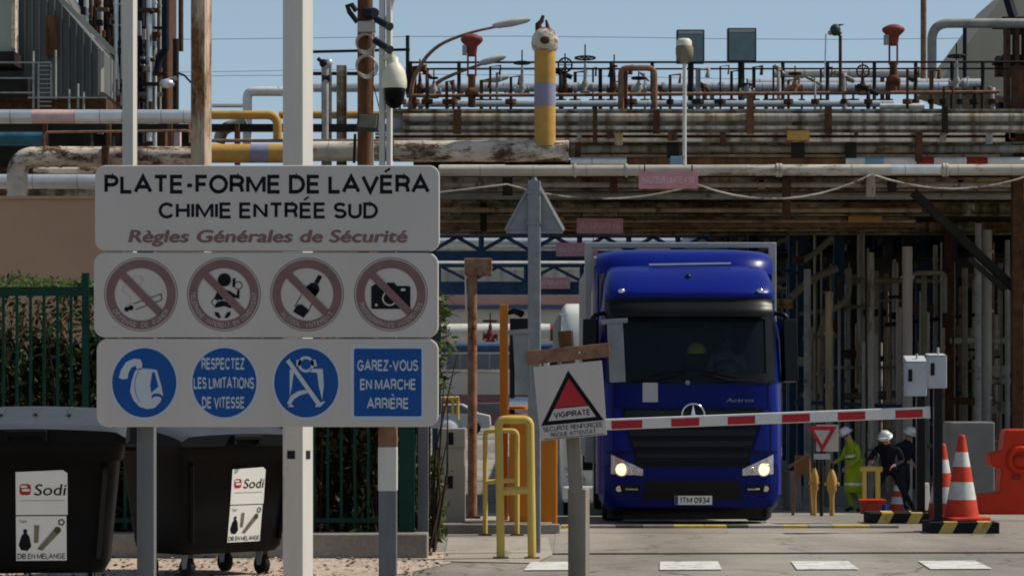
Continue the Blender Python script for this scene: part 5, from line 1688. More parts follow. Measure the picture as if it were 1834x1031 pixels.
def person(label, loc, rotz, pose, top, legs, boots='cloth_black', helmet='helmet_white', stripes=True, group='workers at the gate'):
    t = thing('person', label, 'person', (0, 0, 0), group)
    J = {}
    pelvis = Vector(pose['pelvis']); chest = Vector(pose['chest']); neck = Vector(pose['neck']); head = Vector(pose['head'])
    J['pelvis'] = (pelvis, (.155, .125)); J['waist'] = (pelvis.lerp(chest, .45), (.15, .12)); J['chest'] = (chest, (.185, .135))
    J['neck'] = (neck, .062); J['jaw'] = (neck.lerp(head, .55), (.07, .078)); J['head'] = (head, (.082, .098)); J['crown'] = (head + (head - neck).normalized() * .075, (.07, .085))
    bones = [('pelvis', 'waist'), ('waist', 'chest'), ('chest', 'neck'), ('neck', 'jaw'), ('jaw', 'head'), ('head', 'crown')]
    for s, k in ((-1, 'l'), (1, 'r')):
        sh, el, wr = [Vector(v) for v in pose['arm_' + k]]
        J[k + 'sh'] = (sh, .075); J[k + 'el'] = (el, .056); J[k + 'wr'] = (wr, .036)
        d = (wr - el).normalized(); J[k + 'palm'] = (wr + d * .07, (.040, .022))
        bones += [('chest', k + 'sh'), (k + 'sh', k + 'el'), (k + 'el', k + 'wr'), (k + 'wr', k + 'palm')]
        side = d.orthogonal().normalized(); fwd = d.cross(side)
        for i, (o_, L) in enumerate(((-.033, .075), (-.011, .085), (.011, .08), (.033, .062))):
            a = wr + d * .115 + side * o_; b = a + d * L * .55 + fwd * .01; c_ = b + d * L * .3 + fwd * .03
            J[f'{k}f{i}a'] = (a, .010); J[f'{k}f{i}b'] = (b, .009); J[f'{k}f{i}c'] = (c_, .008)
            bones += [(k + 'palm', f'{k}f{i}a'), (f'{k}f{i}a', f'{k}f{i}b'), (f'{k}f{i}b', f'{k}f{i}c')]
        a = wr + d * .05 - side * .05 + fwd * .015; b = a + d * .045 - side * .015 + fwd * .02
        J[k + 'ta'] = (a, .011); J[k + 'tb'] = (b, .009)
        bones += [(k + 'palm', k + 'ta'), (k + 'ta', k + 'tb')]
        hp, kn, an = [Vector(v) for v in pose['leg_' + k]]
        J[k + 'hp'] = (hp, .098); J[k + 'kn'] = (kn, .068); J[k + 'an'] = (an, .05)
        toe = Vector(pose['toe_' + k]); J[k + 'toe'] = (toe, (.045, .035)); J[k + 'heel'] = (an + (an - toe) * .25 + Vector((0, 0, -.045)), .04)
        bones += [('pelvis', k + 'hp'), (k + 'hp', k + 'kn'), (k + 'kn', k + 'an'), (k + 'an', k + 'toe'), (k + 'an', k + 'heel')]
    def matof(b):
        e = b[1]
        if e in ('waist', 'chest', 'neck') or e.endswith('sh') or e.endswith('el') or e.endswith('wr'): return top
        if e in ('jaw', 'head', 'crown'): return 'skin'
        if e.endswith('hp') or e.endswith('kn') or e.endswith('an'): return legs
        if e.endswith('toe') or e.endswith('heel'): return boots
        return 'skin'
    body = skin_body('body', t, J, bones, matof)
    # face details follow the head's facing direction
    f = Vector(pose['look']).normalized(); up = (head - neck).normalized(); rt_ = f.cross(up).normalized()
    m = MB(); m.tube([head + f * .088 + up * .012, head + f * .112 - up * .018], [.010, .016], 'skin', 8); m.build('nose', body)
    for s in (-1, 1):
        m = MB(); m.ball(head + f * .088 + rt_ * s * .034 + up * .012, .012, 'truck_black', 8); m.build('eye', body)
        m = MB(); m.ball(head + rt_ * s * .088, .026, 'skin', 8, (.6, .8, 1.2)); m.build('ear', body)
    m = MB(); m.bar(head + f * .090 - up * .05 - rt_ * .024, head + f * .090 - up * .05 + rt_ * .024, .008, .008, 'red_dark'); m.build('mouth', body)
    m = MB(); hc = head + up * .062
    m.lathe([(.155, 0), (.152, .012), (.118, .016), (.116, .05), (.10, .09), (.065, .118), (.004, .128)], helmet, base=hc - up * .01, axis=up, n=20)
    m.prism([hc + f * .10 - rt_ * .08, hc + f * .19 - rt_ * .05, hc + f * .19 + rt_ * .05, hc + f * .10 + rt_ * .08], up * .012, helmet)
    m.build('hard_hat', t)
    m = MB(); m.lathe([(.09, 0), (.092, .04), (.085, .06)], 'hair', base=head - f * .012 + up * .0, axis=up, n=14); m.build('hair', t)
    if stripes:
        m = MB(); ax = (chest - pelvis).normalized()
        for q in (.25, .6):
            m.lathe([(.168, 0), (.170, .03), (.168, .05)], 'reflective', base=pelvis.lerp(chest, q), axis=ax, n=20)
        m.build('reflective_band', t)
    t.location = loc; t.rotation_euler = (0, 0, rotz)
    return t
# poses: figure faces -Y locally
stand = dict(pelvis=(0, .05, .92), chest=(0, -.03, 1.30), neck=(0, -.08, 1.47), head=(0, -.14, 1.575), look=(0, -1, -.25),
             arm_l=[(-.20, -.03, 1.38), (-.25, -.10, 1.12), (-.20, -.32, 1.02)], arm_r=[(.20, -.03, 1.38), (.26, .02, 1.10), (.22, -.20, .96)],
             leg_l=[(-.10, .05, .90), (-.11, -.10, .50), (-.11, .06, .10)], toe_l=(-.12, -.13, .045),
             leg_r=[(.10, .05, .90), (.11, .04, .49), (.11, .20, .10)], toe_r=(.12, .01, .045))
stride = dict(pelvis=(0, .0, .88), chest=(0, -.10, 1.24), neck=(0, -.17, 1.42), head=(0, -.235, 1.51), look=(0, -1, -.3),
              arm_l=[(-.21, -.10, 1.33), (-.34, -.18, 1.10), (-.26, -.42, 1.06)], arm_r=[(.21, -.10, 1.33), (.32, -.08, 1.06), (.22, -.34, .98)],
              leg_l=[(-.10, .0, .86), (-.22, -.12, .48), (-.28, .02, .10)], toe_l=(-.33, -.17, .045),
              leg_r=[(.10, .0, .86), (.28, .04, .47), (.46, .20, .10)], toe_r=(.52, .02, .045))
Yp = 51.6
w1 = person('worker in yellow high-visibility coat and white helmet walking left', (P(1528, 0, Yp).x, Yp, gz(Yp)), R(-72), stand, 'hivis', 'hivis')
m = MB(); m.lathe([(.20, 0), (.215, .02), (.21, .3), (.185, .55), (.175, .66)], 'hivis', base=(0, .03, .42), n=20); m.lathe([(.213, .14), (.217, .16), (.214, .19)], 'reflective', base=(0, .03, .42), n=20); m.build('coat', loc=(0, 0, 0)); o = bpy.data.objects['coat']; o.parent = w1
w2 = person('worker in dark overalls and white helmet with legs apart', (P(1592, 0, 51.2).x, 51.2, gz(51.2)), R(-25), stride, 'cloth_navy', 'cloth_navy', stripes=False)
w3 = person('worker in dark jacket half hidden behind the black reader post', (P(1620, 0, 52.6).x, 52.6, gz(52.6)), R(35), stand, 'cloth_navy', 'cloth_black', stripes=False)
# driver, seated behind the windscreen
sit = dict(pelvis=(0, .0, .12), chest=(0, .05, .55), neck=(0, .04, .72), head=(0, .0, .86), look=(0, -1, 0),
           arm_l=[(-.2, .03, .63), (-.27, -.12, .40), (-.17, -.36, .42)], arm_r=[(.2, .03, .63), (.27, -.12, .40), (.17, -.36, .42)],
           leg_l=[(-.1, .0, .10), (-.13, -.42, .12), (-.13, -.55, -.28)], toe_l=(-.13, -.74, -.32),
           leg_r=[(.1, .0, .10), (.13, -.42, .12), (.13, -.55, -.28)], toe_r=(.13, -.74, -.32))
w4 = person('driver in a pale shirt seated behind the lorry\'s windscreen', (TX + .60, TY + 1.50, 1.72), 0, sit, 'cabinet', 'cloth_navy', stripes=False, group='people in vehicles')
for ch in list(w4.children):
    if ch.name.startswith('hard_hat'): bpy.data.objects.remove(ch)

# ================================================================== PLANT HELPERS
def hp(name, label, x0, x1, y, th, Y, mat, bands=(), n=16, y1=None, flanges=(), group=None, cat='pipe', straps=(), caps=True):
    """horizontal pipe in photo rows, real size at distance Y; bands are lengths in another colour, flanges are bolted collars"""
    r = W(th, Y) / 2
    y1 = y if y1 is None else y1
    at = lambda x: P(x, y + (y1 - y) * (x - x0) / (x1 - x0), Y)
    m = MB()
    cuts = sorted(set([x0, x1] + [b for q in bands for b in q[:2]]))
    for a, b in zip(cuts, cuts[1:]):
        mt = mat
        for q in bands:
            if q[0] <= a and b <= q[1]: mt = q[2]
        m.tube([at(a), at(b)], r, mt, n, caps=(a == x0 or b == x1))
    for f in flanges:
        m.tube([at(f - 2.2), at(f + 2.2)], r * 1.22, mat, n)
    for f in straps:
        m.tube([at(f - .8), at(f + .8)], r * 1.025, 'pipe_grey', n)
    return tag(m.build(name), label, cat, group)

def vp(name, label, x, y0, y1, th, Y, mat, group=None, n=10, x1=None, joints=(), parent=None):
    m = MB(); r = W(th, Y) / 2
    a = P(x, y0, Y); b = P(x if x1 is None else x1, 0, Y)
    b.z = gz(Y) if y1 is None else P(0, y1, Y).z
    m.tube([a, b], r, mat, n)
    for j in joints:
        c = a.lerp(b, j); d = (b - a).normalized()
        m.tube([c - d * .03, c + d * .03], r * 1.35, mat, n)
    if parent is not None: return m.build(name, parent)
    return tag(m.build(name), label, 'pipe', group)

# ================================================================== PIPE BRIDGE
YG = 52.0
br = thing('pipe_bridge', 'long rusty steel pipe bridge spanning the lane above the lorry', 'bridge', (P(1250, 0, YG).x, YG, gz(YG)))
def girder(y0, y1, Y, x0, x1, mat, stiff=90, depth=0.22, name='girder', seed=0):
    m = MB(); a, b = P(x0, y1, Y), P(x1, y0, Y)
    h = b.z - a.z; cxm, cz = (a.x + b.x) / 2, (a.z + b.z) / 2; L = b.x - a.x
    tf = h * 0.10
    m.box((cxm, Y + depth / 2, b.z - tf / 2), (L, depth, tf), mat)
    m.box((cxm, Y + depth / 2, a.z + tf / 2), (L, depth, tf), mat)
    m.box((cxm, Y + depth / 2, cz), (L, 0.03, h - 2 * tf - 0.002), mat)
    rr = random.Random(int(y0) + seed)
    x = x0 + rr.uniform(10, stiff)
    while x < x1 - 8:
        xx = P(x, 0, Y).x
        m.box((xx, Y + depth * .27, cz), (0.022, depth * .44, h - 2 * tf - 0.004), mat)
        x += stiff * rr.uniform(.7, 1.3)
    return m.build(name, br)
girder(195, 237, YG, 700, 3100, 'steel_green', 95)  # girders carried on unseen to the right so their shadow covers the workers
girder(254, 284, YG + .3, 1022, 3100, 'steel_green', 120)
girder(318, 341, YG + 1.6, 740, 3100, 'steel_brown', 140)
girder(362, 386, YG + 4.2, 740, 3100, 'steel_brown', 150)
girder(389, 413, YG + 6.8, 740, 1640, 'steel_brown', 130)
girder(237, 252, YG + 3, 700, 3100, 'rust_dark', 100)
girder(286, 318, YG + 5.5, 740, 3100, 'steel_dark', 160)
girder(340, 364, YG + 8.5, 740, 3100, 'steel_brown', 160)
girder(386, 420, YG + 10.5, 740, 3100, 'steel_brown', 170)
for (y0, y1, dy, mt) in ((238, 241.5, -.25, 'tray_sunlit'), (247, 253.5, -.3, 'tray_sunlit'), (244, 247, .2, 'rust_dark')):
    m = MB(); m.pbox(672, y0, 1800, y1, YG + dy, 0.14, mt); m.build('cable_tray', br)
# deck plates added to darken the bridge's underside, extended unseen to shade the workers
for (py, Y0, Y1, x0) in ((196, YG + .25, YG + 10, 700), (286, YG + .6, YG + 10.4, 1022), (330, YG + 5, YG + 10.4, 740)):
    m = MB(); z = P(0, py, YG).z; xa, xb = P(x0, 0, YG).x, P(3100, 0, YG).x
    m.box(((xa + xb) / 2, (Y0 + Y1) / 2, z - .03), (xb - xa, Y1 - Y0, .05), 'steel_dark'); m.build('deck', br)
# brackets, clamps and gusset plates along the trays
rr = random.Random(11)
for i in range(46):
    x = rr.uniform(1030, 1810); m = MB()
    y0 = rr.choice([238, 262, 284, 300, 322, 365, 392]); h = rr.uniform(6, 22); w = rr.uniform(5, 16)
    dY = {238: -.32, 262: .2, 284: .25, 300: .4, 322: 1.5, 365: 4.1, 392: 6.7}[y0]
    m.pbox(x, y0, x + w, y0 + h, YG + dY - .04, .06, rr.choice(['rust_dark', 'steel_dark', 'steel_brown', 'rust', 'steel_green'])); m.build('bracket', br)
# dark saddles and hangers that break up the long members
for (x0, y0, x1, y1, dY, mt) in ((1195, 252, 1216, 286, -.1, 'steel_dark'), (1418, 251, 1441, 286, -.1, 'steel_dark'), (1410, 234, 1450, 251, -.38, 'ochre'), (1515, 250, 1534, 284, -.1, 'steel_dark'),
                                (1030, 254, 1040, 296, -.1, 'rust_dark'), (1290, 236, 1300, 262, -.36, 'rust_dark'), (1640, 236, 1652, 288, -.3, 'rust_dark'), (812, 196, 826, 240, -.2, 'rust'), (1062, 190, 1070, 256, -.36, 'rust_dark'),
                                (1170, 196, 1182, 240, -.2, 'rust_dark'), (1338, 170, 1350, 240, -.2, 'rust'), (1478, 190, 1490, 240, -.2, 'rust_dark'), (1688, 190, 1698, 240, -.2, 'steel_dark'), (900, 306, 918, 350, .9, 'steel_dark'),
                                (1092, 318, 1106, 346, .9, 'rust_dark'), (1402, 318, 1416, 392, .9, 'rust_dark'), (1552, 310, 1568, 352, .8, 'shade_grey'), (1262, 360, 1280, 392, 3.9, 'rust_dark'), (860, 362, 872, 414, 3.9, 'steel_dark'),
                                (1520, 386, 1580, 398, 5.0, 'ochre'), (960, 388, 1010, 400, 5.0, 'ochre'), (1180, 404, 1240, 412, 5.0, 'rust'), (740, 256, 756, 292, -.1, 'rust_dark'), (1590, 318, 1606, 342, .9, 'steel_dark')):
    m = MB(); m.pbox(x0, y0, x1, y1, YG + dY - .06, .10, mt); m.build('hanger', br)
# hand rail on top
Yh = YG + 5
for y, t in ((112, 4), (124, 3.2)):
    m = MB(); m.tube([P(727, y, Yh), P(1880, y - 1, Yh)], W(t, Yh) / 2, 'steel_dark', 8); m.build('handrail', br)
for x in (735, 822, 985, 1095, 1168, 1235, 1330, 1402, 1482, 1566, 1640, 1705, 1760):
    m = MB(); m.bar(P(x, 110, Yh), P(x, 198, Yh), .06, .06, 'steel_dark'); m.build('handrail_post', br)
hp('pipe', 'dull grey rounded pipe lying along the face of the top girder', 722, 1870, 211, 15, YG - .12, 'pale_steel', straps=range(760, 1870, 105))
hp('pipe', 'dull grey-green pipe along the face of the second girder', 1040, 1870, 267, 14, YG + .1, 'pale_steel', straps=range(1100, 1870, 130))
# legs
for x, mt in ((585, 'steel_green'), (612, 'steel_brown')):
    m = MB(); c = P(x, 118, YG); c2 = P(x, 0, YG)
    m.box((c.x, YG, (c.z + gz(YG)) / 2), (.2, .2, c.z - gz(YG)), mt); m.build('leg', br)
for y in (160, 205, 232, 262):
    m = MB(); m.bar(P(588, y, YG - .06), P(612, y - 3, YG - .06), .05, .05, 'steel_green'); m.build('cross_bar', br)
for x, Y in ((1822, YG + .5), (1860, YG + 6), (1700, YG + 10)):
    m = MB(); c = P(x, 120 if x > 1800 else 345, Y)
    m.box((c.x, Y, (c.z + gz(Y)) / 2), (.22, .22, c.z - gz(Y)), 'rust_dark'); m.build('leg', br)
m = MB(); m.bar(P(1636, 345, YG + .9), P(1850, 548, YG + .9), .26, .16, 'steel_dark'); m.build('brace', br)
m = MB(); m.bar(P(1735, 462, YG + .7), P(1800, 520, YG + .7), .12, .10, 'steel_dark'); m.build('brace', br)

# pipes on and in front of the bridge
hp('pipe', 'silvery insulated pipe running along the top of the bridge', 560, 1700, 157, 17, YG + 6, 'pipe_alu', straps=range(600, 1700, 45), flanges=(905, 911, 1190, 1290, 1296, 1515), y1=156)
hp('pipe', 'lower silvery pipe under the rusty rail pipe on the bridge', 722, 1600, 186, 12, YG + 4, 'pipe_alu', straps=range(740, 1600, 60))
hp('pipe', 'thin rusty rail-like pipe along the bridge top', 728, 1790, 172, 6.5, YG + 1.5, 'rust_rail', y1=165)
hp('pipe', 'bright white upper pipe at the right of the bridge behind the handrail', 1385, 1650, 131, 17, YG + 9, 'pipe_white', straps=(1440, 1520, 1600))
hp('pipe', 'long silvery pipe at right, below the bright white one', 1340, 1760, 150, 18, YG + 7.5, 'pipe_alu', straps=range(1360, 1760, 50), flanges=(1410, 1416, 1600))
hp('pipe', 'cream pipe stub lying on the right of the bridge', 1576, 1655, 191, 11, YG + 1.0, 'pipe_white')
hp('pipe', 'grey white gantry pipe crossing the full lane above the height-limit sign', 786, 1900, 306, 20, YG - 1.2, 'pipe_dirty', bands=((1596, 1682, 'pipe_alu'),), straps=range(860, 1890, 95), flanges=(1030, 1122, 1392, 1398, 1690, 1696), y1=304)  # silver band puts the sunlit length of this pipe into its colour
hp('pipe', 'white pipe length with twin ridges left of the segmented pipe', 1022, 1122, 289, 15, YG - .2, 'pipe_alu', straps=(1060,))
hp('pipe', 'segmented pipe painted rust, white, blue and maroon above the gantry pipe', 1122, 1900, 289, 15, YG - .1, 'rust',
   bands=((1514, 1548, 'pipe_white'), (1548, 1582, 'box_blue'), (1582, 1640, 'pipe_white'), (1640, 1672, 'red_dark'), (1672, 1730, 'pipe_white'), (1730, 1768, 'red_dark'), (1768, 1900, 'pipe_white')), n=12)
hp('pipe', 'grey-green pipe under the brown girder of the bridge', 740, 1880, 350, 15, YG + 2.6, 'pipe_grey', straps=range(780, 1880, 120))
hp('pipe', 'brown pipe deep below the bridge', 740, 1650, 402, 10, YG + 5.8, 'rust_rail')
hp('pipe', 'thin cream pipe low under the bridge behind the second height sign', 760, 1640, 396, 6, YG + 5.2, 'shade_tan', straps=range(800, 1640, 90))
hp('pipe', 'tan pipe beneath the brown girder of the bridge', 745, 1650, 376, 9, YG + 3.6, 'shade_tan', straps=range(790, 1650, 110))
hp('pipe', 'grey pipe tucked beneath the gantry pipe', 745, 1880, 331, 10, YG + 1.1, 'shade_grey', straps=range(770, 1880, 100))
hp('pipe', 'tan pipe running along the lower face of the top girder', 722, 1870, 229, 8, YG - .1, 'tray_sunlit', straps=range(800, 1870, 130))
hp('pipe', 'thin pale pipe above the segmented pipe', 1040, 1790, 279, 5, YG + .1, 'shade_tan')
hp('pipe', 'white tapered pipe length behind the triangular sign top', 788, 905, 301, 12, YG - .4, 'pipe_white')
# rusty white insulated header with the yellow riser
hd = thing('riser_pipe', 'worn white header pipe with a tall yellow riser capped by torn insulation', 'pipe', (P(976, 0, 48.5).x, 48.5, P(0, 290, 48.5).z))
m = MB(); k = W(1, 48.5)
m.tube([P(706, 271, 48.5), P(1019, 271, 48.5)], 19 * k, 'pipe_worn', 22)
for x in (760, 830, 905, 1015): m.tube([P(x - 2, 271, 48.5), P(x + 2, 271, 48.5)], 19.8 * k, 'pipe_worn', 22)
m.build('header', hd)
m = MB(); m.tube([P(703, 270, 48.5), P(722, 270, 48.5)], 18 * k, 'rust_dark', 18); m.build('end_flange', hd)
m = MB(); m.tube([P(976, 262, 48.45), P(976, 88, 48.45)], 19 * k, 'ochre', 24); rs = m.build('riser', hd)
m = MB(); m.tube([P(976, 190, 48.45), P(976, 150, 48.45)], 19.3 * k, 'ochre_band', 24, caps=False); m.build('colour_band', rs)
m = MB(); m.lathe([(19.5 * k, 0), (23 * k, 5 * k), (24.5 * k, 14 * k), (23 * k, 26 * k), (17 * k, 36 * k), (8 * k, 42 * k), (.01, 43 * k)], 'pipe_worn', base=P(976, 92, 48.45), n=22)
ci = m.build('insulation_cap', rs)
m = MB(); m.ball(P(976, 72, 47.98 + .22), 8 * k, 'rust_dark', 12, (1.1, .5, .9)); m.build('torn_patch', ci)
m = MB(); m.tube([P(966, 56, 48.45), P(964, 44, 48.45), P(970, 38, 48.45), P(973, 28, 48.45)], [.08, .06, .045, .03], 'rust_dark', 8); m.tube([P(982, 54, 48.45), P(978, 36, 48.45)], [.05, .02], 'rust_dark', 6)
m.build('stub', rs)
# ---------------------------------------------------------------- left hand pipes
hp('pipe', 'silver pipe with a pink painted length at far left', -40, 346, 209, 25, 48, 'pipe_alu', bands=((58, 135, 'pipe_pink'),), straps=(20, 135, 180, 220, 290, 330))
m = MB(); m.tube(fillet([P(346, 281, 47), P(31, 281, 47), P(31, 450, 47)], .35, 8), W(37, 47) / 2, 'pipe_worn', 22)
for x in (84, 108, 190, 270): m.tube([P(x - 3, 281, 47), P(x + 3, 281, 47)], W(39, 47) / 2, 'pipe_worn', 20)
m.pbox(182, 260, 194, 300, 46.7, .5, 'rust')
tag(m.build('elbow_pipe'), 'thick worn whitish insulated pipe with an elbow turning down at far left', 'pipe')
hp('pipe', 'clean white pipe below the insulated elbow pipe, left of the sign', -40, 300, 325, 26, 49.5, 'pipe_alu', straps=(60, 140, 230))
hp('pipe', 'worn creamy pipe just above the clean white pipe', 60, 300, 305, 12, 49.8, 'pipe_worn')
m = MB(); m.tube(fillet([P(80, 268, 46), P(80, 237, 46), P(338, 234, 46), P(346, 246, 46)], .08), W(4.5, 46) / 2, 'rust_rail', 8)
tag(m.build('rail'), 'thin orange-brown tube rail above the insulated pipe', 'rail')
hp('pipe', 'fat ochre pipe with a violet band between the tan and white poles', 378, 520, 275, 34, 49, 'ochre', bands=((448, 482, 'ochre_band'),), n=20)
hp('pipe', 'worn grey pipe right of the square white pole', 545, 706, 271, 36, 49.2, 'pipe_worn', n=20, straps=(590, 640))
m = MB(); m.tube(fillet([P(346, 256, 50.5), P(346, 206, 50.5), P(497, 206, 50.5), P(497, 252, 50.5)], .22, 8), W(16, 50.5) / 2, 'ochre', 14)
tag(m.build('bent_pipe'), 'bent ochre pipe arching above the fat ochre pipe', 'pipe')
hp('pipe', 'ochre pipe seen right of the square white pole below the silver pipe', 500, 735, 206, 14, 53.5, 'ochre')
hp('pipe', 'thin brown pipe along the top of the fat ochre pipe', 378, 700, 252, 6, 49.9, 'rust_rail')
m = MB(); m.tube(fillet([P(443, 258, 53), P(443, 164, 53), P(560, 164, 53)], .14, 6), W(17, 53) / 2, 'pipe_white', 14)
tag(m.build('bent_pipe'), 'white pipe arch rising left of the square white pole', 'pipe')
m = MB(); m.tube(fillet([P(392, 256, 52.5), P(398, 232, 52.5), P(425, 222, 52.5), P(440, 215, 52.5)], .3, 6), W(22, 52.5) / 2, 'steel_green', 14)
tag(m.build('elbow_pipe'), 'grey-green mottled elbow under the bent ochre pipe', 'pipe')
hp('pipe', 'thin silver pipe at upper left between the tan pole and white arch', 380, 440, 189, 8, 56, 'pipe_alu')
# conduit frame right of the square pole
m = MB(); m.tube([P(583, 112, 50), P(583, 260, 50)], W(11, 50) / 2, 'pipe_grey', 10); m.tube([P(577, 140, 50), P(591, 140, 50)], .07, 'steel_dark', 10)
tag(m.build('vent_pipe'), 'slim grey vent pipe right of the square white pole', 'pipe')
m = MB(); m.tube([P(560, 93, 57), P(734, 89, 57)], .035, 'steel_dark', 6); m.tube([P(730, 64, 57), P(730, 170, 57)], .045, 'steel_dark', 6); m.tube([P(560, 132, 57), P(650, 132, 57)], .045, 'steel_dark', 6)
tag(m.build('guard_rail'), 'dark guard rail with a taller end post behind the rusty mast', 'railing')
m = MB(); c = P(580, 114, 50); m.ball(c, .09, 'steel_dark', 10); m.ball(c + Vector((.10, 0, .02)), .075, 'pipe_alu', 10); m.tube([c + Vector((-.12, 0, .1)), c, c + Vector((.02, 0, -.2))], .04, 'steel_dark', 8)
tag(m.build('gauge'), 'small dark gauge on top of the slim grey vent pipe', 'gauge')

# ---------------------------------------------------------------- valves on the bridge
def valve(label, x, y0, y1, wheel, Y, mat='steel_dark', body='pipe_grey', face_on=False, group='hand-wheel valves on the bridge'):
    t = thing('valve', label, 'valve', P(x, y1, Y), group)
    k = W(1, Y); H = (y1 - y0) * k; b = P(x, y1, Y)
    m = MB(); m.lathe([(7 * k, 0), (9 * k, 0), (9 * k, 3 * k), (5.5 * k, 5 * k), (7 * k, 12 * k), (6 * k, 18 * k), (3 * k, 24 * k), (3.5 * k, 26 * k), (2 * k, H * .62)], body, base=b, n=14)
    m.tube([b + Vector((-13 * k, 0, 10 * k)), b + Vector((13 * k, 0, 10 * k))], 5 * k, body, 10)
    for s in (-1, 1): m.tube([b + Vector((s * 11 * k, 0, 10 * k)), b + Vector((s * 13.5 * k, 0, 10 * k))], 8 * k, body, 12)
    m.build('body', t)
    m = MB(); m.tube([b + Vector((0, 0, H * .5)), b + Vector((0, 0, H))], 1.3 * k, mat, 6); m.build('stem', t)
    m = MB(); wz = b + Vector((0, -.05 if face_on else 0, H * .72)); ax = (0.15, 1, 0) if face_on else (0, .05, 1)
    m.torus(wz, wheel * k / 2, 1.6 * k, mat, axis=ax, n=20, k=6)
    u, w = frame_for(Vector(ax))
    for a in (0, 60, 120):
        dv = (u * math.cos(R(a)) + w * math.sin(R(a))) * wheel * k / 2
        m.tube([wz - dv, wz + dv], .9 * k, mat, 5)
    m.build('handwheel', t)
for a in (('dark valve with flat handwheel left of the tall yellow riser', 935, 90, 172, 29, 54.5),
          ('valve with an upright face-on wheel right of the yellow riser', 1012, 96, 172, 25, 54.5, 'steel_dark', 'rust_dark', True),
          ('tall pale valve with wide handwheel and stem in mid-bridge', 1048, 80, 166, 36, 54.6),
          ('short valve with dark T-shaped handwheel in mid-bridge', 1144, 128, 172, 25, 54.4),
          ('rusty valve with handwheel right of the dome camera', 752, 106, 172, 32, 54.3, 'steel_dark', 'rust_dark'),
          ('small dark valve beside the rusty one right of the dome camera', 777, 126, 176, 14, 54.2),
          ('thin-stemmed valve between the two handwheels and the yellow lamp', 1100, 98, 172, 10, 54.8, 'rust_dark', 'rust_dark'),
          ('squat dark valve under the right floodlight', 1338, 142, 176, 18, 54.6),
          ('rusty valve near the red actuator at the right', 1545, 112, 170, 22, 54.2, 'rust_dark', 'rust_dark', True),
          ('rust-brown valve cluster head at right above the silver pipe', 1424, 118, 168, 22, 53.8, 'rust_dark', 'rust_rail'),
          ('handwheel valve far right before the beige gallery', 1713, 78, 160, 30, 54.0)):
    valve(*a)
def actuator(label, x, y0, y1, Y, k_=1.0):
    t = thing('actuator_valve', label, 'valve', P(x, y1, Y), 'red mushroom-shaped actuators')
    k = W(1, Y) * k_; b = P(x, y1, Y); H = (y1 - y0) * W(1, Y)
    m = MB(); m.tube([b, b + Vector((0, 0, H * .45))], 7 * k, 'rust', 12); m.ball(b + Vector((0, 0, H * .2)), 13 * k, 'rust', 12, (1, 1, .8)); m.build('body', t)
    for s in (-1, 1):
        m = MB(); m.tube([b + Vector((s * 7 * k, 0, H * .42)), b + Vector((s * 7 * k, 0, H * .72))], 1.8 * k, 'red_valve', 6); m.build('yoke_leg', t)
    m = MB(); m.lathe([(7 * k, H * .70), (9 * k, H * .74), (10 * k, H * .83), (19 * k, H * .90), (20.5 * k, H * .93), (19 * k, H * .96), (9 * k, H), (.01, H)], 'red_valve', base=b, n=20); m.build('head', t)
    m = MB(); m.box(b + Vector((-13 * k, -.02, H * .78)), (8 * k, .12, 17 * k), 'pipe_grey'); m.build('positioner', t)
actuator('dull red mushroom-headed actuator left of the yellow riser', 845, 62, 192, 53.2)
actuator('brighter red mushroom-headed actuator at the right of the bridge', 1600, 45, 168, 53.6)
# small stand pipes, loops and instruments that clutter the bridge deck
rr = random.Random(23)
for i, x in enumerate((690, 716, 800, 862, 890, 1075, 1120, 1183, 1262, 1290, 1372, 1395, 1460, 1512, 1580, 1625, 1668, 1690, 1745, 1778, 705, 742, 765, 812, 878, 915, 1005, 1030, 1062, 1095, 1130, 1155, 1200, 1250, 1275, 1310, 1350, 1385, 1412, 1436, 1470, 1528, 1555, 1590, 1640, 1720)):
    Y = rr.uniform(52.6, 60); y0 = rr.uniform(118, 158); m = MB(); h2 = rr.uniform(5, 22)
    m.tube([P(x, 200, Y), P(x, y0, Y), P(x + rr.choice([-1, 1]) * h2, y0 - 2, Y), P(x + h2 * .9, y0 + 14, Y)], rr.uniform(.02, .06), rr.choice(['rust_dark', 'steel_dark', 'rust', 'pipe_grey']), 7)
    m.tube([P(x, 178, Y), P(x, 186, Y)], rr.uniform(.08, .15), rr.choice(['rust_dark', 'steel_dark', 'rust']), 10)
    tag(m.build('stand_pipe'), 'small bent stand pipe among the clutter on the bridge deck', 'pipe', 'stand pipes on the bridge deck')
m = MB(); m.tube(fillet([P(1112, 196, 53), P(1112, 122, 53), P(1172, 122, 53), P(1172, 196, 53)], .15), W(11, 53) / 2, 'rust_rail', 12)
tag(m.build('expansion_loop'), 'rusty inverted U pipe loop in the middle of the bridge', 'pipe')

# ---------------------------------------------------------------- lamps
def lamp(label, path, head, Y, r0=.055):
    t = thing('street_lamp', label, 'street lamp', P(path[0][0], path[0][1], Y), 'curved-arm lamps on the bridge')
    pts = fillet([P(u, v, Y) for u, v in path], .8, 6)
    m = MB(); m.tube(pts, [r0 * (1 - .5 * i / len(pts)) for i in range(len(pts))], 'rust_rail', 9); m.build('arm', t)
    (a, b, c, d) = head
    m = MB(); A, B = P(a, b, Y), P(c, d, Y)
    m.tube([A, A.lerp(B, .15), A.lerp(B, .5), A.lerp(B, .9), B], [.04, .07, .085, .06, .02], 'lamp_grey', 12); m.build('lamp_head', t)
lamp('largest curved-arm lamp sweeping up towards the yellow riser', [(734, 196), (738, 140), (775, 84), (840, 58), (905, 45)], (882, 47, 950, 35), 53.5, .05)
lamp('second curved-arm lamp half-way below the largest', [(752, 196), (775, 150), (825, 128), (872, 112)], (858, 114, 906, 101), 57)
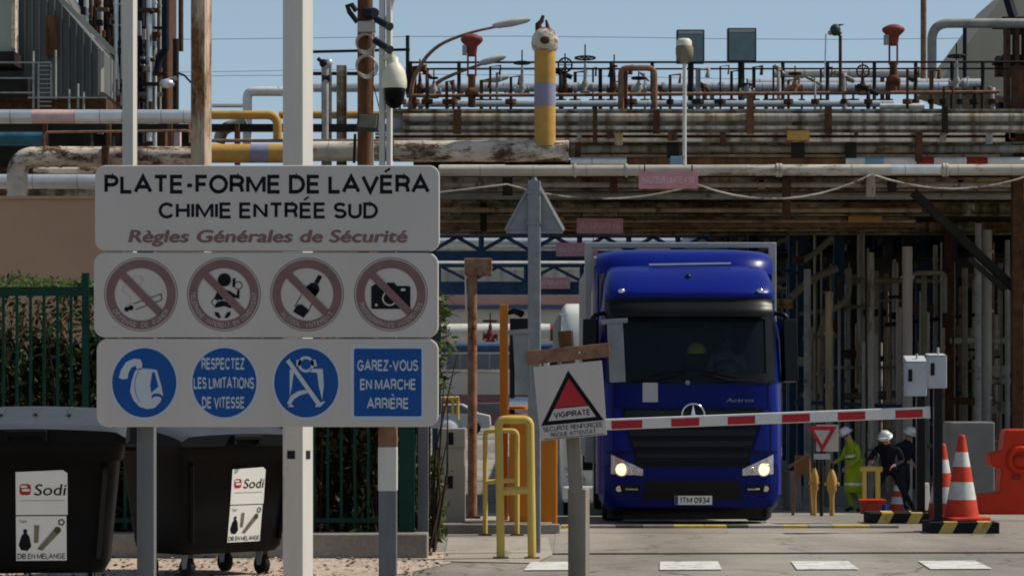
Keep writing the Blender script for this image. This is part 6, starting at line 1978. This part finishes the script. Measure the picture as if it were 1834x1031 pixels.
lamp('smallest and lowest curved-arm lamp behind the rail', [(800, 192), (826, 164), (856, 150), (880, 145)], (868, 147, 912, 137), 61)
def floodlight(label, x0, y0, x1, y1, Y, xp):
    t = thing('floodlight', label, 'floodlight', P((x0 + x1) / 2, 170, Y), 'greenish floodlight boxes')
    m = MB(); m.pbox(x0, y0, x1, y1, Y, .22, 'flood_frame'); m.build('housing', t, bevel=.02)
    m = MB(); m.pbox(x0 + 3, y0 + 9, x1 - 3, y1 - 3, Y - .012, .012, 'flood_glass'); m.build('glass', t)
    m = MB(); m.pbox(x0 + 3, y0 + 2.5, x1 - 3, y0 + 8, Y - .012, .012, 'lamp_grey'); m.build('glass_top', t)
    m = MB(); m.tube([P(xp, y1, Y + .1), P(xp, 198, Y + .1)], W(9, Y) / 2, 'steel_dark', 10); m.build('stand', t)
floodlight('greenish floodlight box partly behind the olive lamp', 1212, 53, 1262, 113, 56.5, 1238)
floodlight('greenish floodlight box standing free, right of the olive lamp', 1303, 50, 1355, 111, 56.2, 1326)
ol = thing('post_lamp', 'olive grey lamp head on a thin whitish pole in front of the bridge', 'lamp', (P(1226, 0, 50.2).x, 50.2, P(0, 296, 50.2).z))
k = W(1, 50.2)
m = MB(); m.tube([P(1226, 296, 50.2), P(1226, 112, 50.2)], 3.6 * k, 'pipe_white', 10); m.build('pole', ol)
m = MB(); m.lathe([(6 * k, 0), (13 * k, 6 * k), (16 * k, 16 * k), (16 * k, 28 * k), (14 * k, 31 * k)], 'olive', base=P(1226, 114, 50.2), n=18); m.build('bowl', ol)
m = MB(); m.lathe([(14.5 * k, 0), (14 * k, 9 * k), (10 * k, 13 * k), (.01, 14 * k)], 'cam_cream', base=P(1225, 83, 50.2), n=18); m.build('cap', ol)
m = MB(); m.pbox(1201, 280, 1221, 300, YG - .6, .3, 'box_blue'); tag(m.build('junction_box', bevel=.01), 'small pale blue junction box on the pipe beside the olive lamp pole', 'box')
de = thing('gas_detector', 'dark swivel detector head on a slim brown post at the right', 'detector', (P(1505, 0, 55).x, 55, P(0, 168, 55).z))
m = MB(); m.tube([P(1505, 168, 55), P(1505, 64, 55)], W(6, 55) / 2, 'rust_dark', 8); m.tube([P(1477, 140, 55), P(1479, 62, 55), P(1490, 60, 55)], .015, 'pipe_alu', 6); m.build('post', de)
m = MB(); c = P(1496, 54, 55); m.ball(c, .12, 'flood_frame', 12, (1, 1, 1.1)); m.tube([c, c + Vector((.12, 0, -.1))], .06, 'flood_frame', 8); m.tube([c + Vector((-.14, 0, -.08)), c + Vector((-.02, 0, 0))], .05, 'pipe_grey', 8); m.prism([c + Vector((-.05, 0, .12)), c + Vector((.2, 0, .13)), c + Vector((.02, 0, .06))], (0, .1, 0), 'flood_frame')
m.build('head', de)
# gooseneck and tall pipe at the right
vp('pipe', 'tall rusty pipe leaving the top of the picture at right', 1654, -30, 150, 11, 60, 'pipe_tan' if 'pipe_tan' in MT else 'rust_rail')
m = MB(); m.tube(fillet([P(1900, 42, 60.4), P(1669, 42, 60.4), P(1669, 152, 60.4)], .42, 8), W(17, 60.4) / 2, 'pipe_pink' if False else 'pipe_grey', 16)
tag(m.build('elbow_pipe'), 'grey-pink pipe coming from the right and bending down beside the tall rusty pipe', 'pipe')
m = MB(); m.tube([P(1728, 48, 61), P(1728, 170, 61)], .05, 'steel_navy', 8); tag(m.build('pipe'), 'thin dark upright under the bending grey-pink pipe', 'pipe')
m = MB()
m.prism([P(1850, -60, 74), P(1806, -20, 74), P(1688, 140, 74), P(1850, 190, 74)], (0, 5, 0), 'beige_gallery')
m.pbox(1790, 170, 1830, 800, 75, 1.5, 'steel_dark'); tag(m.build('conveyor_gallery'), 'sloping beige conveyor gallery in the top right corner', 'building')
m = MB(); m.bar(P(1800, -20, 72), P(1815, 30, 72), .2, .2, 'steel_navy'); m.pbox(1786, 100, 1834, 135, 72, .4, 'rust_dark'); m.pbox(1800, 40, 1860, 60, 71, .3, 'steel_dark')
for x in (1802, 1818, 1834): m.pbox(x, 30, x + 8, 200, 70, .4, 'rust_dark')
m.pbox(1796, 30, 1846, 38, 70.6, 1.6, 'steel_dark'); m.pbox(1796, 98, 1846, 104, 70.6, 1.6, 'steel_dark')
tag(m.build('steel_frame'), 'dark steel frame in front of the beige gallery at the right edge', 'frame')
m = MB()
for i in range(3):
    pts = [P(-20 + 190 * j, (68, 131, 128)[i] + (0, 3, -2)[i] * j * .4 + 3 * math.sin(j), 120 + 6 * i) for j in range(11)]
    mm = MB(); mm.tube(pts, .011, 'steel_navy', 4, caps=False); tag(mm.build('overhead_wire'), 'thin overhead wire crossing the sky far behind the bridge', 'wire', 'overhead wires')

# sagging rope under the gantry pipe
def rope(pts, Y, label):
    m = MB(); out = []
    for (a, b) in zip(pts, pts[1:]):
        for i in range(10):
            t = i / 10
            sag = b[2] * 4 * t * (1 - t)
            out.append(P(a[0] + (b[0] - a[0]) * t, a[1] + (b[1] - a[1]) * t + sag, Y))
    out.append(P(pts[-1][0], pts[-1][1], Y))
    m.tube(out, .018, 'pipe_worn', 6); tag(m.build('rope'), label, 'rope', 'ropes under the gantry pipe')
rope([(786, 345, 0), (908, 330, 0), (1250, 330, 26), ], YG - 1.5, 'pale rope sagging below the gantry pipe left of the largest height sign')
rope([(1250, 331, 0), (1562, 312, 34), (1850, 312, 26)], YG - 1.5, 'pale rope sagging below the gantry pipe right of the largest height sign')

def height_sign(label, x0, x1, y0, y1, Y):
    t = thing('height_sign', label, 'sign', P((x0 + x1) / 2, y1, Y), 'height limit signs')
    m = MB(); m.pbox(x0, y0, x1, y1, Y, .02, 'pink_sign'); pn = m.build('panel', t, bevel=.003)
    f = lambda u, v: P(u, v, Y); h = y1 - y0; w = x1 - x0
    m = MB(); S = Sheet(m, f, N0, .002)
    S.caps('HAUTEUR LIMITE: 4,50', 'pale_pink', x0 + w * .06, x1 - w * .06, y0 + h * .69, h * .40, 0, wt=.18)
    m.build('lettering', pn, fix=False)
    for px in (x0 + w * .1, x1 - w * .1):
        m = MB(); m.bar(P(px, y0 + 1, Y + .015), P(px, y0 - h * .35, Y + .03), .02, .02, 'steel_dark'); m.build('hanger', t)
height_sign('largest, nearest pink-red height limit sign on the gantry pipe', 1144, 1250, 307, 338, YG - 1.9)
height_sign('second pink-red height limit sign below the bridge girder', 1033, 1116, 391, 418, YG + 2.9)
height_sign('third pink-red height limit sign just above the lorry\'s left corner', 996, 1070, 435, 459, 69.7)
height_sign('farthest pink-red height limit sign behind the triangular sign pole', 966, 1021, 496, 517, 86.6)

# ================================================================== BLUE TRUSS GANTRIES BEHIND
def truss(label, x0, x1, yt, yb0, yb1, Y, step, mat='truss_blue', seed=1):
    t = thing('truss_gantry', label, 'gantry', P((x0 + x1) / 2, yb1, Y), 'blue truss gantries over the road')
    m = MB(); m.pbox(x0, yb0, x1, yb1, Y, .35, mat); m.build('bottom_chord', t)
    m = MB(); m.pbox(x0, yt - 6, x1, yt, Y, .35, mat); m.build('top_chord', t)
    x = x0 + 12; i = 0
    while x + step < x1:
        m = MB()
        a, b = (P(x, yt, Y + .15), P(x + step, yb0, Y + .15)) if i % 2 == 0 else (P(x, yb0, Y + .15), P(x + step, yt, Y + .15))
        m.bar(a, b, .13, .10, mat); m.build('diagonal', t)
        if i % 2:
            m = MB(); m.bar(P(x, yt, Y + .1), P(x, yb0, Y + .1), .11, .10, mat); m.build('upright', t)
        x += step; i += 1
    for x in (x0 + 2, x1 - 10):
        m = MB(); c = P(x, yt, Y + .18); m.box((c.x, Y + .18, (c.z + gz(Y)) / 2), (.3, .3, c.z - gz(Y)), mat); m.build('leg', t)
truss('nearer blue lattice gantry just under the bridge', 788 - 70, 1660, 424, 449, 466, 70, 44)
truss('farther blue lattice gantry seen left of the lorry', 800 - 20, 1500, 478, 504, 527, 87, 50)
hp('pipe', 'silvery pipe behind the nearer blue gantry', 740, 1520, 433, 13, 78, 'pipe_alu', straps=range(800, 1500, 60))
hp('pipe', 'bright silver pipe through the lattice of the nearer blue gantry', 740, 1420, 441, 9, 79, 'pipe_alu')
hp('pipe', 'pale pipe behind the nearer blue gantry, lower one', 740, 1200, 474, 18, 95, 'pipe_white', straps=(870, 960))
hp('pipe', 'white pipe with red stencilling beyond the orange post', 700, 1200, 595, 31, 110, 'pipe_white', bands=((838, 850, 'red_dark'), (985, 1008, 'red_valve')), straps=(800, 880, 960))
valve('far purple-red valve on the white stencilled pipe', 878, 560, 612, 26, 108, 'rust_dark', 'red_valve', group='far valves')
hp('pipe', 'dark blue pipe below the white stencilled pipe', 700, 1200, 622, 17, 112, 'facade_blue')
# buildings in the gap left of the lorry
fb_ = thing('office_building', 'low pale building with terracotta band and dark windows beyond the gantries', 'building', (P(900, 0, 170).x, 170, gz(170)))
m = MB(); a, b = P(640, 0, 170).x, P(1300, 0, 170).x; zt = P(0, 545, 170).z
m.box(((a + b) / 2, 175, (zt + .3) / 2), (b - a, 10, zt - .3), 'facade'); m.build('wall', fb_)
m = MB(); m.pbox(640, 530, 1300, 546, 169.6, 10.5, 'facade_pink'); m.build('roof', fb_)
m = MB(); m.pbox(640, 546.5, 1300, 553, 169.5, .3, 'facade_blue'); m.build('fascia', fb_)
for x in range(800, 1020, 26):
    m = MB(); m.pbox(x, 634, x + 23, 660, 169.9, .1, 'win_dark'); m.build('window', fb_)
m = MB(); m.pbox(640, 661, 1300, 666, 169.85, .14, 'pipe_worn'); m.build('sill_band', fb_)
fb2 = thing('warehouse', 'grey warehouse rising behind the low pale building', 'building', (P(900, 0, 215).x, 215, gz(215)))
m = MB(); a, b = P(600, 0, 215).x, P(1900, 0, 215).x; zt = P(0, 416, 215).z
m.box(((a + b) / 2, 225, zt / 2), (b - a, 20, zt), 'cladding_light'); m.build('wall', fb2)
for x in range(610, 1880, 24):
    m = MB(); m.pbox(x, 420, x + 2.5, 530, 214.85, .15, 'pipe_grey'); m.build('cladding_rib', fb2)
m = MB(); m.pbox(596, 410, 1900, 417, 214.5, 21, 'cladding'); m.build('roof_edge', fb2)
# parked cars beyond
def car(label, px, Y, paint):
    t = thing('parked_car', label, 'car', (0, 0, 0), 'cars parked beyond the gate')
    m = MB(); prof = [(-2.1, .35), (-2.1, .75), (-1.9, .92), (-1.25, .98), (-.6, 1.42), (.75, 1.45), (1.5, 1.02), (2.05, .9), (2.1, .45), (2.0, .3), (-2.0, .28)]
    m.prism([(x, -.82, z) for x, z in prof], (0, 1.64, 0), paint); m.build('body', t, bevel=.06, seg=3)
    m = MB(); m.prism([(-1.1, -.825, .99), (-.58, -.825, 1.36), (.68, -.825, 1.38), (1.3, -.825, 1.0)], (0, -.006, 0), 'win_dark'); m.build('side_window', t)
    for x in (-1.3, 1.3):
        m = MB(); m.lathe([(.2, -.1), (.31, -.1), (.32, 0), (.31, .1), (.2, .1)], 'rubber', base=(x, -.78, .32), axis=(0, 1, 0), n=20); m.build('wheel', t)
    t.location = (P(px, 0, Y).x, Y, gz(Y))
car('dark wine-red car parked beyond the gate right of the rusty post', 868, 128, 'car_paint')
car('pale car parked beyond the gate behind the ticket pillar', 800, 120, 'cabinet')
m = MB(); m.pbox(700, 706, 1200, 724, 140, .6, 'car_paint'); tag(m.build('long_low_wall'), 'low dark purplish wall far beyond the gate', 'wall')
yf = thing('yellow_frame', 'small far yellow pipe frame above the ticket pillar', 'frame', (P(805, 0, 100).x, 100, gz(100)))
for x in (790, 800, 811, 820):
    m = MB(); m.tube([P(x, 712, 100), (P(x, 0, 100).x, 100, gz(100))], .06, 'yellow', 8); m.build('post', yf)
m = MB(); m.tube([P(786, 713, 100), P(822, 712, 100)], .07, 'yellow', 8); m.build('rail', yf)

# ================================================================== PIPE RACK ON THE RIGHT (in deep shade)
rk = thing('pipe_rack', 'dark roofed steel pipe rack right of the lorry, its deck shading a thicket of pipes', 'pipe rack', (P(1600, 0, 64).x, 64, gz(64)))
z1 = P(0, 300, 57).z
rnd_rack = random.Random(77)
XA, XB = 5.6, 27.0
m = MB(); m.box(((XA + XB) / 2, 76, z1 + .1), (XB - XA, 27, .16), 'steel_dark'); m.build('deck', rk)  # deck added overhead, carried on past the view to shade the pipes
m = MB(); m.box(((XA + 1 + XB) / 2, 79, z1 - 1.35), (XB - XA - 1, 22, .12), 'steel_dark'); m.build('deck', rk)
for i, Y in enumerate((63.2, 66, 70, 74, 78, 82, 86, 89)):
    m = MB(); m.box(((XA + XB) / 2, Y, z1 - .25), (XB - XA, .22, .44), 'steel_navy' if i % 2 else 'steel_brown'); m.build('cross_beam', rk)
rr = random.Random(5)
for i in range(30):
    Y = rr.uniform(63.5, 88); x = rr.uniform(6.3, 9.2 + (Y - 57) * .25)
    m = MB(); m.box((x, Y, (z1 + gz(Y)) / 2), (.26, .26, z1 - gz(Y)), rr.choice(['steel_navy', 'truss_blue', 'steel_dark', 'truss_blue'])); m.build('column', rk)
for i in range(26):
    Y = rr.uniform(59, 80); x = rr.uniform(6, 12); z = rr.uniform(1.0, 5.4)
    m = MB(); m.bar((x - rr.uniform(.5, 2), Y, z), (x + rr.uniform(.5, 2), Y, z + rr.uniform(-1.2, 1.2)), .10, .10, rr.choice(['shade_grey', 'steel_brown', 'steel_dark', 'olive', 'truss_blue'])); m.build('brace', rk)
for i in range(40):
    Y = rnd_rack.uniform(58.6, 66); x = rnd_rack.uniform(6.6, 12.5); z = rnd_rack.uniform(.3, 5.2); m = MB()
    w = rnd_rack.uniform(.12, .7); h = rnd_rack.uniform(.05, .28)
    m.box((x, Y, z), (w, .2, h), rnd_rack.choice(['shade_grey', 'shade_tan', 'steel_brown', 'rust_dark', 'steel_dark', 'olive'])); m.build('pipe_support', rk)
for i in range(16):
    Y = rnd_rack.uniform(58.4, 70); x = rnd_rack.uniform(6.8, 12); z = rnd_rack.uniform(.5, 5.0); L = rnd_rack.uniform(.6, 2.6); m = MB()
    m.tube([(x, Y, z), (x + L, Y, z)], rnd_rack.uniform(.03, .09), rnd_rack.choice(['shade_grey', 'shade_tan', 'rust_rail', 'olive']), 8); m.build('cross_pipe', rk)
# the pipes one can tell apart
GP = 'upright pipes under the dark rack'
for (x, y0, th, Y, mt, lab, jn) in (
        (1446, 482, 13, 59.5, 'pipe_grey', 'grey upright pipe nearest to the lorry under the dark rack', (.3, .55)),
        (1485, 522, 14, 59, 'shade_tan', 'tan weathered upright pipe, second from the lorry', (.2, .45, .7)),
        (1560, 452, 12, 58.6, 'shade_grey', 'pale slim upright pipe midway between lorry and reader posts', ()),
        (1625, 442, 19, 58.2, 'shade_pink', 'thick pinkish pale upright pipe behind the reader boxes', (.12, .5)),
        (1655, 486, 10, 59.4, 'olive', 'olive upright pipe hanging from a small pipe bridge', ()),
        (1752, 400, 12, 58.0, 'pipe_grey', 'light grey slim upright pipe right of the diagonal brace', ()),
        (1768, 412, 18, 58.3, 'shade_grey', 'thick pale upright pipe with rusty rings at the right', (.08, .3, .62)),
        (1804, 430, 9, 59, 'pipe_grey', 'slim grey upright pipe near the right edge', ()),
        (1728, 480, 11, 60, 'olive', 'dull upright pipe behind the tall cone', (.4,))):
    vp('upright_pipe', lab, x, y0, None, th, Y, mt, GP, joints=jn)
m = MB(); m.tube(fillet([P(1630, 520, 58.8), P(1634, 489, 58.8), P(1692, 488, 58.8), P(1692, 560, 58.8)], .14), W(9, 58.8) / 2, 'olive', 10)
tag(m.build('pipe_loop'), 'olive pipe loop between the thick pinkish pipe and the navy columns', 'pipe')
for (pts, th, lab) in (([(1418, 532), (1452, 500), (1500, 480)], 14, 'bent brown pipe leaning right beside the lorry roof'), ([(1432, 470), (1462, 452), (1490, 425)], 12, 'upper leaning pipe above the bent brown pipe'),
                       ([(1470, 600), (1478, 560), (1520, 540), (1520, 480)], 11, 'crooked pipe joining the uprights')):
    m = MB(); m.tube(fillet([P(u, v, 60.5) for u, v in pts], .3), W(th, 60.5) / 2, 'olive', 10); tag(m.build('bent_pipe'), lab, 'pipe', 'bent pipes in the dark rack')
rr = random.Random(9)
for i in range(42):
    x = rr.uniform(1425, 1850); Y = rr.uniform(63, 89); th = rr.choice([4, 5, 6, 8, 10, 12])
    mt = rr.choice(['steel_navy', 'shade_grey', 'shade_tan', 'steel_brown', 'olive', 'truss_blue', 'shade_pink', 'shade_grey'])
    vp('upright_pipe', 'dim upright pipe in the crowded back rows of the dark rack', x, rr.uniform(400, 520), None, th, Y, mt, 'dim back-row pipes', n=8, joints=[rr.random() for _ in range(rr.choice([0, 1, 2]))])
for i in range(64):
    x = 1422 + (i * 419.0 / 64) + rr.uniform(-5, 5); Y = rr.uniform(59, 72)
    vp('upright_pipe', 'slender pipe in the front rows of the crowded dark rack', x, rr.uniform(420, 620), None if i % 3 else rr.uniform(640, 760), rr.choice([3, 4, 5, 6, 8, 10]), Y, rr.choice(['shade_grey', 'shade_tan', 'olive', 'rust_rail', 'shade_grey', 'shade_pink', 'shade_tan', 'rust_dark']), 'front-row slender pipes', n=8, joints=[rr.random() for _ in range(3)])
for i in range(24):  # pale pipes added to stand for slivers of sunlight
    x = rr.uniform(1430, 1840); Y = rr.uniform(92, 97)
    vp('upright_pipe', 'added bright pipe standing for a sliver of sunlight between the dark columns', x, rr.uniform(440, 640), None if i % 2 else rr.uniform(650, 780), rr.choice([3, 4, 5, 6]), Y, rr.choice(['pipe_white', 'pipe_worn', 'pipe_alu']), 'bright pipes for sunlight slivers behind the rack', n=8)
ph = thing('shadow_backdrop', 'added dark blue-grey backdrop wall standing in for shadow behind the pipe rack', 'building', (P(1700, 0, 100).x, 100, gz(100)))
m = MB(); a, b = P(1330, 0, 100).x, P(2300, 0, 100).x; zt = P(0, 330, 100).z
m.box(((a + b) / 2, 104, zt / 2), (b - a, 8, zt), 'steel_navy'); m.build('wall', ph)  # near-black wall added to stand for the shadow between the pipes
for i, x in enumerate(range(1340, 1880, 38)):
    m = MB(); m.pbox(x, 400, x + 9, 800, 99.8, .2, 'steel_dark' if i % 2 else 'truss_blue'); m.build('backdrop_strip', ph)
# pale ground clutter at the foot of the rack
for i, (x, w, h, Y, mt, lab) in enumerate(((1418, 22, 70, 53, 'block_grey', 'grey concrete block by the lorry wheel'), (1495, 40, 36, 55, 'block_grey', 'low grey concrete block behind the hydrants'), (1655, 22, 60, 46, 'sign_white', 'pale panel leaning behind the reader posts'))):
    m = MB(); c = P(x, 0, Y); m.box((c.x, Y, gz(Y) + W(h, Y) / 2), (W(w, Y), .5 if i < 2 else .04, W(h, Y)), mt, rot=(R(-8) if i == 2 else 0, 0, R(12)))
    tag(m.build('concrete_block' if i < 2 else 'leaning_panel', bevel=.02), lab, 'block' if i < 2 else 'panel')

# ================================================================== LEFT BACKGROUND
wl_ = thing('boundary_wall', 'plain terracotta rendered wall behind the hedge at left', 'wall', (P(200, 0, 45).x, 45, gz(45)))
m = MB(); a, b = P(-400, 0, 45).x, P(690, 0, 45).x; zt = P(0, 357, 45).z
m.box(((a + b) / 2, 45.2, (zt + gz(45)) / 2), (b - a, .4, zt - gz(45)), 'terracotta'); m.build('wall', wl_)
m = MB(); m.box(((a + b) / 2, 45.2, zt + .03), (b - a, .5, .055), 'terracotta'); m.build('coping', wl_)
rkl = thing('pipe_trestle', 'dark rusty trestle carrying the left-hand pipes above the terracotta wall', 'pipe rack', (P(200, 0, 51).x, 51, P(0, 357, 51).z))
for (y0, y1, Y, mt) in ((336, 356, 50.6, 'steel_brown'), (300, 312, 51.5, 'rust_dark'), (222, 234, 51.0, 'steel_dark')):
    m = MB(); m.pbox(-40, y0, 700, y1, Y, .3, mt); m.build('beam', rkl)
for x in (76, 190, 300, 420, 540, 660):
    m = MB(); m.pbox(x, 222, x + 8, 760, 50.9, .25, 'rust'); m.build('post', rkl)
hop = thing('clad_hopper', 'large dark grey ribbed hopper with a slanting light edge, top left corner', 'hopper', (P(90, 0, 82).x, 82, P(0, 195, 82).z))
m = MB(); m.prism([P(-60, -60, 82), P(70, -60, 82), P(104, 0, 82), P(182, 92, 82), P(182, 162, 82), P(172, 176, 82), P(-60, 176, 82)], (0, 7, 0), 'cladding'); m.build('shell', hop)
for x in range(30, 182, 13):
    yt_ = -40 if x < 84 else (x - 104) * 92 / 78 + 2
    m = MB(); m.pbox(x, max(-40, yt_), x + 3, 170, 81.9, .1, 'cladding'); m.build('rib', hop)
m = MB(); m.bar(P(98, -12, 81.8), P(206, 96, 81.8), .12, .16, 'cladding_light'); m.bar(P(182, 92, 81.8), P(182, 165, 81.8), .12, .10, 'cladding_light'); m.build('edge_trim', hop)
m = MB(); m.pbox(82, 28, 102, 100, 81.85, .04, 'rust'); m.build('rusty_panel', hop)
m = MB(); m.pbox(-40, -40, 20, 96, 80.6, 1.2, 'cladding_light'); m.pbox(20, -40, 27, 96, 80.5, .3, 'pipe_worn'); m.build('pale_shaft', hop)
m = MB(); m.pbox(-60, 92, 26, 116, 80.4, 1.4, 'steel_dark'); m.pbox(-60, 138, 50, 170, 81, 1, 'steel_dark'); m.pbox(-60, 176, 190, 196, 82.2, 6, 'rust_dark'); m.build('underframe', hop)
for x in (-30, 60, 150):
    m = MB(); m.pbox(x, 196.5, x + 12, 790, 83.5, .6, 'steel_dark'); m.build('leg', hop)
ld = thing('access_platform', 'thin pale handrails and ladder in front of the dark hopper', 'platform', (P(80, 0, 79).x, 79, P(0, 195, 79).z))
for (a, b, c, d) in ((0, 112, 92, 112), (0, 140, 60, 140), (0, 166, 60, 166), (50, 175, 190, 175), (124, 160, 124, 195), (60, 92, 60, 195), (69, 112, 69, 195), (92, 115, 92, 175), (100, 90, 100, 178), (150, 165, 150, 195), (140, 150, 140, 195)):
    m = MB(); m.bar(P(a, b, 79), P(c, d, 79), .045, .045, 'pipe_grey'); m.build('rail', ld)
for y in range(118, 195, 8):
    m = MB(); m.bar(P(69, y, 79), P(92, y, 79), .03, .03, 'pipe_grey'); m.build('rung', ld)
tw = thing('process_tower', 'dense dark tower of upright pipes and platforms at upper left', 'tower', (P(240, 0, 88).x, 88, gz(88)))
rr = random.Random(31)
m = MB(); m.pbox(192, -60, 296, 790, 90, 3, 'rust_dark'); m.build('core', tw)
for i in range(70):
    xx = rr.uniform(142, 300); y = rr.uniform(-10, 190); m = MB()
    if xx < 185 and y > (xx - 104) * 1.2: continue
    h = rr.uniform(4, 26); w_ = rr.uniform(2, 12)
    m.pbox(xx, y, xx + w_, y + h, 85.5 + rr.uniform(-.6, 1), .25, rr.choice(['steel_dark', 'rust_dark', 'rust', 'steel_navy', 'pipe_grey', 'steel_brown'])); m.build('fitting', tw)
m = MB(); m.pbox(-60, 224, 345, 790, 93.2, 3, 'steel_dark'); m.build('core', tw)
m = MB(); m.pbox(140, -60, 200, 60, 91, 3, 'steel_dark'); m.pbox(150, 60, 200, 200, 92, 3, 'rust_dark'); m.build('core', tw)
x = 150
while x < 302:
    th = rr.choice([4, 5, 7, 9, 11]); mt = rr.choice(['steel_dark', 'steel_brown', 'rust', 'pipe_grey', 'rust_dark', 'steel_navy', 'pipe_alu'])
    y0 = -50; y1 = rr.uniform(195, 300)
    vp('pipe_run', None, x + th / 2, y0, y1, th, 87 + rr.uniform(-1.5, 2), mt, n=8, joints=[rr.random() for _ in range(2)], parent=tw)
    x += th + rr.choice([-2, 1, 3])
for x in (208, 220):
    vp('pipe_run', None, x, -50, 142, 8, 85, 'pipe_alu', n=10, joints=(.3, .5, .7), parent=tw)
for i in range(22):
    y = rr.uniform(-10, 190); x0 = rr.uniform(140, 260); m = MB()
    m.pbox(x0, y, x0 + rr.uniform(20, 60), y + rr.uniform(2, 6), 85 + rr.uniform(0, 3), .4, rr.choice(['steel_dark', 'rust_dark', 'steel_brown', 'pipe_grey'])); m.build('platform', tw)
for i in range(14):
    m = MB(); m.ball(P(rr.uniform(150, 295), rr.uniform(0, 195), 84.5), rr.uniform(.05, .11), rr.choice(['steel_dark', 'pipe_grey', 'rust_dark', 'steel_navy']), 10, (1, 1, rr.uniform(.7, 1.8))); m.build('fitting', tw)
m = MB(); m.tube(fillet([P(297, -30, 84.8), P(297, 90, 84.8), P(285, 105, 84.8), P(281, 130, 84.8)], .3), .12, 'steel_navy', 10); m.build('downpipe', tw)
vp('flue_pipe', 'dark lower flue pipe standing free right of the tower', 315, 70, 330, 11, 84, 'steel_dark')
vp('flue_pipe', 'dark brown upper flue pipe offset right of the lower one', 324, -40, 92, 9, 84.3, 'rust_dark')
m = MB(); m.tube([P(316, 130, 83.5), P(330, 135, 83.5), P(342, 148, 83.5)], .04, 'steel_navy', 6); m.ball(P(299, 150, 83.5), .2, 'pipe_alu', 10, (1.3, 1, .8)); m.tube([P(290, 148, 83.5), P(316, 140, 83.5)], .08, 'pipe_grey', 8)
tag(m.build('cable_arm'), 'dark cable arm with a pale fitting beside the free flue pipes', 'cable')
m = MB(); c = P(40, 262, 66); m.tube([P(-60, 248, 66), P(82, 248, 66)], W(26, 66) / 2, 'teal', 20); tag(m.build('tank'), 'dark teal horizontal tank behind the far left pipes', 'tank')
m = MB(); m.pbox(306, 222, 322, 262, 58, .3, 'pipe_pink'); m.pbox(306, 222, 311, 262, 57.98, .02, 'sign_white'); tag(m.build('notice_board'), 'small pink and white board behind the silver pipe near the tan pole', 'board')
